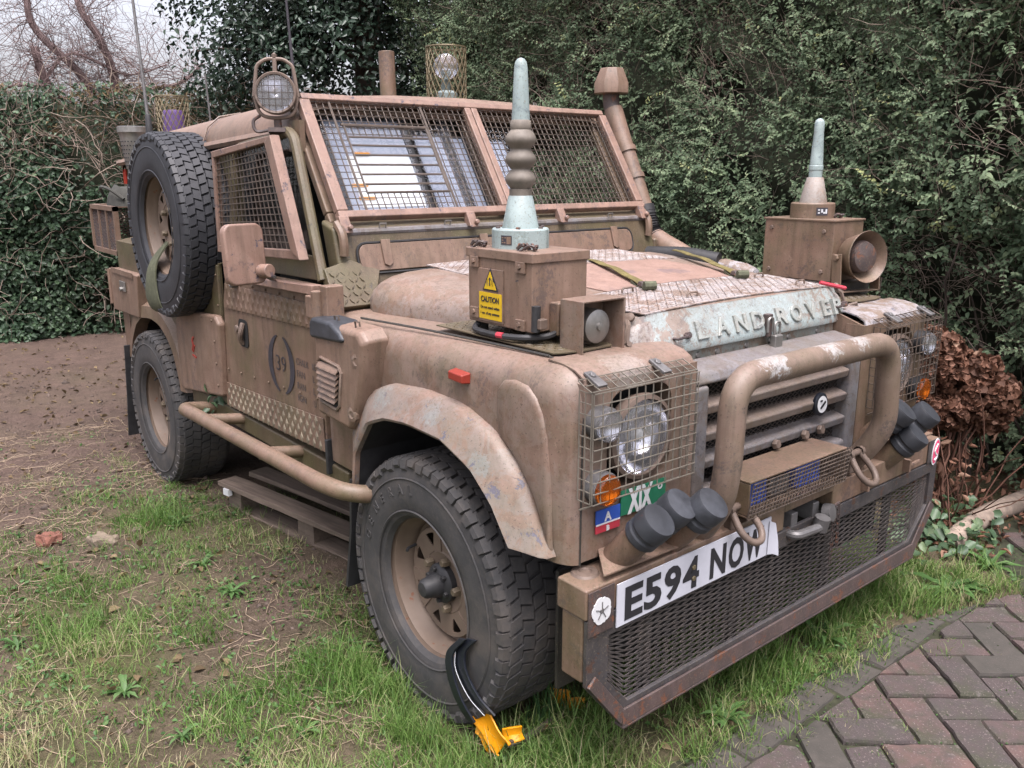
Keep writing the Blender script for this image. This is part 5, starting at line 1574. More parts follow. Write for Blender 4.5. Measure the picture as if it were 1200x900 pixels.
# ---------------- beacons, flue, aerials
def cage_mesh(mb, c, r, h, n, rows_, w):
    for k in range(n):
        for d in (-1, 1):
            pts = []
            for j in range(rows_ + 1):
                a = 2 * math.pi * (k + d * j * .5) / n
                pts.append((c[0] + r * math.cos(a), c[1] + r * math.sin(a), c[2] + h * j / rows_))
            mb.tube(pts, w, 3, False)
    for z in (0, h): mb.tube([(c[0] + r * math.cos(2 * math.pi * k / 24), c[1] + r * math.sin(2 * math.pi * k / 24), c[2] + z) for k in range(24)], w * 1.6, 4, closed=True)
BC = MB().lathe([(.045, 0), (.045, .05), (.03, .06), (0, .06)], (-1.28, .115, 1.80), (0, 0, 1), 20).build('beacon', 'paint_grey', V)
b = MB().lathe([(0, -.04), (.04, -.035), (.052, .0), (.05, .006)], (-1.28, .115, 1.955), (.85, -.5, -.1), 24); b.build('beacon_reflector', 'reflector', BC)
b = MB().lathe([(.05, .006), (.03, .02), (0, .024)], (-1.28, .115, 1.955), (.85, -.5, -.1), 24); b.build('beacon_lens', 'lens_clear', BC)
b = MB().tube([(-1.33, .145, 1.82), (-1.32, .14, 1.95)], .02, 8); b.build('beacon_stem', 'paint_grey', BC)
b = MB(); cage_mesh(b, (-1.28, .115, 1.815), .082, .215, 20, 8, .0022)
b.build('beacon_cage', 'brass', BC, kind='stuff', smooth=False)
P2 = MB().lathe([(.07, 0), (.07, .02), (.0, .02)], (-2.86, -.50, 1.70), (0, 0, 1), 18).build('beacon', 'paint_dark', V)
b = MB().lathe([(.055, .0), (.052, .10), (.045, .115), (0, .12)], (-2.86, -.50, 1.722), (0, 0, 1), 20); b.build('beacon_dome', 'purple', P2)
b = MB(); cage_mesh(b, (-2.86, -.50, 1.72), .078, .185, 18, 7, .0026); b.build('beacon_cage', 'brass', P2, kind='stuff', smooth=False)
m = MB().lathe([(.036, -.1), (.036, .235), (.034, .237), (.028, .235), (.028, .1)], (-1.72, .1, 1.82), (-.04, 0, 1), 20); m.build('roof_flue', 'paint', V)
CN = MB().lathe([(.045, 0), (.062, .14), (.066, .16), (.07, .165), (.07, .19), (.062, .192), (.060, .17)], (-2.52, -.80, 1.545), (0, 0, 1), 26).build('perforated_flue', 'steel', V)
m = MB()
for k in range(26):
    for j in range(7):
        a = 2 * math.pi * (k + .5 * (j % 2)) / 26; z = 1.56 + j * .018; r = .0455 + (.0625 - .0455) * (z - 1.545) / .14
        bolt(m, (-2.52 + r * math.cos(a), -.80 + r * math.sin(a), z), (math.cos(a), math.sin(a), 0), .0035, .001)
m.build('perforation', 'ink', CN, kind='stuff', smooth=False)
m = MB().tube([(-2.52, -.80, 1.50), (-2.52, -.80, 1.545)], .03, 12); m.tube([(-2.52, -.80, 1.52), (-2.56, -.73, 1.50)], .02, 8); m.build('flue_bracket', 'black', CN)
m = MB().tube([(-2.36, -.775, 1.70), (-2.375, -.775, 1.90), (-2.42, -.775, 2.35)], [.008, .0075, .006], 8)
W1 = m.build('whip_aerial', 'galv', V)
MB().lathe([(.016, -.07), (.018, -.05), (.012, .07), (.009, .075)], (-2.36, -.775, 1.71), (0, 0, 1), 14).build('aerial_boot', 'black', W1)
m = MB().tube([(-2.90, .2, 1.70), (-2.91, .2, 2.1), (-2.96, .2, 2.62)], [.012, .009, .006], 8); m.build('whip_aerial', 'ink_dark', V)
m = MB().tube([(-2.88, -.30, 1.74), (-2.88, -.31, 2.03)], .005, 6); m.build('short_aerial', 'galv', V)
for x, y in ((-1.02, .30), (-1.03, .38), (-1.0, -.66)): MB().tube([(x, y, 1.80), (x, y, 1.81), (x - .02, y + .03, 1.81), (x - .02, y + .03, 1.80)], .003, 5).build('roof_loop', 'steel', V)

# ---------------- things lying on or beside the vehicle
m = MB()
for i in range(1): pass
bag = []
for j in range(6):
    t = j / 5
    bag.append([(-3.23 + .17 * math.cos(a) * (1 - .35 * t ** 2) * (1 + .05 * math.sin(5 * a + j)), -.64 + .13 * math.sin(a) * (1 - .35 * t ** 2), 1.352 + .10 * t + .015 * math.sin(3 * a) * t) for a in np.linspace(0, 2 * math.pi, 25)])
m.grid(bag); m.add(bag[-1][:-1], [tuple(range(24))])
BG = m.build('canvas_bag', 'canvas', None, angle=60)
tag(BG, 'dark folded canvas bag lying on the tail basket of the vehicle', 'bag')
m = MB().tube(smooth_path([(-3.33, -.76, 1.40), (-3.26, -.79, 1.45), (-3.16, -.77, 1.44), (-3.10, -.72, 1.39)], 4), .009, 6); m.build('bag_strap', 'canvas', BG)

# ================================================================== the place
def vnoise(x, y, seed=0):
    """smooth value noise on numpy arrays"""
    xi, yi = np.floor(x).astype(int), np.floor(y).astype(int)
    xf, yf = x - xi, y - yi
    def h(a, b):
        n = (a * 374761393 + b * 668265263 + seed * 974711) & 0x7fffffff
        n = ((n ^ (n >> 13)) * 1274126177) & 0x7fffffff
        return ((n ^ (n >> 16)) & 0xffff) / 65535.0
    u, v = xf * xf * (3 - 2 * xf), yf * yf * (3 - 2 * yf)
    return (h(xi, yi) * (1 - u) + h(xi + 1, yi) * u) * (1 - v) + (h(xi, yi + 1) * (1 - u) + h(xi + 1, yi + 1) * u) * v
def fbm(x, y, s, seed=0, o=4):
    t = 0; a = .5
    for k in range(o): t = t + a * vnoise(x * s * 2 ** k, y * s * 2 ** k, seed + k); a *= .5
    return t / (1 - .5 ** o)
PAVE_X = .60         # paving begins here (runs along y)
def pave_edge(y): return PAVE_X + np.clip((y - .35) / .8, 0, 1) ** 1.5 * .17 - np.clip((y - 1.2) / .4, 0, 1) * .30
def ground_z(x, y):
    z = G + (fbm(x, y, .9, 3) - .5) * .05 + (fbm(x, y, 5, 9) - .5) * .022 + (fbm(x, y, 22, 5, 3) - .5) * .016
    near = np.clip((np.hypot(x - .1, y + .5) - .2) / .5, 0, 1)
    z = G + (z - G) * (.35 + .65 * near)
    # lower under the paving, kept out of the way of the bricks
    d = np.clip((x - pave_edge(y) + .02) / .08, 0, 1) * (x < 8)
    return z - d * .10
def grass_amount(x, y):
    """how grassy the ground is: bare soil along the left and far side, turf towards the camera"""
    g = np.clip(.86 + (x + 1.0) * .42 + (-(y + 1.3)) * .04, 0, 1)
    g = g * .75 + .25 * np.clip(1.3 * np.exp(-((x + 1.75) / .75) ** 2 - ((y + 1.10) / .30) ** 2), 0, 1)
    g = np.maximum(g, 1.05 * np.exp(-((x + 1.7) / .6) ** 2 - ((y + 1.05) / .22) ** 2))
    g = np.maximum(g, .9 * np.exp(-((x + 1.05) / .35) ** 2 - ((y + 1.0) / .28) ** 2))
    g = np.maximum(g, .8 * np.exp(-((x - .35) / .3) ** 2) * (y > -.9) * (y < 1.5))
    g = g + (fbm(x, y, 2.6, 21) - .5) * 1.25
    g = g - .5 * np.exp(-((x + .55) / .28) ** 2 - ((y + 1.15) / .22) ** 2)
    return np.clip(g, 0, 1)

# ground: one sheet, fine near the vehicle and stretched to the horizon
def stretch(a, b, step, far):
    c = list(np.arange(a, b + step / 2, step)); lo = []; hi = []
    d = step; x = a
    while x > -far: d *= 1.45; x -= d; lo.append(x)
    d = step; x = b
    while x < far: d *= 1.45; x += d; hi.append(x)
    return np.array(lo[::-1] + c + hi)
gx = stretch(-3.6, 1.6, .032, 700); gy = stretch(-2.9, 2.6, .032, 700)
XX, YY = np.meshgrid(gx, gy, indexing='ij')
ZZ = ground_z(XX, YY)
far = np.clip((np.hypot(XX + 1, YY) - 6) / 10, 0, 1)
ZZ = ZZ * (1 - far) + (G - .02) * far
nx, ny = len(gx), len(gy)
def np_mesh(name, verts, faces, mat, fsize=4, attrs=None, smooth=False, parent=None, kind=None):
    """fast mesh from numpy arrays; faces (n, fsize); attrs: per-vertex float attributes"""
    me = bpy.data.meshes.new(name)
    me.vertices.add(len(verts)); me.vertices.foreach_set('co', np.asarray(verts, np.float32).ravel())
    n = len(faces)
    me.loops.add(n * fsize); me.loops.foreach_set('vertex_index', np.asarray(faces, np.int32).ravel())
    me.polygons.add(n); me.polygons.foreach_set('loop_start', np.arange(0, n * fsize, fsize, dtype=np.int32))
    me.update(calc_edges=True)
    if smooth: me.polygons.foreach_set('use_smooth', np.ones(n, bool))
    for k, a in (attrs or {}).items():
        at = me.attributes.new(k, 'FLOAT', 'POINT'); at.data.foreach_set('value', np.asarray(a, np.float32))
    me.materials.append(M[mat])
    o = bpy.data.objects.new(name, me); col.objects.link(o)
    if parent: o.parent = parent
    if kind: o['kind'] = kind
    return o
idx = np.arange(nx * ny).reshape(nx, ny)
F = np.stack([idx[:-1, :-1], idx[1:, :-1], idx[1:, 1:], idx[:-1, 1:]], -1).reshape(-1, 4)
t = NT('ground_soil')
a = t.attr('turf')
n1 = t.noise(9, 8, .7); n2 = t.noise(60, 6, .7); n3 = t.noise(2.2, 4)
soil = t.mix(t.ramp(n1, .3, .7), (.052, .036, .030), (.115, .080, .066))
soil = t.mix(t.ramp(n2, .52, .8), soil, (.18, .135, .11))
soil = t.mix(t.math('MULTIPLY', t.ramp(n3, .4, .7), .5), soil, (.095, .07, .054))
turf = t.mix(t.ramp(n2, .35, .7), (.045, .05, .02), (.105, .095, .05))
turf = t.mix(t.ramp(n1, .5, .75), turf, (.12, .09, .06))
k = t.mix(a.outputs["Fac"], soil, turf)
t.set(Roughness=.95); t.b.inputs["Specular IOR Level"].default_value = .15
t.bump(t.math('ADD', n1, t.math('MULTIPLY', n2, .6)), .9, .025)
M['soil'] = t.out(k)
gr = np_mesh('ground', np.stack([XX, YY, ZZ], -1).reshape(-1, 3), F, 'soil', 4, {'turf': grass_amount(XX, YY).ravel() ** 1.5}, True, kind='structure')
tag(gr, 'muddy garden ground with patchy grass')

# overcast sky is the world itself; nothing else is built up there
# ---------------- paving of red brick laid in herringbone
t = NT('brick_paver')
oi = t.n.new("ShaderNodeObjectInfo")
n1 = t.noise(14, 6, .65); n2 = t.noise(170, 4, .7); n3 = t.noise(5, 5, .6)
r = t.n.new("ShaderNodeValToRGB")
for p, c in ((0, (.052, .040, .039)), (.5, (.076, .050, .047)), (1, (.108, .062, .053))):
    e = r.color_ramp.elements[0] if p == 0 else (r.color_ramp.elements[-1] if p == 1 else r.color_ramp.elements.new(p)); e.position = p; e.color = (*c, 1)
t.link(oi.outputs["Random"], r.inputs[0])
k = t.mix(t.ramp(n1, .35, .7), r.outputs[0], (.052, .044, .043))
k = t.mix(t.math('MULTIPLY', t.ramp(n3, .42, .7), .7), k, (.036, .033, .030))
k = t.mix(t.math('MULTIPLY', t.ramp(t.noise(4.5, 9, .76), .46, .58), .7), k, (.040, .043, .022))
k = t.mix(t.math('MULTIPLY', t.ramp(n2, .60, .68), .75), k, (.26, .22, .2))
k = t.mix(t.math('MULTIPLY', t.ramp(t.noise(90, 3, .7), .66, .70), .8), k, (.02, .02, .015))
k = t.mix(t.math('MULTIPLY', t.ramp(t.noise(11, 9, .78), .58, .63), .5), k, (.16, .14, .13))
t.set(Roughness=.85); t.bump(t.math('ADD', n2, t.math('MULTIPLY', n1, 2.0)), .6, .006)
M['brick'] = t.out(k)
t = NT('grey_paver')
n1 = t.noise(14, 6, .65); n2 = t.noise(170, 4, .7)
k = t.mix(t.ramp(n1, .35, .7), (.036, .033, .028), (.06, .052, .045))
k = t.mix(t.math('MULTIPLY', t.ramp(n2, .64, .70), .6), k, (.2, .185, .17))
t.set(Roughness=.85); t.bump(t.math('ADD', n2, n1), .35, .004)
M['brick_grey'] = t.out(k)
M['joint'] = plain('joint_sand', (.032, .034, .018), .95, vary=.4, scale=60)
PV = MB().hexa([(.42, -3.2, -.02), (3.4, -3.2, -.02), (3.4, 3.3, -.02), (.42, 3.3, -.02), (.42, -3.2, G - .014), (3.4, -3.2, G - .014), (3.4, 3.3, G - .014), (.42, 3.3, G - .014)]).build('brick_pavement', 'joint', None)
PV['kind'] = 'structure'; PV['label'] = 'red brick paving laid in herringbone with a grey edge course'
W_ = .106
d1 = Vector((.634, .773, 0)).normalized(); d2 = Vector((d1.y, -d1.x, 0))
org = Vector((.707, .265, 0))
def clip(poly, xmin):
    out = []
    for i in range(len(poly)):
        a, b = poly[i], poly[(i + 1) % len(poly)]
        ia, ib = a.x >= xmin, b.x >= xmin
        if ia: out.append(a)
        if ia != ib:
            tt = (xmin - a.x) / (b.x - a.x); out.append(a.lerp(b, tt))
    return out
def rough_edge(poly):
    out = []
    for i in range(len(poly)):
        a, b = poly[i], poly[(i + 1) % len(poly)]
        L = (b - a).length
        n_ = max(1, int(L / .035))
        inw = Vector((-(b - a).y, (b - a).x, 0)).normalized() if L > 1e-6 else Vector((0, 0, 0))
        for q in range(n_):
            p = a.lerp(b, q / n_)
            out.append(p + Vector((random.uniform(-.0018, .0018), random.uniform(-.0018, .0018), 0)))
    cc = sum(poly, Vector((0, 0, 0))) / len(poly)
    for q in range(len(out)):
        if random.random() < .10: out[q] = out[q].lerp(cc, random.uniform(.04, .12))
    return out
def brick(poly, mat, dz=0):
    poly = rough_edge(poly)
    c = sum(poly, Vector((0, 0, 0))) / len(poly)
    c.z = 0
    rel = [p - c for p in poly]
    n = len(rel)
    tx, ty_ = random.uniform(-.012, .012), random.uniform(-.012, .012)
    m = MB()
    lo = [Vector((p.x, p.y, G - .06)) for p in rel]
    mid = [Vector((p.x, p.y, G - .008 + dz + p.x * tx + p.y * ty_)) for p in rel]
    hi = [Vector((p.x * random.uniform(.94, .965), p.y * random.uniform(.94, .965), G + dz + p.x * tx + p.y * ty_)) for p in rel]
    m.add(lo + mid + hi, [(i, (i + 1) % n, n + (i + 1) % n, n + i) for i in range(n)] + [(n + i, n + (i + 1) % n, 2 * n + (i + 1) % n, 2 * n + i) for i in range(n)] + [tuple(range(2 * n, 3 * n))])
    o = m.build('brick', mat, PV, smooth=False, loc=(c.x, c.y, 0))
    o.rotation_euler = (0, 0, 0)
gap = .0035
EDGE = .715
def edge_at(c): return EDGE + max(0, c.y - 1.0) * .28 if c.y < 1.55 else .47
nb = 0
for i in range(-14, 22):
    for j in range(-16, 16):
        k = (i - j) % 4
        if k == 0: x0, x1, y0, y1 = i, i + 2, j, j + 1
        elif k == 3: x0, x1, y0, y1 = i, i + 1, j, j + 2
        else: continue
        P = [org + d1 * (x * W_ + sx * gap) + d2 * (y * W_ + sy * gap) for x, y, sx, sy in ((x0, y0, 1, 1), (x0, y1, 1, -1), (x1, y1, -1, -1), (x1, y0, -1, 1))]
        c = sum(P, Vector((0, 0, 0))) / 4
        if not (.55 < c.x < 1.75 and -.75 < c.y < 2.7): continue
        if c.x + c.y * -.0 > 1.75: continue
        Q = clip(P, edge_at(c) + gap)
        if len(Q) < 3: continue
        ar = abs(sum((Q[a].x * Q[(a + 1) % len(Q)].y - Q[(a + 1) % len(Q)].x * Q[a].y) for a in range(len(Q)))) / 2
        if ar < .0012: continue
        brick(Q, 'brick' if random.random() < .88 else 'brick_grey', random.uniform(-.005, .004)); nb += 1
y = -1.0
while y < 1.0:
    L = .222
    o_ = random.uniform(-.012, .008); w_ = random.uniform(-.012, .012)
    P = [Vector((.61 + o_, y + gap, 0)), Vector((.61 + o_ + w_, y + L - gap, 0)), Vector((EDGE - gap + min(0, o_ + w_), y + L - gap, 0)), Vector((EDGE - gap + min(0, o_), y + gap, 0))]
    brick(P, 'brick_grey', random.uniform(-.012, -.002)); y += L

# (moss in the joints follows once the leaf helper exists)
# ---------------- leaves, twigs and blades as numpy masses
def unit(v): return v / np.maximum(np.linalg.norm(v, axis=-1, keepdims=True), 1e-9)
def leaf_mass(name, P, N, size, mat, parent=None, kind=None, aspect=.55, tint=None, droop=.35, fold=.25, T=None):
    """one small folded leaf per point, facing roughly along N"""
    n = len(P)
    N = unit(N + rng.normal(0, .45 if T is None else .3, (n, 3)))
    r = rng.normal(0, 1, (n, 3)) if T is None else T + rng.normal(0, .18, (n, 3))
    r[:, 2] -= droop
    T = unit(r - N * (r * N).sum(1, keepdims=True))
    B = np.cross(N, T)
    L = size[:, None]; Wd = L * aspect * rng.uniform(.8, 1.2, (n, 1))
    f = rng.uniform(.4, 1.2, (n, 1)) * fold
    v0 = P; v3 = P + T * L - N * L * .18
    l1 = P + T * L * .32 + B * Wd * .48 + N * Wd * f; l2 = P + T * L * .68 + B * Wd * .40 + N * Wd * f * .7
    r1 = P + T * L * .32 - B * Wd * .48 + N * Wd * f; r2 = P + T * L * .68 - B * Wd * .40 + N * Wd * f * .7
    V_ = np.stack([v0, l1, l2, v3, r2, r1], 1).reshape(-1, 3)
    b = (np.arange(n) * 6)[:, None]
    F_ = np.concatenate([b + np.array([[0, 3, 2, 1]]), b + np.array([[0, 5, 4, 3]])], 0)
    tn = rng.uniform(0, 1, n) if tint is None else tint
    return np_mesh(name, V_, F_, mat, 4, {'tint': np.repeat(np.clip(tn, 0, 1), 6)}, False, parent, kind)
def twig_mass(name, paths, radii, mat, parent=None, kind=None, taper=.35):
    """paths (n, k, 3): many thin three-sided twigs at once"""
    n, k, _ = paths.shape
    T = np.empty_like(paths)
    T[:, 1:-1] = paths[:, 2:] - paths[:, :-2]; T[:, 0] = paths[:, 1] - paths[:, 0]; T[:, -1] = paths[:, -1] - paths[:, -2]
    T = unit(T)
    ref = np.tile(np.array([[[.31, .17, .93]]]), (n, k, 1))
    A = unit(np.cross(T, ref)); B = np.cross(T, A)
    rr = radii[:, None, None] * np.linspace(1, taper, k)[None, :, None]
    ring = []
    for q in range(3):
        a = 2 * math.pi * q / 3
        ring.append(paths + (A * math.cos(a) + B * math.sin(a)) * rr)
    V_ = np.stack(ring, 2).reshape(-1, 3)      # n, k, 3 corners
    base = (np.arange(n) * k * 3)[:, None, None]
    fs = []
    for j in range(k - 1):
        for q in range(3):
            q2 = (q + 1) % 3
            fs.append([j * 3 + q, j * 3 + q2, (j + 1) * 3 + q2, (j + 1) * 3 + q])
    F_ = (base + np.array(fs)[None]).reshape(-1, 4)
    return np_mesh(name, V_, F_, mat, 4, None, True, parent, kind)
def wander(start, direction, length, k, wob):
    """n wandering polylines"""
    n = len(start)
    P = np.empty((n, k, 3)); P[:, 0] = start
    d = unit(direction)
    for i in range(1, k):
        d = unit(d + rng.normal(0, wob, (n, 3)))
        P[:, i] = P[:, i - 1] + d * (length / (k - 1))[:, None]
    return P
def blades(name, P, h, w, lean, mat, kind=None, parent=None, tint=None, levels=4):
    n = len(P)
    az = rng.uniform(0, 2 * math.pi, n)
    D = np.stack([np.cos(az), np.sin(az), np.zeros(n)], 1); S = np.stack([-np.sin(az), np.cos(az), np.zeros(n)], 1)
    tw = rng.normal(0, .5, n); S = S * np.cos(tw)[:, None] + D * np.sin(tw)[:, None]
    rows = []
    for i in range(levels):
        t_ = i / (levels - 1)
        bend = lean * t_ ** 1.8
        c = P + D * (h * bend * .9)[:, None] + np.array([0, 0, 1.0]) * (h * t_ * np.sqrt(np.maximum(.05, 1 - (bend * .75) ** 2)))[:, None]
        ww = (w * (1 - t_) ** .7 * .5)[:, None] if i < levels - 1 else np.full((n, 1), 1e-4)
        rows += [c - S * ww, c + S * ww]
    V_ = np.stack(rows, 1).reshape(-1, 3)
    b = (np.arange(n) * levels * 2)[:, None]
    F_ = np.concatenate([b + np.array([[2 * i, 2 * i + 1, 2 * i + 3, 2 * i + 2]]) for i in range(levels - 1)], 0)
    tn = rng.uniform(0, 1, n) if tint is None else tint
    return np_mesh(name, V_, F_, mat, 4, {'tint': np.repeat(tn, levels * 2)}, True, parent, kind)

# ---------------- grass
def scatter(n, x0, x1, y0, y1): return rng.uniform(x0, x1, n), rng.uniform(y0, y1, n)
def keep_off(x, y):
    tyre = ((np.abs(x) < .22) | (np.abs(x + 2.38) < .22)) & (y > -.88) & (y < .9)
    under = (y > -.72) & (y < .9) & (x < .45) & (x > -3)
    return ~tyre & ~(under & (rng.uniform(0, 1, len(x)) < .93))
# tufts: centres, then blades round each
cx, cy = scatter(30000, -3.4, .80, -2.9, 2.0)
dens = grass_amount(cx, cy)
okc = (rng.uniform(0, 1, len(cx)) < dens ** 1.2 * np.clip((fbm(cx, cy, 5.0, 19) - .30) * 3.6, .07, 1) + .02) & keep_off(cx, cy) & (cx < pave_edge(cy) + rng.normal(0, .018, len(cx)) + .01)
okc &= ~((cy > 1.3) & (cx > .44))
okc &= ~((cy > 1.25) & (cx < .75) & (rng.uniform(0, 1, len(cx)) < .93))
cx, cy, dens = cx[okc], cy[okc], dens[okc]
nbl = 15
X_ = np.repeat(cx, nbl) + rng.normal(0, .022, len(cx) * nbl); Y_ = np.repeat(cy, nbl) + rng.normal(0, .022, len(cx) * nbl)
hh = np.repeat(rng.gamma(5, .0088, len(cx)) * (.45 + .7 * dens) * (.6 + 1.1 * np.clip((fbm(cx, cy, 3.1, 61) - .3) * 1.6, 0, 1)), nbl) * rng.uniform(.5, 1.25, len(X_))
patch = fbm(cx, cy, 1.7, 33)
tn = np.clip(np.repeat(rng.uniform(0, .34, len(cx)) + np.clip((patch - .28) * 1.7, 0, .72), nbl) + rng.normal(0, .16, len(X_)) + (rng.uniform(0, 1, len(X_)) < .07) * .4, 0, 1)
sel = (X_ < pave_edge(Y_) + .03)
X_, Y_, hh, tn = X_[sel], Y_[sel], hh[sel], tn[sel]
P = np.stack([X_, Y_, ground_z(X_, Y_) - .004], 1)
o = blades('grass', P, hh, rng.uniform(.0018, .0040, len(P)), np.clip(rng.normal(.78, .25, len(P)), .05, 1.15), 'grass', 'stuff', None, tn)
tag(o, 'short rough garden grass growing in patches on the mud', 'grass')
# thicker fringe along the paving and in front of the bumper
cx = rng.normal(.44, .10, 1500); cy = rng.uniform(-1.2, 1.5, 1500)
sp_ = fbm(cx, cy, 4.2, 13) > .42; cx, cy = cx[sp_], cy[sp_]
cx = np.where(cy > 1.0, cx + .12, cx)
s_ = ~((cy > 1.3) & (rng.uniform(0, 1, len(cx)) < .92)) & (cx < .60 + .05 * np.sin(cy * 9) + .12 * (cy > 1.0)) & (cx > .2)
cx, cy = cx[s_], cy[s_]
X_ = np.repeat(cx, 16) + rng.normal(0, .02, len(cx) * 16); Y_ = np.repeat(cy, 16) + rng.normal(0, .02, len(cx) * 16)
hh = np.repeat(rng.gamma(5, .014, len(cx)), 16) * rng.uniform(.5, 1.2, len(X_))
P = np.stack([X_, Y_, np.maximum(ground_z(X_, Y_), G - .03) - .004], 1)
o = blades('grass_fringe', P, hh, rng.uniform(.0025, .005, len(P)), np.clip(rng.normal(.7, .25, len(P)), .05, 1.2), 'grass', 'stuff', None, np.clip(rng.uniform(0, .85, len(P)) + (rng.uniform(0, 1, len(P)) < .12) * .3, 0, 1))
tag(o, 'longer grass fringing the edge of the brick paving', 'grass')
cx = rng.uniform(-.32, .34, 120); cy = rng.normal(-.955, .035, 120)
X_ = np.repeat(cx, 18) + rng.normal(0, .016, 120 * 18); Y_ = np.minimum(np.repeat(cy, 18) + rng.normal(0, .016, 120 * 18), -.893)
P = np.stack([X_, Y_, ground_z(X_, Y_) - .004], 1)
o = blades('tyre_grass', P, np.repeat(rng.gamma(5, .014, 120), 18) * rng.uniform(.5, 1.2, len(P)), rng.uniform(.002, .004, len(P)), np.clip(rng.normal(.6, .25, len(P)), .05, 1.1), 'grass', 'stuff', None, rng.uniform(0, .8, len(P)))
tag(o, 'grass standing against the foot of the front tyre', 'grass')
# low broad leaved cover between the blades
cx, cy = scatter(60000, -3.4, .72, -2.9, 1.6)
dn = grass_amount(cx, cy)
s_ = (rng.uniform(0, 1, len(cx)) < np.clip((fbm(cx, cy, 3.4, 91) - .42) * 5, .05, 1) * (dn * .9 + .03)) & keep_off(cx, cy) & (cx < pave_edge(cy) + .02)
cx, cy = cx[s_], cy[s_]
P = np.stack([cx, cy, np.maximum(ground_z(cx, cy), G - .012) + rng.gamma(1.5, .006, len(cx))], 1)
o = leaf_mass('ground_cover', P, np.tile([[0, -.1, 1.0]], (len(P), 1)), rng.uniform(.009, .022, len(P)), 'weed', None, 'stuff', .6, None, 0, .3)
tag(o, 'low clover and moss growing between the grass blades', 'ground cover')
n = 7000
cx, cy = scatter(n, .60, 1.5, -.7, 1.9)
s_ = fbm(cx, cy, 6.0, 29) > .50; cx, cy = cx[s_], cy[s_]
P = np.stack([cx, cy, np.full(len(cx), G - .012) + rng.uniform(0, .008, len(cx))], 1)
o = leaf_mass('joint_moss', P, np.tile([[0, 0, 1.0]], (len(P), 1)), rng.uniform(.004, .009, len(P)), 'weed', None, 'stuff', .7, rng.uniform(0, .5, len(P)), 0, .3)
tag(o, 'moss growing in the joints between the bricks', 'moss')
# tufts in the joints and over the edge course of the paving
cx = np.concatenate([rng.normal(.625, .035, 200), rng.uniform(.72, 1.25, 60)]); cy = np.concatenate([rng.uniform(-.9, 1.5, 200), rng.uniform(-.3, 1.3, 60)])
s_ = fbm(cx, cy, 3.5, 15) > .50; cx, cy = cx[s_], cy[s_]
X_ = np.repeat(cx, 14) + rng.normal(0, .018, len(cx) * 14); Y_ = np.repeat(cy, 14) + rng.normal(0, .018, len(cx) * 14)
P = np.stack([X_, Y_, np.full(len(X_), G - .006)], 1)
o = blades('joint_grass', P, np.repeat(rng.gamma(4, .008, len(cx)), 14) * rng.uniform(.5, 1.2, len(P)) * np.where(X_ > .72, .5, 1), rng.uniform(.002, .0038, len(P)), np.clip(rng.normal(.8, .25, len(P)), .1, 1.2), 'grass', 'stuff', None, rng.uniform(.1, 1, len(P)))
tag(o, 'grass tufts creeping over the first row of bricks', 'grass')
# dry straw lying about
cx, cy = scatter(8000, -3.6, .55, -2.8, -.75)
s_ = (rng.uniform(0, 1, len(cx)) < fbm(cx, cy, 2.0, 77) * 1.2 - .25)
cx, cy = cx[s_], cy[s_]
n = len(cx); az = rng.uniform(0, 6.28, n)
st = np.stack([cx, cy, ground_z(cx, cy) + .006], 1)
pp = wander(st, np.stack([np.cos(az), np.sin(az), rng.uniform(0, .25, n)], 1), rng.uniform(.05, .16, n), 5, .28)
pp[:, :, 2] = np.maximum(pp[:, :, 2], ground_z(pp[:, :, 0], pp[:, :, 1]) + .003)
pp[:, :, 2] = np.minimum(pp[:, :, 2], ground_z(pp[:, :, 0], pp[:, :, 1]) + .022)
M['straw_stalk'] = plain('straw_stalk', (.30, .23, .16), .8, vary=.4)
o = twig_mass('dry_stalks', pp, rng.uniform(.0009, .002, n), 'straw_stalk', None, 'stuff', .6)
tag(o, 'dry grass stalks lying on the mud', 'dead grass')
# fallen leaves
cx, cy = scatter(2600, -6.5, .6, -2.9, 1.9)
s_ = keep_off(cx, cy); cx, cy = cx[s_], cy[s_]
P = np.stack([cx, cy, ground_z(cx, cy) + .006], 1)
o = leaf_mass('fallen_leaves', P, np.tile([[0, 0, 1.0]], (len(P), 1)), rng.uniform(.018, .045, len(P)), 'dead_leaf', None, 'stuff', .6, None, 0, .35)
tag(o, 'fallen dry leaves scattered over the mud', 'leaf litter')
n = 420
P = np.stack([rng.normal(.33, .16, n), rng.normal(1.75, .28, n), np.full(n, G + .012) + rng.gamma(1.5, .006, n)], 1)
o = leaf_mass('dry_litter', P, np.tile([[0, 0, 1.0]], (n, 1)), rng.uniform(.02, .05, n), 'petal', None, 'stuff', .5, None, 0, .35)
tag(o, 'brown litter of petals and leaves on the bed under the withered shrub', 'leaf litter')
# clods and pebbles
cv = []; cf = []
cx, cy = scatter(6000, -5.5, .5, -2.9, -.6)
s_ = rng.uniform(0, 1, len(cx)) > grass_amount(cx, cy) * .9; cx, cy = cx[s_], cy[s_]
base = np.array([(1, 0, 0), (0, 1, 0), (-1, 0, 0), (0, -1, 0), (0, 0, .8), (0, 0, -.6)], float)
n = len(cx)
sz = rng.gamma(1.3, .0030, n) + .0015
V_ = base[None] * sz[:, None, None] * rng.uniform(.6, 1.3, (n, 6, 3))
a = rng.uniform(0, 6.28, n); c_, s2 = np.cos(a), np.sin(a)
V_ = np.stack([V_[..., 0] * c_[:, None] - V_[..., 1] * s2[:, None], V_[..., 0] * s2[:, None] + V_[..., 1] * c_[:, None], V_[..., 2]], -1)
V_ += np.stack([cx, cy, ground_z(cx, cy)], 1)[:, None]
F_ = (np.arange(n)[:, None, None] * 6 + np.array([[0, 1, 4], [1, 2, 4], [2, 3, 4], [3, 0, 4], [1, 0, 5], [2, 1, 5], [3, 2, 5], [0, 3, 5]])[None]).reshape(-1, 3)
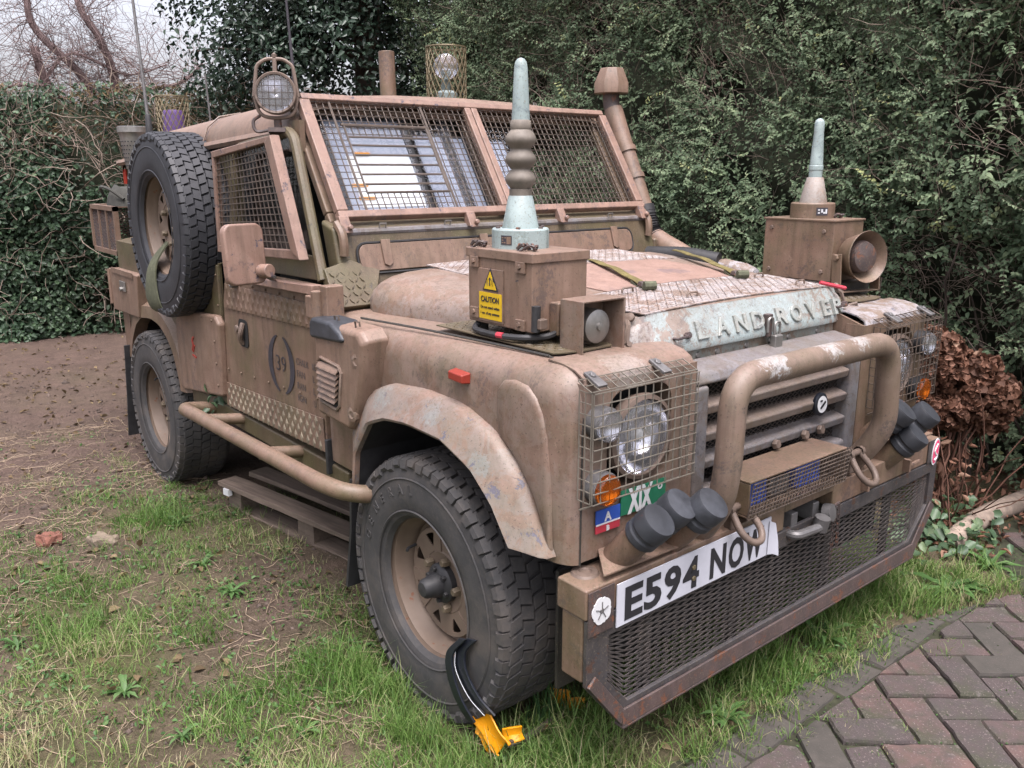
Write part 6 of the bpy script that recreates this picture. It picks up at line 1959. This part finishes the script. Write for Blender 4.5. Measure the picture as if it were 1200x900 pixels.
M['clod'] = plain('soil_clod', (.11, .082, .068), .95, vary=.55, scale=6)
o = np_mesh('soil_clods', V_.reshape(-1, 3), F_, 'clod', 3, None, True, None, 'stuff')
tag(o, 'small clods and pebbles on the bare mud', 'soil')

# ---------------- single weeds one could pull up
def weed(x, y, r, nl, label, mat='weed', upright=.5, group='weeds growing in the grass'):
    P = []; m = MB(); tints = []
    z = float(ground_z(np.array([x]), np.array([y]))[0])
    z = max(z, G - .02)
    for k in range(nl):
        a = k * 2.4 + random.uniform(-.5, .5); L = r * random.uniform(.4, 1.1); u = upright * random.uniform(.3, 1.1)
        e = Vector((math.cos(a), math.sin(a), 0)); sdw = Vector((-e.y, e.x, 0))
        w = L * random.uniform(.075, .12)
        rows = []
        for i in range(6):
            t_ = i / 5
            c = e * L * t_ + Vector((0, 0, L * u * math.sin(t_ * 2.3) * .8 + .004))
            ww = w * (math.sin(math.pi * min(1, .12 + t_ * .88)) ** .7) * (1 if i < 5 else .05) * (.7 + .5 * (i % 2))
            rows.append([c - sdw * ww + Vector((0, 0, ww * .35)), c, c + sdw * ww + Vector((0, 0, ww * .35))])
        m.grid(rows); tints += [random.random()] * 18
    o = m.build('weed', mat, None, recalc=False, angle=60, loc=(x, y, z))
    at = o.data.attributes.new('tint', 'FLOAT', 'POINT'); at.data.foreach_set('value', np.array(tints, np.float32))
    return tag(o, label, 'weed', group)
weed(.50, .33, 0.119, 18, 'broad rosette weed at the paving edge below the bumper middle', upright=.55)
weed(.60, .98, 0.145, 20, 'large leafy weed spreading over the bricks at the right', upright=.4)
weed(.62, 1.28, 0.128, 18, 'leafy weed between the log and the brick paving', upright=.5)
weed(.57, -.26, 0.085, 18, 'small pale rosette weed on the paving edge nearest the bumper end', upright=.35)
weed(-1.0, -1.05, 0.074, 16, 'leafy green weed in the turf just in front of the pallet', upright=.4)
weed(-1.28, -1.06, 0.068, 15, 'leafy weed in front of the left end of the pallet', upright=.4)
weed(-2.0, -1.56, 0.056, 9, 'lone upright seedling on the bare mud by the broken brick', upright=1.1)
weed(-2.22, -1.78, 0.056, 10, 'seedling on bare mud at the far left edge', upright=.6)
weed(-1.1, -1.72, 0.062, 15, 'jagged leaved weed in the left foreground turf', upright=.6)
weed(-.62, -1.52, 0.068, 15, 'leafy weed among the grass left of the front wheel', upright=.5)
weed(-.30, -1.46, 0.056, 14, 'pale round leaved weed at the bottom of the turf', upright=.5)
weed(-.1, -1.2, 0.056, 13, 'small dock seedling on the bare patch before the front wheel', upright=.5)
weed(-1.72, -1.0, 0.062, 14, 'weed beside the rear wheel tread', upright=.5)
# sprig rooted on the sill
def sprig(name, c, r, n, label, cat, group=None):
    c = np.array(c)
    P = c + rng.normal(0, 1, (n, 3)) * np.array([r, r * .7, r * .7])
    o = leaf_mass(name, P, np.tile([[.3, -.6, .6]], (n, 1)), rng.uniform(.03, .05, n), 'ivy_leaf', None, None, .7)
    return tag(o, label, cat, group)
sprig('ivy_sprig', (-1.60, -.845, .625), .035, 14, 'sprig of green leaves sprouting on the sill behind the door', 'plant')
# tall dark blades by the bumper end
n = 46
P = np.stack([rng.normal(.255, .035, n), rng.normal(-.655, .05, n), np.full(n, G - .01)], 1)
o = blades('bulb_leaves', P, rng.uniform(.10, .26, n), rng.uniform(.006, .010, n), np.clip(rng.normal(.25, .14, n), 0, .7), 'tall_blade', None)
tag(o, 'clump of tall narrow dark green blades between the front tyre and bumper', 'plant')
# ivy covering the ground under the brown shrub
n = 240
P = np.stack([rng.normal(.36, .10, n), rng.normal(1.42, .16, n), G + rng.gamma(2, .02, n)], 1)
o = leaf_mass('ivy_patch', P, np.tile([[.2, -.3, 1.0]], (n, 1)), rng.uniform(.035, .06, n), 'ivy_leaf', None, 'stuff', .75, rng.uniform(.4, 1, n))
tag(o, 'low ivy covering the ground at the foot of the brown shrub', 'ivy')

# ---------------- right hedge
HY = 1.98
def hedge_face(x, z):
    y = HY + (fbm(x, z, 1.3, 41) - .5) * .42 + (fbm(x, z, 4.5, 44) - .5) * .16
    y = y + np.clip((.75 - z) / .75, 0, 1) * .28 * np.clip((x + 1.2) / 1.2, 0, 1)
    return y - np.clip((x - .3) / .6, 0, 1) * .12 
RH = empty('tall_hedge', None, (-1.4, 2.3, G))
tag(RH, 'tall clipped privet hedge with bare twigs running along behind the vehicle', 'hedge')
def local(P, root): return P - np.array(root.location)
n = 110000
x = rng.uniform(-4.6, 1.3, n); z = rng.uniform(.0, 3.5, n)
depth = rng.gamma(1.6, .055, n)
y = hedge_face(x, z) + depth
clump = fbm(x + 3, z, 3.2, 60)
bare = fbm(x, z, 1.5, 52)
twiggy = np.clip((bare - .50) / .10, 0, 1) * np.clip(1.25 - np.abs(x + .7) / 1.6, 0, 1)
low = np.clip((.62 - z) / .3, 0, 1) * np.clip((x + .6) / .5, 0, 1)
keep = (rng.uniform(0, 1, n) < np.clip((clump - .28) * 4.2, .16, 1) * (1 - .70 * twiggy) * (1 - .88 * low))
x, y, z, depth, clump = x[keep], y[keep], z[keep], depth[keep], clump[keep]
size = rng.uniform(.013, .033, len(x)) * (1 + .45 * np.clip((x + .4) / 1.4, 0, 1))
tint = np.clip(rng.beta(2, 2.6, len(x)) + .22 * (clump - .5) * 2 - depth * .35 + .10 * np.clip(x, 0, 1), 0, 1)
NN = np.tile(np.array([[.15, -.75, .55]]), (len(x), 1))
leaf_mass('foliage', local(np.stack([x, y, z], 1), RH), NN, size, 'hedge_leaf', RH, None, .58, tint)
# sprays: leaves set in two ranks along short shoots that reach out of the face
ns = 17000
x = rng.uniform(-4.6, 1.3, ns); z = rng.uniform(.0, 3.4, ns)
bare = fbm(x, z, 1.5, 52); cl2 = fbm(x + 3, z, 3.2, 60)
tw2 = np.clip((bare - .50) / .10, 0, 1) * np.clip(1.25 - np.abs(x + .7) / 1.6, 0, 1)
lw2 = np.clip((.62 - z) / .3, 0, 1) * np.clip((x + .6) / .5, 0, 1)
kp = rng.uniform(0, 1, ns) < np.clip((cl2 - .28) * 4.0, .12, 1) * (1 - .75 * tw2) * (1 - .85 * lw2)
x, z, cl2 = x[kp], z[kp], cl2[kp]; ns = len(x)
dirs = unit(np.stack([rng.normal(0, .7, ns), -.45 + rng.normal(0, .35, ns), rng.normal(.35, .6, ns)], 1))
shoot = wander(np.stack([x, hedge_face(x, z) + rng.uniform(-.02, .12, ns), z], 1), dirs, rng.uniform(.06, .20, ns), 8, .16)
per = 14
ti = (np.arange(per) // 2 + .5) / (per / 2) * 6.9
i0 = ti.astype(int); fr_ = ti - i0
pos = shoot[:, i0] * (1 - fr_)[None, :, None] + shoot[:, i0 + 1] * fr_[None, :, None]
dd = unit(shoot[:, i0 + 1] - shoot[:, i0])
sd = unit(np.cross(dd, np.array([0, -.5, .85]) + rng.normal(0, .25, (ns, 1, 3))))
sg = np.where(np.arange(per) % 2 == 0, 1.0, -1.0)[None, :, None]
Tl = dd * .65 + sd * sg
sz = (rng.uniform(.016, .034, (ns, 1)) * rng.uniform(.7, 1.15, (ns, per)) * (1 - .35 * np.linspace(0, 1, per))[None]) * (1 + .5 * np.clip((x + .3) / 1.3, 0, 1))[:, None]
tt_ = np.clip(rng.beta(2, 2.2, (ns, 1)) * .8 + rng.uniform(0, .28, (ns, per)) + (.3 * (rng.uniform(0, 1, (ns, 1)) < .05)), 0, 1)
leaf_mass('sprays', local(pos.reshape(-1, 3), RH), np.tile(np.array([[.1, -.55, .75]]), (ns * per, 1)), sz.ravel(), 'hedge_leaf', RH, None, .58, tt_.ravel(), .15, .25, Tl.reshape(-1, 3))
twig_mass('shoots', local(shoot, RH), rng.uniform(.0009, .0016, ns), 'twig', RH, None, .5)
# twigs: fine, many, mostly upright
n = 15000
x = rng.uniform(-4.4, 1.5, n); z = rng.uniform(.0, 3.9, n)
bare = fbm(x, z, 1.5, 52)
keep = rng.uniform(0, 1, n) < np.clip((bare - .36) * 4, .12, 1); x, z = x[keep], z[keep]; n = len(x)
y = hedge_face(x, z) + rng.uniform(-.01, .16, n)
dr = np.stack([rng.normal(0, .65, n), rng.normal(-.12, .35, n), rng.uniform(.1, 1.1, n)], 1)
pp = wander(np.stack([x, y, z], 1), dr, rng.uniform(.10, .34, n), 5, .30)
half = n // 2
twig_mass('twigs', local(pp[:half], RH), rng.uniform(.0011, .0028, half), 'twig', RH)
twig_mass('pale_twigs', local(pp[half:], RH), rng.uniform(.001, .0026, n - half), 'twig_pale', RH)
# main stems rising from the ground
n = 70
x = np.concatenate([rng.uniform(-4.4, 1.4, 40), rng.uniform(-.4, 1.2, 30)])
pp = wander(np.stack([x, hedge_face(x, np.full(n, .3)) + rng.uniform(.05, .3, n), np.full(n, -.02)], 1), np.stack([rng.normal(0, .18, n), rng.normal(0, .10, n), np.ones(n)], 1), rng.uniform(.7, 1.5, n), 14, .12)
twig_mass('stems', local(pp, RH), rng.uniform(.005, .015, n), 'bark', RH, None, .3)
# added dark sheet standing in for the shade inside the hedge
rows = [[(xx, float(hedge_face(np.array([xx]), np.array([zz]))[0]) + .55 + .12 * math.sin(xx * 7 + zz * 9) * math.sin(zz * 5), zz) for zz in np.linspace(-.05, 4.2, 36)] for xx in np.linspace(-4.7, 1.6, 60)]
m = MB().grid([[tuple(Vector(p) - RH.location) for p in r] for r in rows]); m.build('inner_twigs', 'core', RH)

# ---------------- ivy-grown hedge across the back
BH = empty('ivy_hedge', None, (-6.6, -.9, 0))
tag(BH, 'ivy covered hedge with a dry brown top across the far end of the garden', 'hedge')
hA = np.array((-7.9, -3.4)); hB = np.array((-5.6, 1.9)); hd = unit((hB - hA)[None])[0]; hn = np.array((hd[1], -hd[0]))
def bh(t_, z):
    """point on the front of the back hedge: t along it, z up"""
    return hA[None] + (hB - hA)[None] * t_[:, None] + hn[None] * ((fbm(t_ * 6, z, 1.4, 70) - .5) * .5)[:, None]
n = 62000
t_ = rng.uniform(0, 1, n); z = rng.uniform(-.1, 2.24, n) + rng.normal(0, .02, n)
dep = rng.gamma(1.5, .07, n)
xy = bh(t_, z) - hn[None] * dep[:, None]
topdry = np.clip((z - 1.68) / .2, 0, 1) * (fbm(t_ * 8, z, 2.0, 73) > .38)
cl = fbm(t_ * 7 + 5, z, 2.6, 77)
dry = rng.uniform(0, 1, n) < topdry * .52
keep = rng.uniform(0, 1, n) < np.clip((cl - .24) * 3.5, .12, 1)
g_ = keep & ~dry; d_ = keep & dry
P = np.concatenate([xy, z[:, None]], 1)
NN = np.tile(np.array([[hn[0] * .8, hn[1] * .8, .55]]), (n, 1))
leaf_mass('foliage', local(P[g_], BH), NN[g_], rng.uniform(.03, .055, g_.sum()), 'ivy_leaf', BH, None, .75, np.clip(rng.beta(2, 2.4, g_.sum()) + (cl[g_] - .5) * .5 - dep[g_] * .5, 0, 1))
leaf_mass('dry_growth', local(P[d_], BH), NN[d_], rng.uniform(.03, .07, d_.sum()), 'dead_leaf', BH, None, .25)
n = 1900
t_ = rng.uniform(0, 1, n); z = np.where(rng.uniform(0, 1, n) < .45, rng.uniform(1.55, 2.2, n), rng.uniform(0, 2.1, n))
xy = bh(t_, z) + hn[None] * rng.uniform(-.12, .05, n)[:, None]
pp = wander(np.concatenate([xy, z[:, None]], 1), np.stack([rng.normal(0, .5, n) + hn[0] * .2, rng.normal(0, .5, n) + hn[1] * .2, rng.normal(.35, .6, n)], 1), rng.uniform(.15, .55, n), 6, .35)
twig_mass('twigs', local(pp, BH), rng.uniform(.002, .006, n), 'twig_pale', BH)
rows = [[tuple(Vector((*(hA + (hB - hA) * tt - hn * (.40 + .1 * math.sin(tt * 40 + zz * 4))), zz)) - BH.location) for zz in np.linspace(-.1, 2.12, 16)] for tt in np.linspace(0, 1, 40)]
MB().grid(rows).build('inner_twigs', 'core', BH)  # dark backing sheet, painted shade behind the ivy

# ---------------- dark evergreen standing behind
TR = empty('holly_tree', None, (-5.9, 2.3, 0))
tag(TR, 'dark evergreen holly tree rising behind the vehicle roof', 'tree')
m = MB().tube(smooth_path([(0, 0, -.05), (.05, .02, 1.0), (-.05, .08, 2.2), (.08, .0, 3.6), (0, .1, 5.2)], 4), [.16 - .007 * i for i in range(17)], 10); m.build('trunk', 'bark', TR)
nl = 60
a = rng.uniform(0, 6.28, nl); z0 = rng.uniform(.8, 4.8, nl)
pp = wander(np.stack([np.zeros(nl), np.zeros(nl), z0], 1), np.stack([np.cos(a), np.sin(a), rng.uniform(-.1, .6, nl)], 1), rng.uniform(.9, 1.8, nl), 9, .16)
twig_mass('limbs', pp, rng.uniform(.015, .04, nl), 'bark', TR, None, .2)
# sprays of leaves along the limbs, filling an uneven crown
ns = 950
k = rng.integers(0, nl, ns); f = rng.uniform(.3, 1.0, ns)
li = np.minimum((f * 8).astype(int), 7)
c0 = pp[k, li] + (pp[k, li + 1] - pp[k, li]) * (f * 8 - li)[:, None] + rng.normal(0, .16, (ns, 3))
ex = rng.normal(0, 1, (500, 3)); ex = unit(ex) * np.array([1.45, 1.72, 2.0]) * rng.uniform(.62, 1.04, (500, 1)) + np.array([0, 0, 3.1])
c0 = np.concatenate([c0, ex]); ns = len(c0)
c0 = c0[(c0[:, 2] > .9) & ((((c0 - np.array([0, 0, 3.1])) / np.array([1.5, 1.75, 2.3])) ** 2).sum(1) < 1.05)]; ns = len(c0)
per = 52
P = np.repeat(c0, per, 0) + np.clip(rng.normal(0, 1, (ns * per, 3)), -1.5, 1.5) * np.repeat(rng.uniform(.07, .17, ns), per)[:, None]
out_ = unit(P - np.array([0, 0, 2.8])) * .6 + np.array([0, 0, .6])
leaf_mass('crown', P, out_, rng.uniform(.035, .065, len(P)), 'holly_leaf', TR, None, .6, np.clip(np.repeat(rng.beta(2, 2.5, ns), per) * .7 + rng.uniform(0, .4, len(P)), 0, 1))

# ---------------- bare tree beyond the back hedge
BT = empty('bare_tree', None, (-10.2, .4, 0))
tag(BT, 'leafless tree with tangled pinkish branches beyond the back hedge', 'tree')
brs = [([(0, .2, 0), (.0, .25, 1.6), (.05, .55, 2.4)], .12, .06),
       ([(.05, .55, 2.4), (.1, .35, 2.72), (.0, -.02, 3.15), (.0, -.08, 3.5), (-.1, .05, 4.1)], .055, .03),
       ([(.05, .62, 2.3), (.1, .78, 2.6), (.2, .62, 3.1), (.2, .45, 3.4), (.1, .38, 3.9)], .06, .03),
       ([(.0, .25, 1.9), (.1, -.02, 2.6), (.15, -.10, 2.95)], .06, .045),
       ([(.0, .2, 1.9), (.1, -.6, 2.4), (.1, -1.4, 2.7)], .05, .02),
       ([(.1, .2, 2.2), (.2, .9, 2.5), (.2, 1.5, 2.62), (.1, 1.9, 2.9)], .035, .015),
       ([(.1, .3, 2.3), (.3, -.2, 2.5), (.3, -.9, 2.45), (.2, -1.5, 2.9)], .03, .012),
       ([(.1, -.02, 2.6), (.2, .3, 2.9), (.2, .9, 2.7), (.2, 1.4, 2.85)], .022, .01)]
src = []
for i, (pts, r0, r1) in enumerate(brs):
    sp = smooth_path(pts, 6); nn_ = len(sp)
    MB().tube(sp, [r0 + (r1 - r0) * j / (nn_ - 1) for j in range(nn_)], 8).build('trunk' if i == 0 else 'branch', 'bark_pink' if i else 'bark', BT)
    if i: src += [tuple(p) for p in sp]
src = np.array(src)
n = 620
c0 = src[rng.integers(0, len(src), n)] + rng.normal(0, .03, (n, 3))
drn = np.stack([rng.normal(0, .5, n), rng.normal(0, 1, n), rng.normal(.35, .6, n)], 1)
p1 = wander(c0, drn, rng.uniform(.4, 1.25, n), 9, .26)
twig_mass('twigs', p1, rng.uniform(.0025, .007, n), 'bark_pink', BT, None, .3)
n2 = 1500
c1 = p1[rng.integers(0, n, n2), rng.integers(3, 9, n2)]
p2 = wander(c1, np.stack([rng.normal(0, .5, n2), rng.normal(0, 1, n2), rng.normal(.2, .7, n2)], 1), rng.uniform(.2, .6, n2), 6, .3)
twig_mass('fine_twigs', p2, rng.uniform(.0016, .0032, n2), 'bark_pink', BT, None, .4)

# ---------------- dried brown shrub beside the bumper
HD = empty('dried_hydrangea', None, (.28, 1.67, G))
tag(HD, 'withered hydrangea with brown papery flower heads at the right of the bumper', 'shrub')
heads = [((.14, 1.62, .775), .135), ((.09, 1.60, .65), .12), ((.205, 1.69, .675), .12), ((.30, 1.74, .715), .085), ((.335, 1.76, .605), .14), ((.25, 1.67, .555), .11), ((.17, 1.61, .53), .10), ((.03, 1.60, .74), .09), ((.33, 1.80, .50), .08)]
for c, r in heads:
    # a flattened globe of small papery florets in little bunches
    nf = int(230 * (r / .125) ** 2); pf = 4
    d = unit(rng.normal(0, 1, (nf, 3)))
    ctr = np.array(c) - np.array(HD.location) + d * np.array([1.0, 1.0, .82]) * r * rng.uniform(.70, 1.05, (nf, 1))
    P = np.repeat(ctr, pf, 0) + rng.normal(0, .006, (nf * pf, 3))
    o = leaf_mass('flower_head', P, np.repeat(d, pf, 0) + rng.normal(0, .35, (nf * pf, 3)), rng.uniform(.019, .036, nf * pf), 'petal', HD, None, .95, np.clip(np.repeat(rng.uniform(0, .8, nf), pf) + rng.normal(0, .12, nf * pf), 0, 1), .1, .5)
n = 26
a = rng.uniform(0, 6.28, n)
tops = np.array([c for c, r in heads])[rng.integers(0, len(heads), n)] - np.array(HD.location)
basep = np.stack([rng.normal(0, .06, n), rng.normal(-.02, .06, n), np.full(n, -.02)], 1)
K = 8
pp = np.stack([basep + (tops - basep) * t_ + np.array([0, 0, .03]) * math.sin(t_ * 3) + rng.normal(0, .012, (n, 3)) for t_ in np.linspace(0, 1, K)], 1)
twig_mass('stems', pp, rng.uniform(.004, .009, n), 'stem_red', HD, None, .6)
# bare canes leaning out to the sides
n = 14
cn = wander(np.stack([rng.normal(0, .07, n), rng.normal(0, .06, n), np.zeros(n)], 1), np.stack([rng.normal(.1, .5, n), rng.normal(.15, .5, n), np.ones(n)], 1), rng.uniform(.3, .75, n), 8, .12)
twig_mass('canes', cn, rng.uniform(.003, .006, n), 'stem_red', HD, None, .5)
n = 130
P = np.stack([rng.normal(.0, .08, n), rng.normal(-.03, .07, n), rng.uniform(0, .40, n)], 1)
leaf_mass('withered_leaves', P, unit(rng.normal(0, 1, (n, 3))), rng.uniform(.02, .055, n), 'petal', HD, None, .4)

# ---------------- log edging, pallet, brick lump, wheel clamp
LG = MB().tube(smooth_path([(.43, 1.36, G + .012), (.41, 1.7, G + .03), (.44, 2.05, G + .03), (.45, 2.6, G + .03)], 5), [.036, .040, .043, .044, .045, .044, .046, .046, .045, .046, .045, .045, .044, .044, .044, .044], 14).build('edging_log', 'twig_pale', None)
tag(LG, 'pale weathered log edging the bed at the far right', 'log')
PL = empty('wooden_pallet', None, (-1.30, -.533, G))
tag(PL, 'grey weathered wooden pallet lying under the side bar', 'pallet')
PL.rotation_euler = (0, 0, R_(10.5))
def plank(nm, x0, x1, y0, y1, z0, z1, seed):
    rr = random.Random(seed); m = MB(); rows = []
    for i in range(9):
        x = x0 + (x1 - x0) * i / 8
        j = lambda s: rr.uniform(-s, s)
        rows.append([(x, y0 + j(.003), z0), (x, y1 + j(.003), z0), (x, y1 + j(.003), z1 + j(.002)), (x, y0 + j(.003), z1 + j(.002)), ])
    for r_ in rows: r_.append(r_[0])
    m.grid(rows); m.add(rows[0][:4], [(0, 1, 2, 3)]); m.add(rows[-1][:4], [(3, 2, 1, 0)])
    return m.build(nm, 'wood', PL, .003)
for i, (y0, y1) in enumerate(((-.165, -.07), (-.005, .09), (.16, .25), (.31, .40), (.46, .55))): plank('slat', -.55, .72, y0, y1, .115, .135, i)
for x in (-.46, .06, .62):
    for y0 in (-.14, .30): plank('block', x - .05, x + .05, y0, y0 + .10, .02, .114, int(x * 10) + int(y0 * 10))
for y0 in (-.14, .30): plank('base_board', -.52, .70, y0, y0 + .10, .0, .019, 40)
m = MB().box(-.50, -.46, -.17, -.150, .085, .114); m.build('torn_label', 'white', PL)
t_ = [(-1.905, -1.465, .05, 'M_red', 'broken red brick lump lying on the mud', 'brick lump'), (-1.72, -1.30, .045, 'M_tan', 'pale rough stone half sunk in the mud behind the brick lump', 'stone'), (-1.75, -1.16, .02, 'M_tan', 'small yellowish stone by the grass strip near the rear wheel', 'stone')]
M['M_red'] = plain('broken_brick', (.16, .068, .048), .9, vary=.35, scale=30, bump=.5)
M['M_tan'] = plain('pale_stone', (.17, .135, .10), .9, vary=.4, scale=30, bump=.5)
for x, y, r, mt, lb, ct in t_:
    bm = bmesh.new(); bmesh.ops.create_icosphere(bm, subdivisions=3, radius=r)
    rr = random.Random(int(x * 100))
    for v in bm.verts:
        n_ = v.co.normalized()
        kx = 1 + .3 * math.sin(n_.x * 5 + rr.random()) * math.cos(n_.y * 4) + rr.uniform(-.06, .06)
        v.co = Vector((v.co.x * 1.25, v.co.y * .9, max(-.6 * r, min(.45 * r, v.co.z)))) * kx
    me = bpy.data.meshes.new(ct.replace(' ', '_')); bm.to_mesh(me); bm.free(); me.materials.append(M[mt])
    o = bpy.data.objects.new(ct.replace(' ', '_'), me); col.objects.link(o)
    o.location = (x, y, float(ground_z(np.array([x]), np.array([y]))[0]) + .25 * r)
    o.rotation_euler = (.1, .15, rr.random() * 3); tag(o, lb, ct)
# yellow and black plastic shears / clamp by the front tyre
CLp = empty('plastic_tool', None, (.25, -.84, G))
tag(CLp, 'yellow and black plastic tool leaning on the front tyre in the grass', 'hand tool')
def ribbon(name, pts, w, th, mat, wdir=(0, 0, 0), parent=CLp):
    sp = smooth_path(pts, 6); rows = []
    wd_ = Vector(wdir).normalized()
    m = MB(); nn_ = len(sp)
    for i, p in enumerate(sp):
        ww = w[0] + (w[1] - w[0]) * i / (nn_ - 1) if isinstance(w, tuple) else w
        rows.append([p - wd_ * ww, p + wd_ * ww])
    m.grid(rows)
    return m.build(name, mat, parent, .002, solid=th, angle=60)
# two curved black arms leaning on the sidewall
ribbon('arm', [Vector(p) - CLp.location for p in ((.238, -.888, .392), (.200, -.896, .345), (.205, -.90, .295), (.245, -.89, .235), (.29, -.872, .195))], (.021, .022), .007, 'plastic_black', (1, .0, .3))
ribbon('arm', [Vector(p) - CLp.location for p in ((.215, -.900, .388), (.172, -.912, .33), (.178, -.915, .27), (.205, -.908, .205), (.232, -.89, .15))], (.015, .018), .007, 'plastic_black', (1, .0, .3))
for k_ in (0,): ribbon('arm_edge', [Vector(p) - CLp.location for p in (((.186, -.903, .34), (.192, -.907, .29), (.232, -.897, .228), (.277, -.879, .188)), ((.162, -.918, .325), (.168, -.921, .268), (.195, -.914, .2), (.222, -.896, .147)))[k_]], .0009, .002, 'plastic_white', (1, 0, .3))
def blob(name, a, b, c, d, th):
    """cupped yellow shell between four corners"""
    A_, B_, C_, D_ = [Vector(p) - CLp.location for p in (a, b, c, d)]
    nrm = (B_ - A_).cross(D_ - A_).normalized(); rows = []
    for i in range(7):
        u_ = i / 6; r_ = []
        for j in range(5):
            v_ = j / 4
            p = A_.lerp(B_, u_).lerp(D_.lerp(C_, u_), v_)
            r_.append(p + nrm * (.012 * math.sin(math.pi * v_) * (1 - .3 * u_) + .004 * math.sin(u_ * 6)))
        rows.append(r_)
    return MB().grid(rows).build(name, 'plastic_yellow', CLp, .002, solid=th, angle=60)
blob('yellow_end', (.262, -.872, .21), (.345, -.858, .150), (.315, -.868, .09), (.218, -.878, .150), .005)
blob('yellow_end', (.218, -.880, .150), (.325, -.866, .095), (.275, -.86, .072), (.23, -.875, .11), .005)
blob('yellow_grip', (.325, -.855, .165), (.335, -.80, .155), (.345, -.80, .125), (.345, -.85, .13), .006)
m = MB().tube([Vector(p) - CLp.location for p in ((.335, -.845, .125), (.32, -.77, .10), (.28, -.62, .08))], .010, 8); m.build('bar', 'rust', CLp)
CL2 = empty('plastic_grip', None, (.235, -.57, G))
tag(CL2, 'yellow plastic grip half hidden in tall grass behind the bumper end', 'plastic part')
CLp_, CLp = CLp, CL2
blob('yellow_shell', (.22, -.60, .07), (.25, -.56, .055), (.255, -.56, .115), (.215, -.60, .125), .006)
blob('yellow_shell', (.25, -.57, .05), (.28, -.53, .05), (.285, -.53, .095), (.25, -.57, .10), .006)
CLp = CLp_
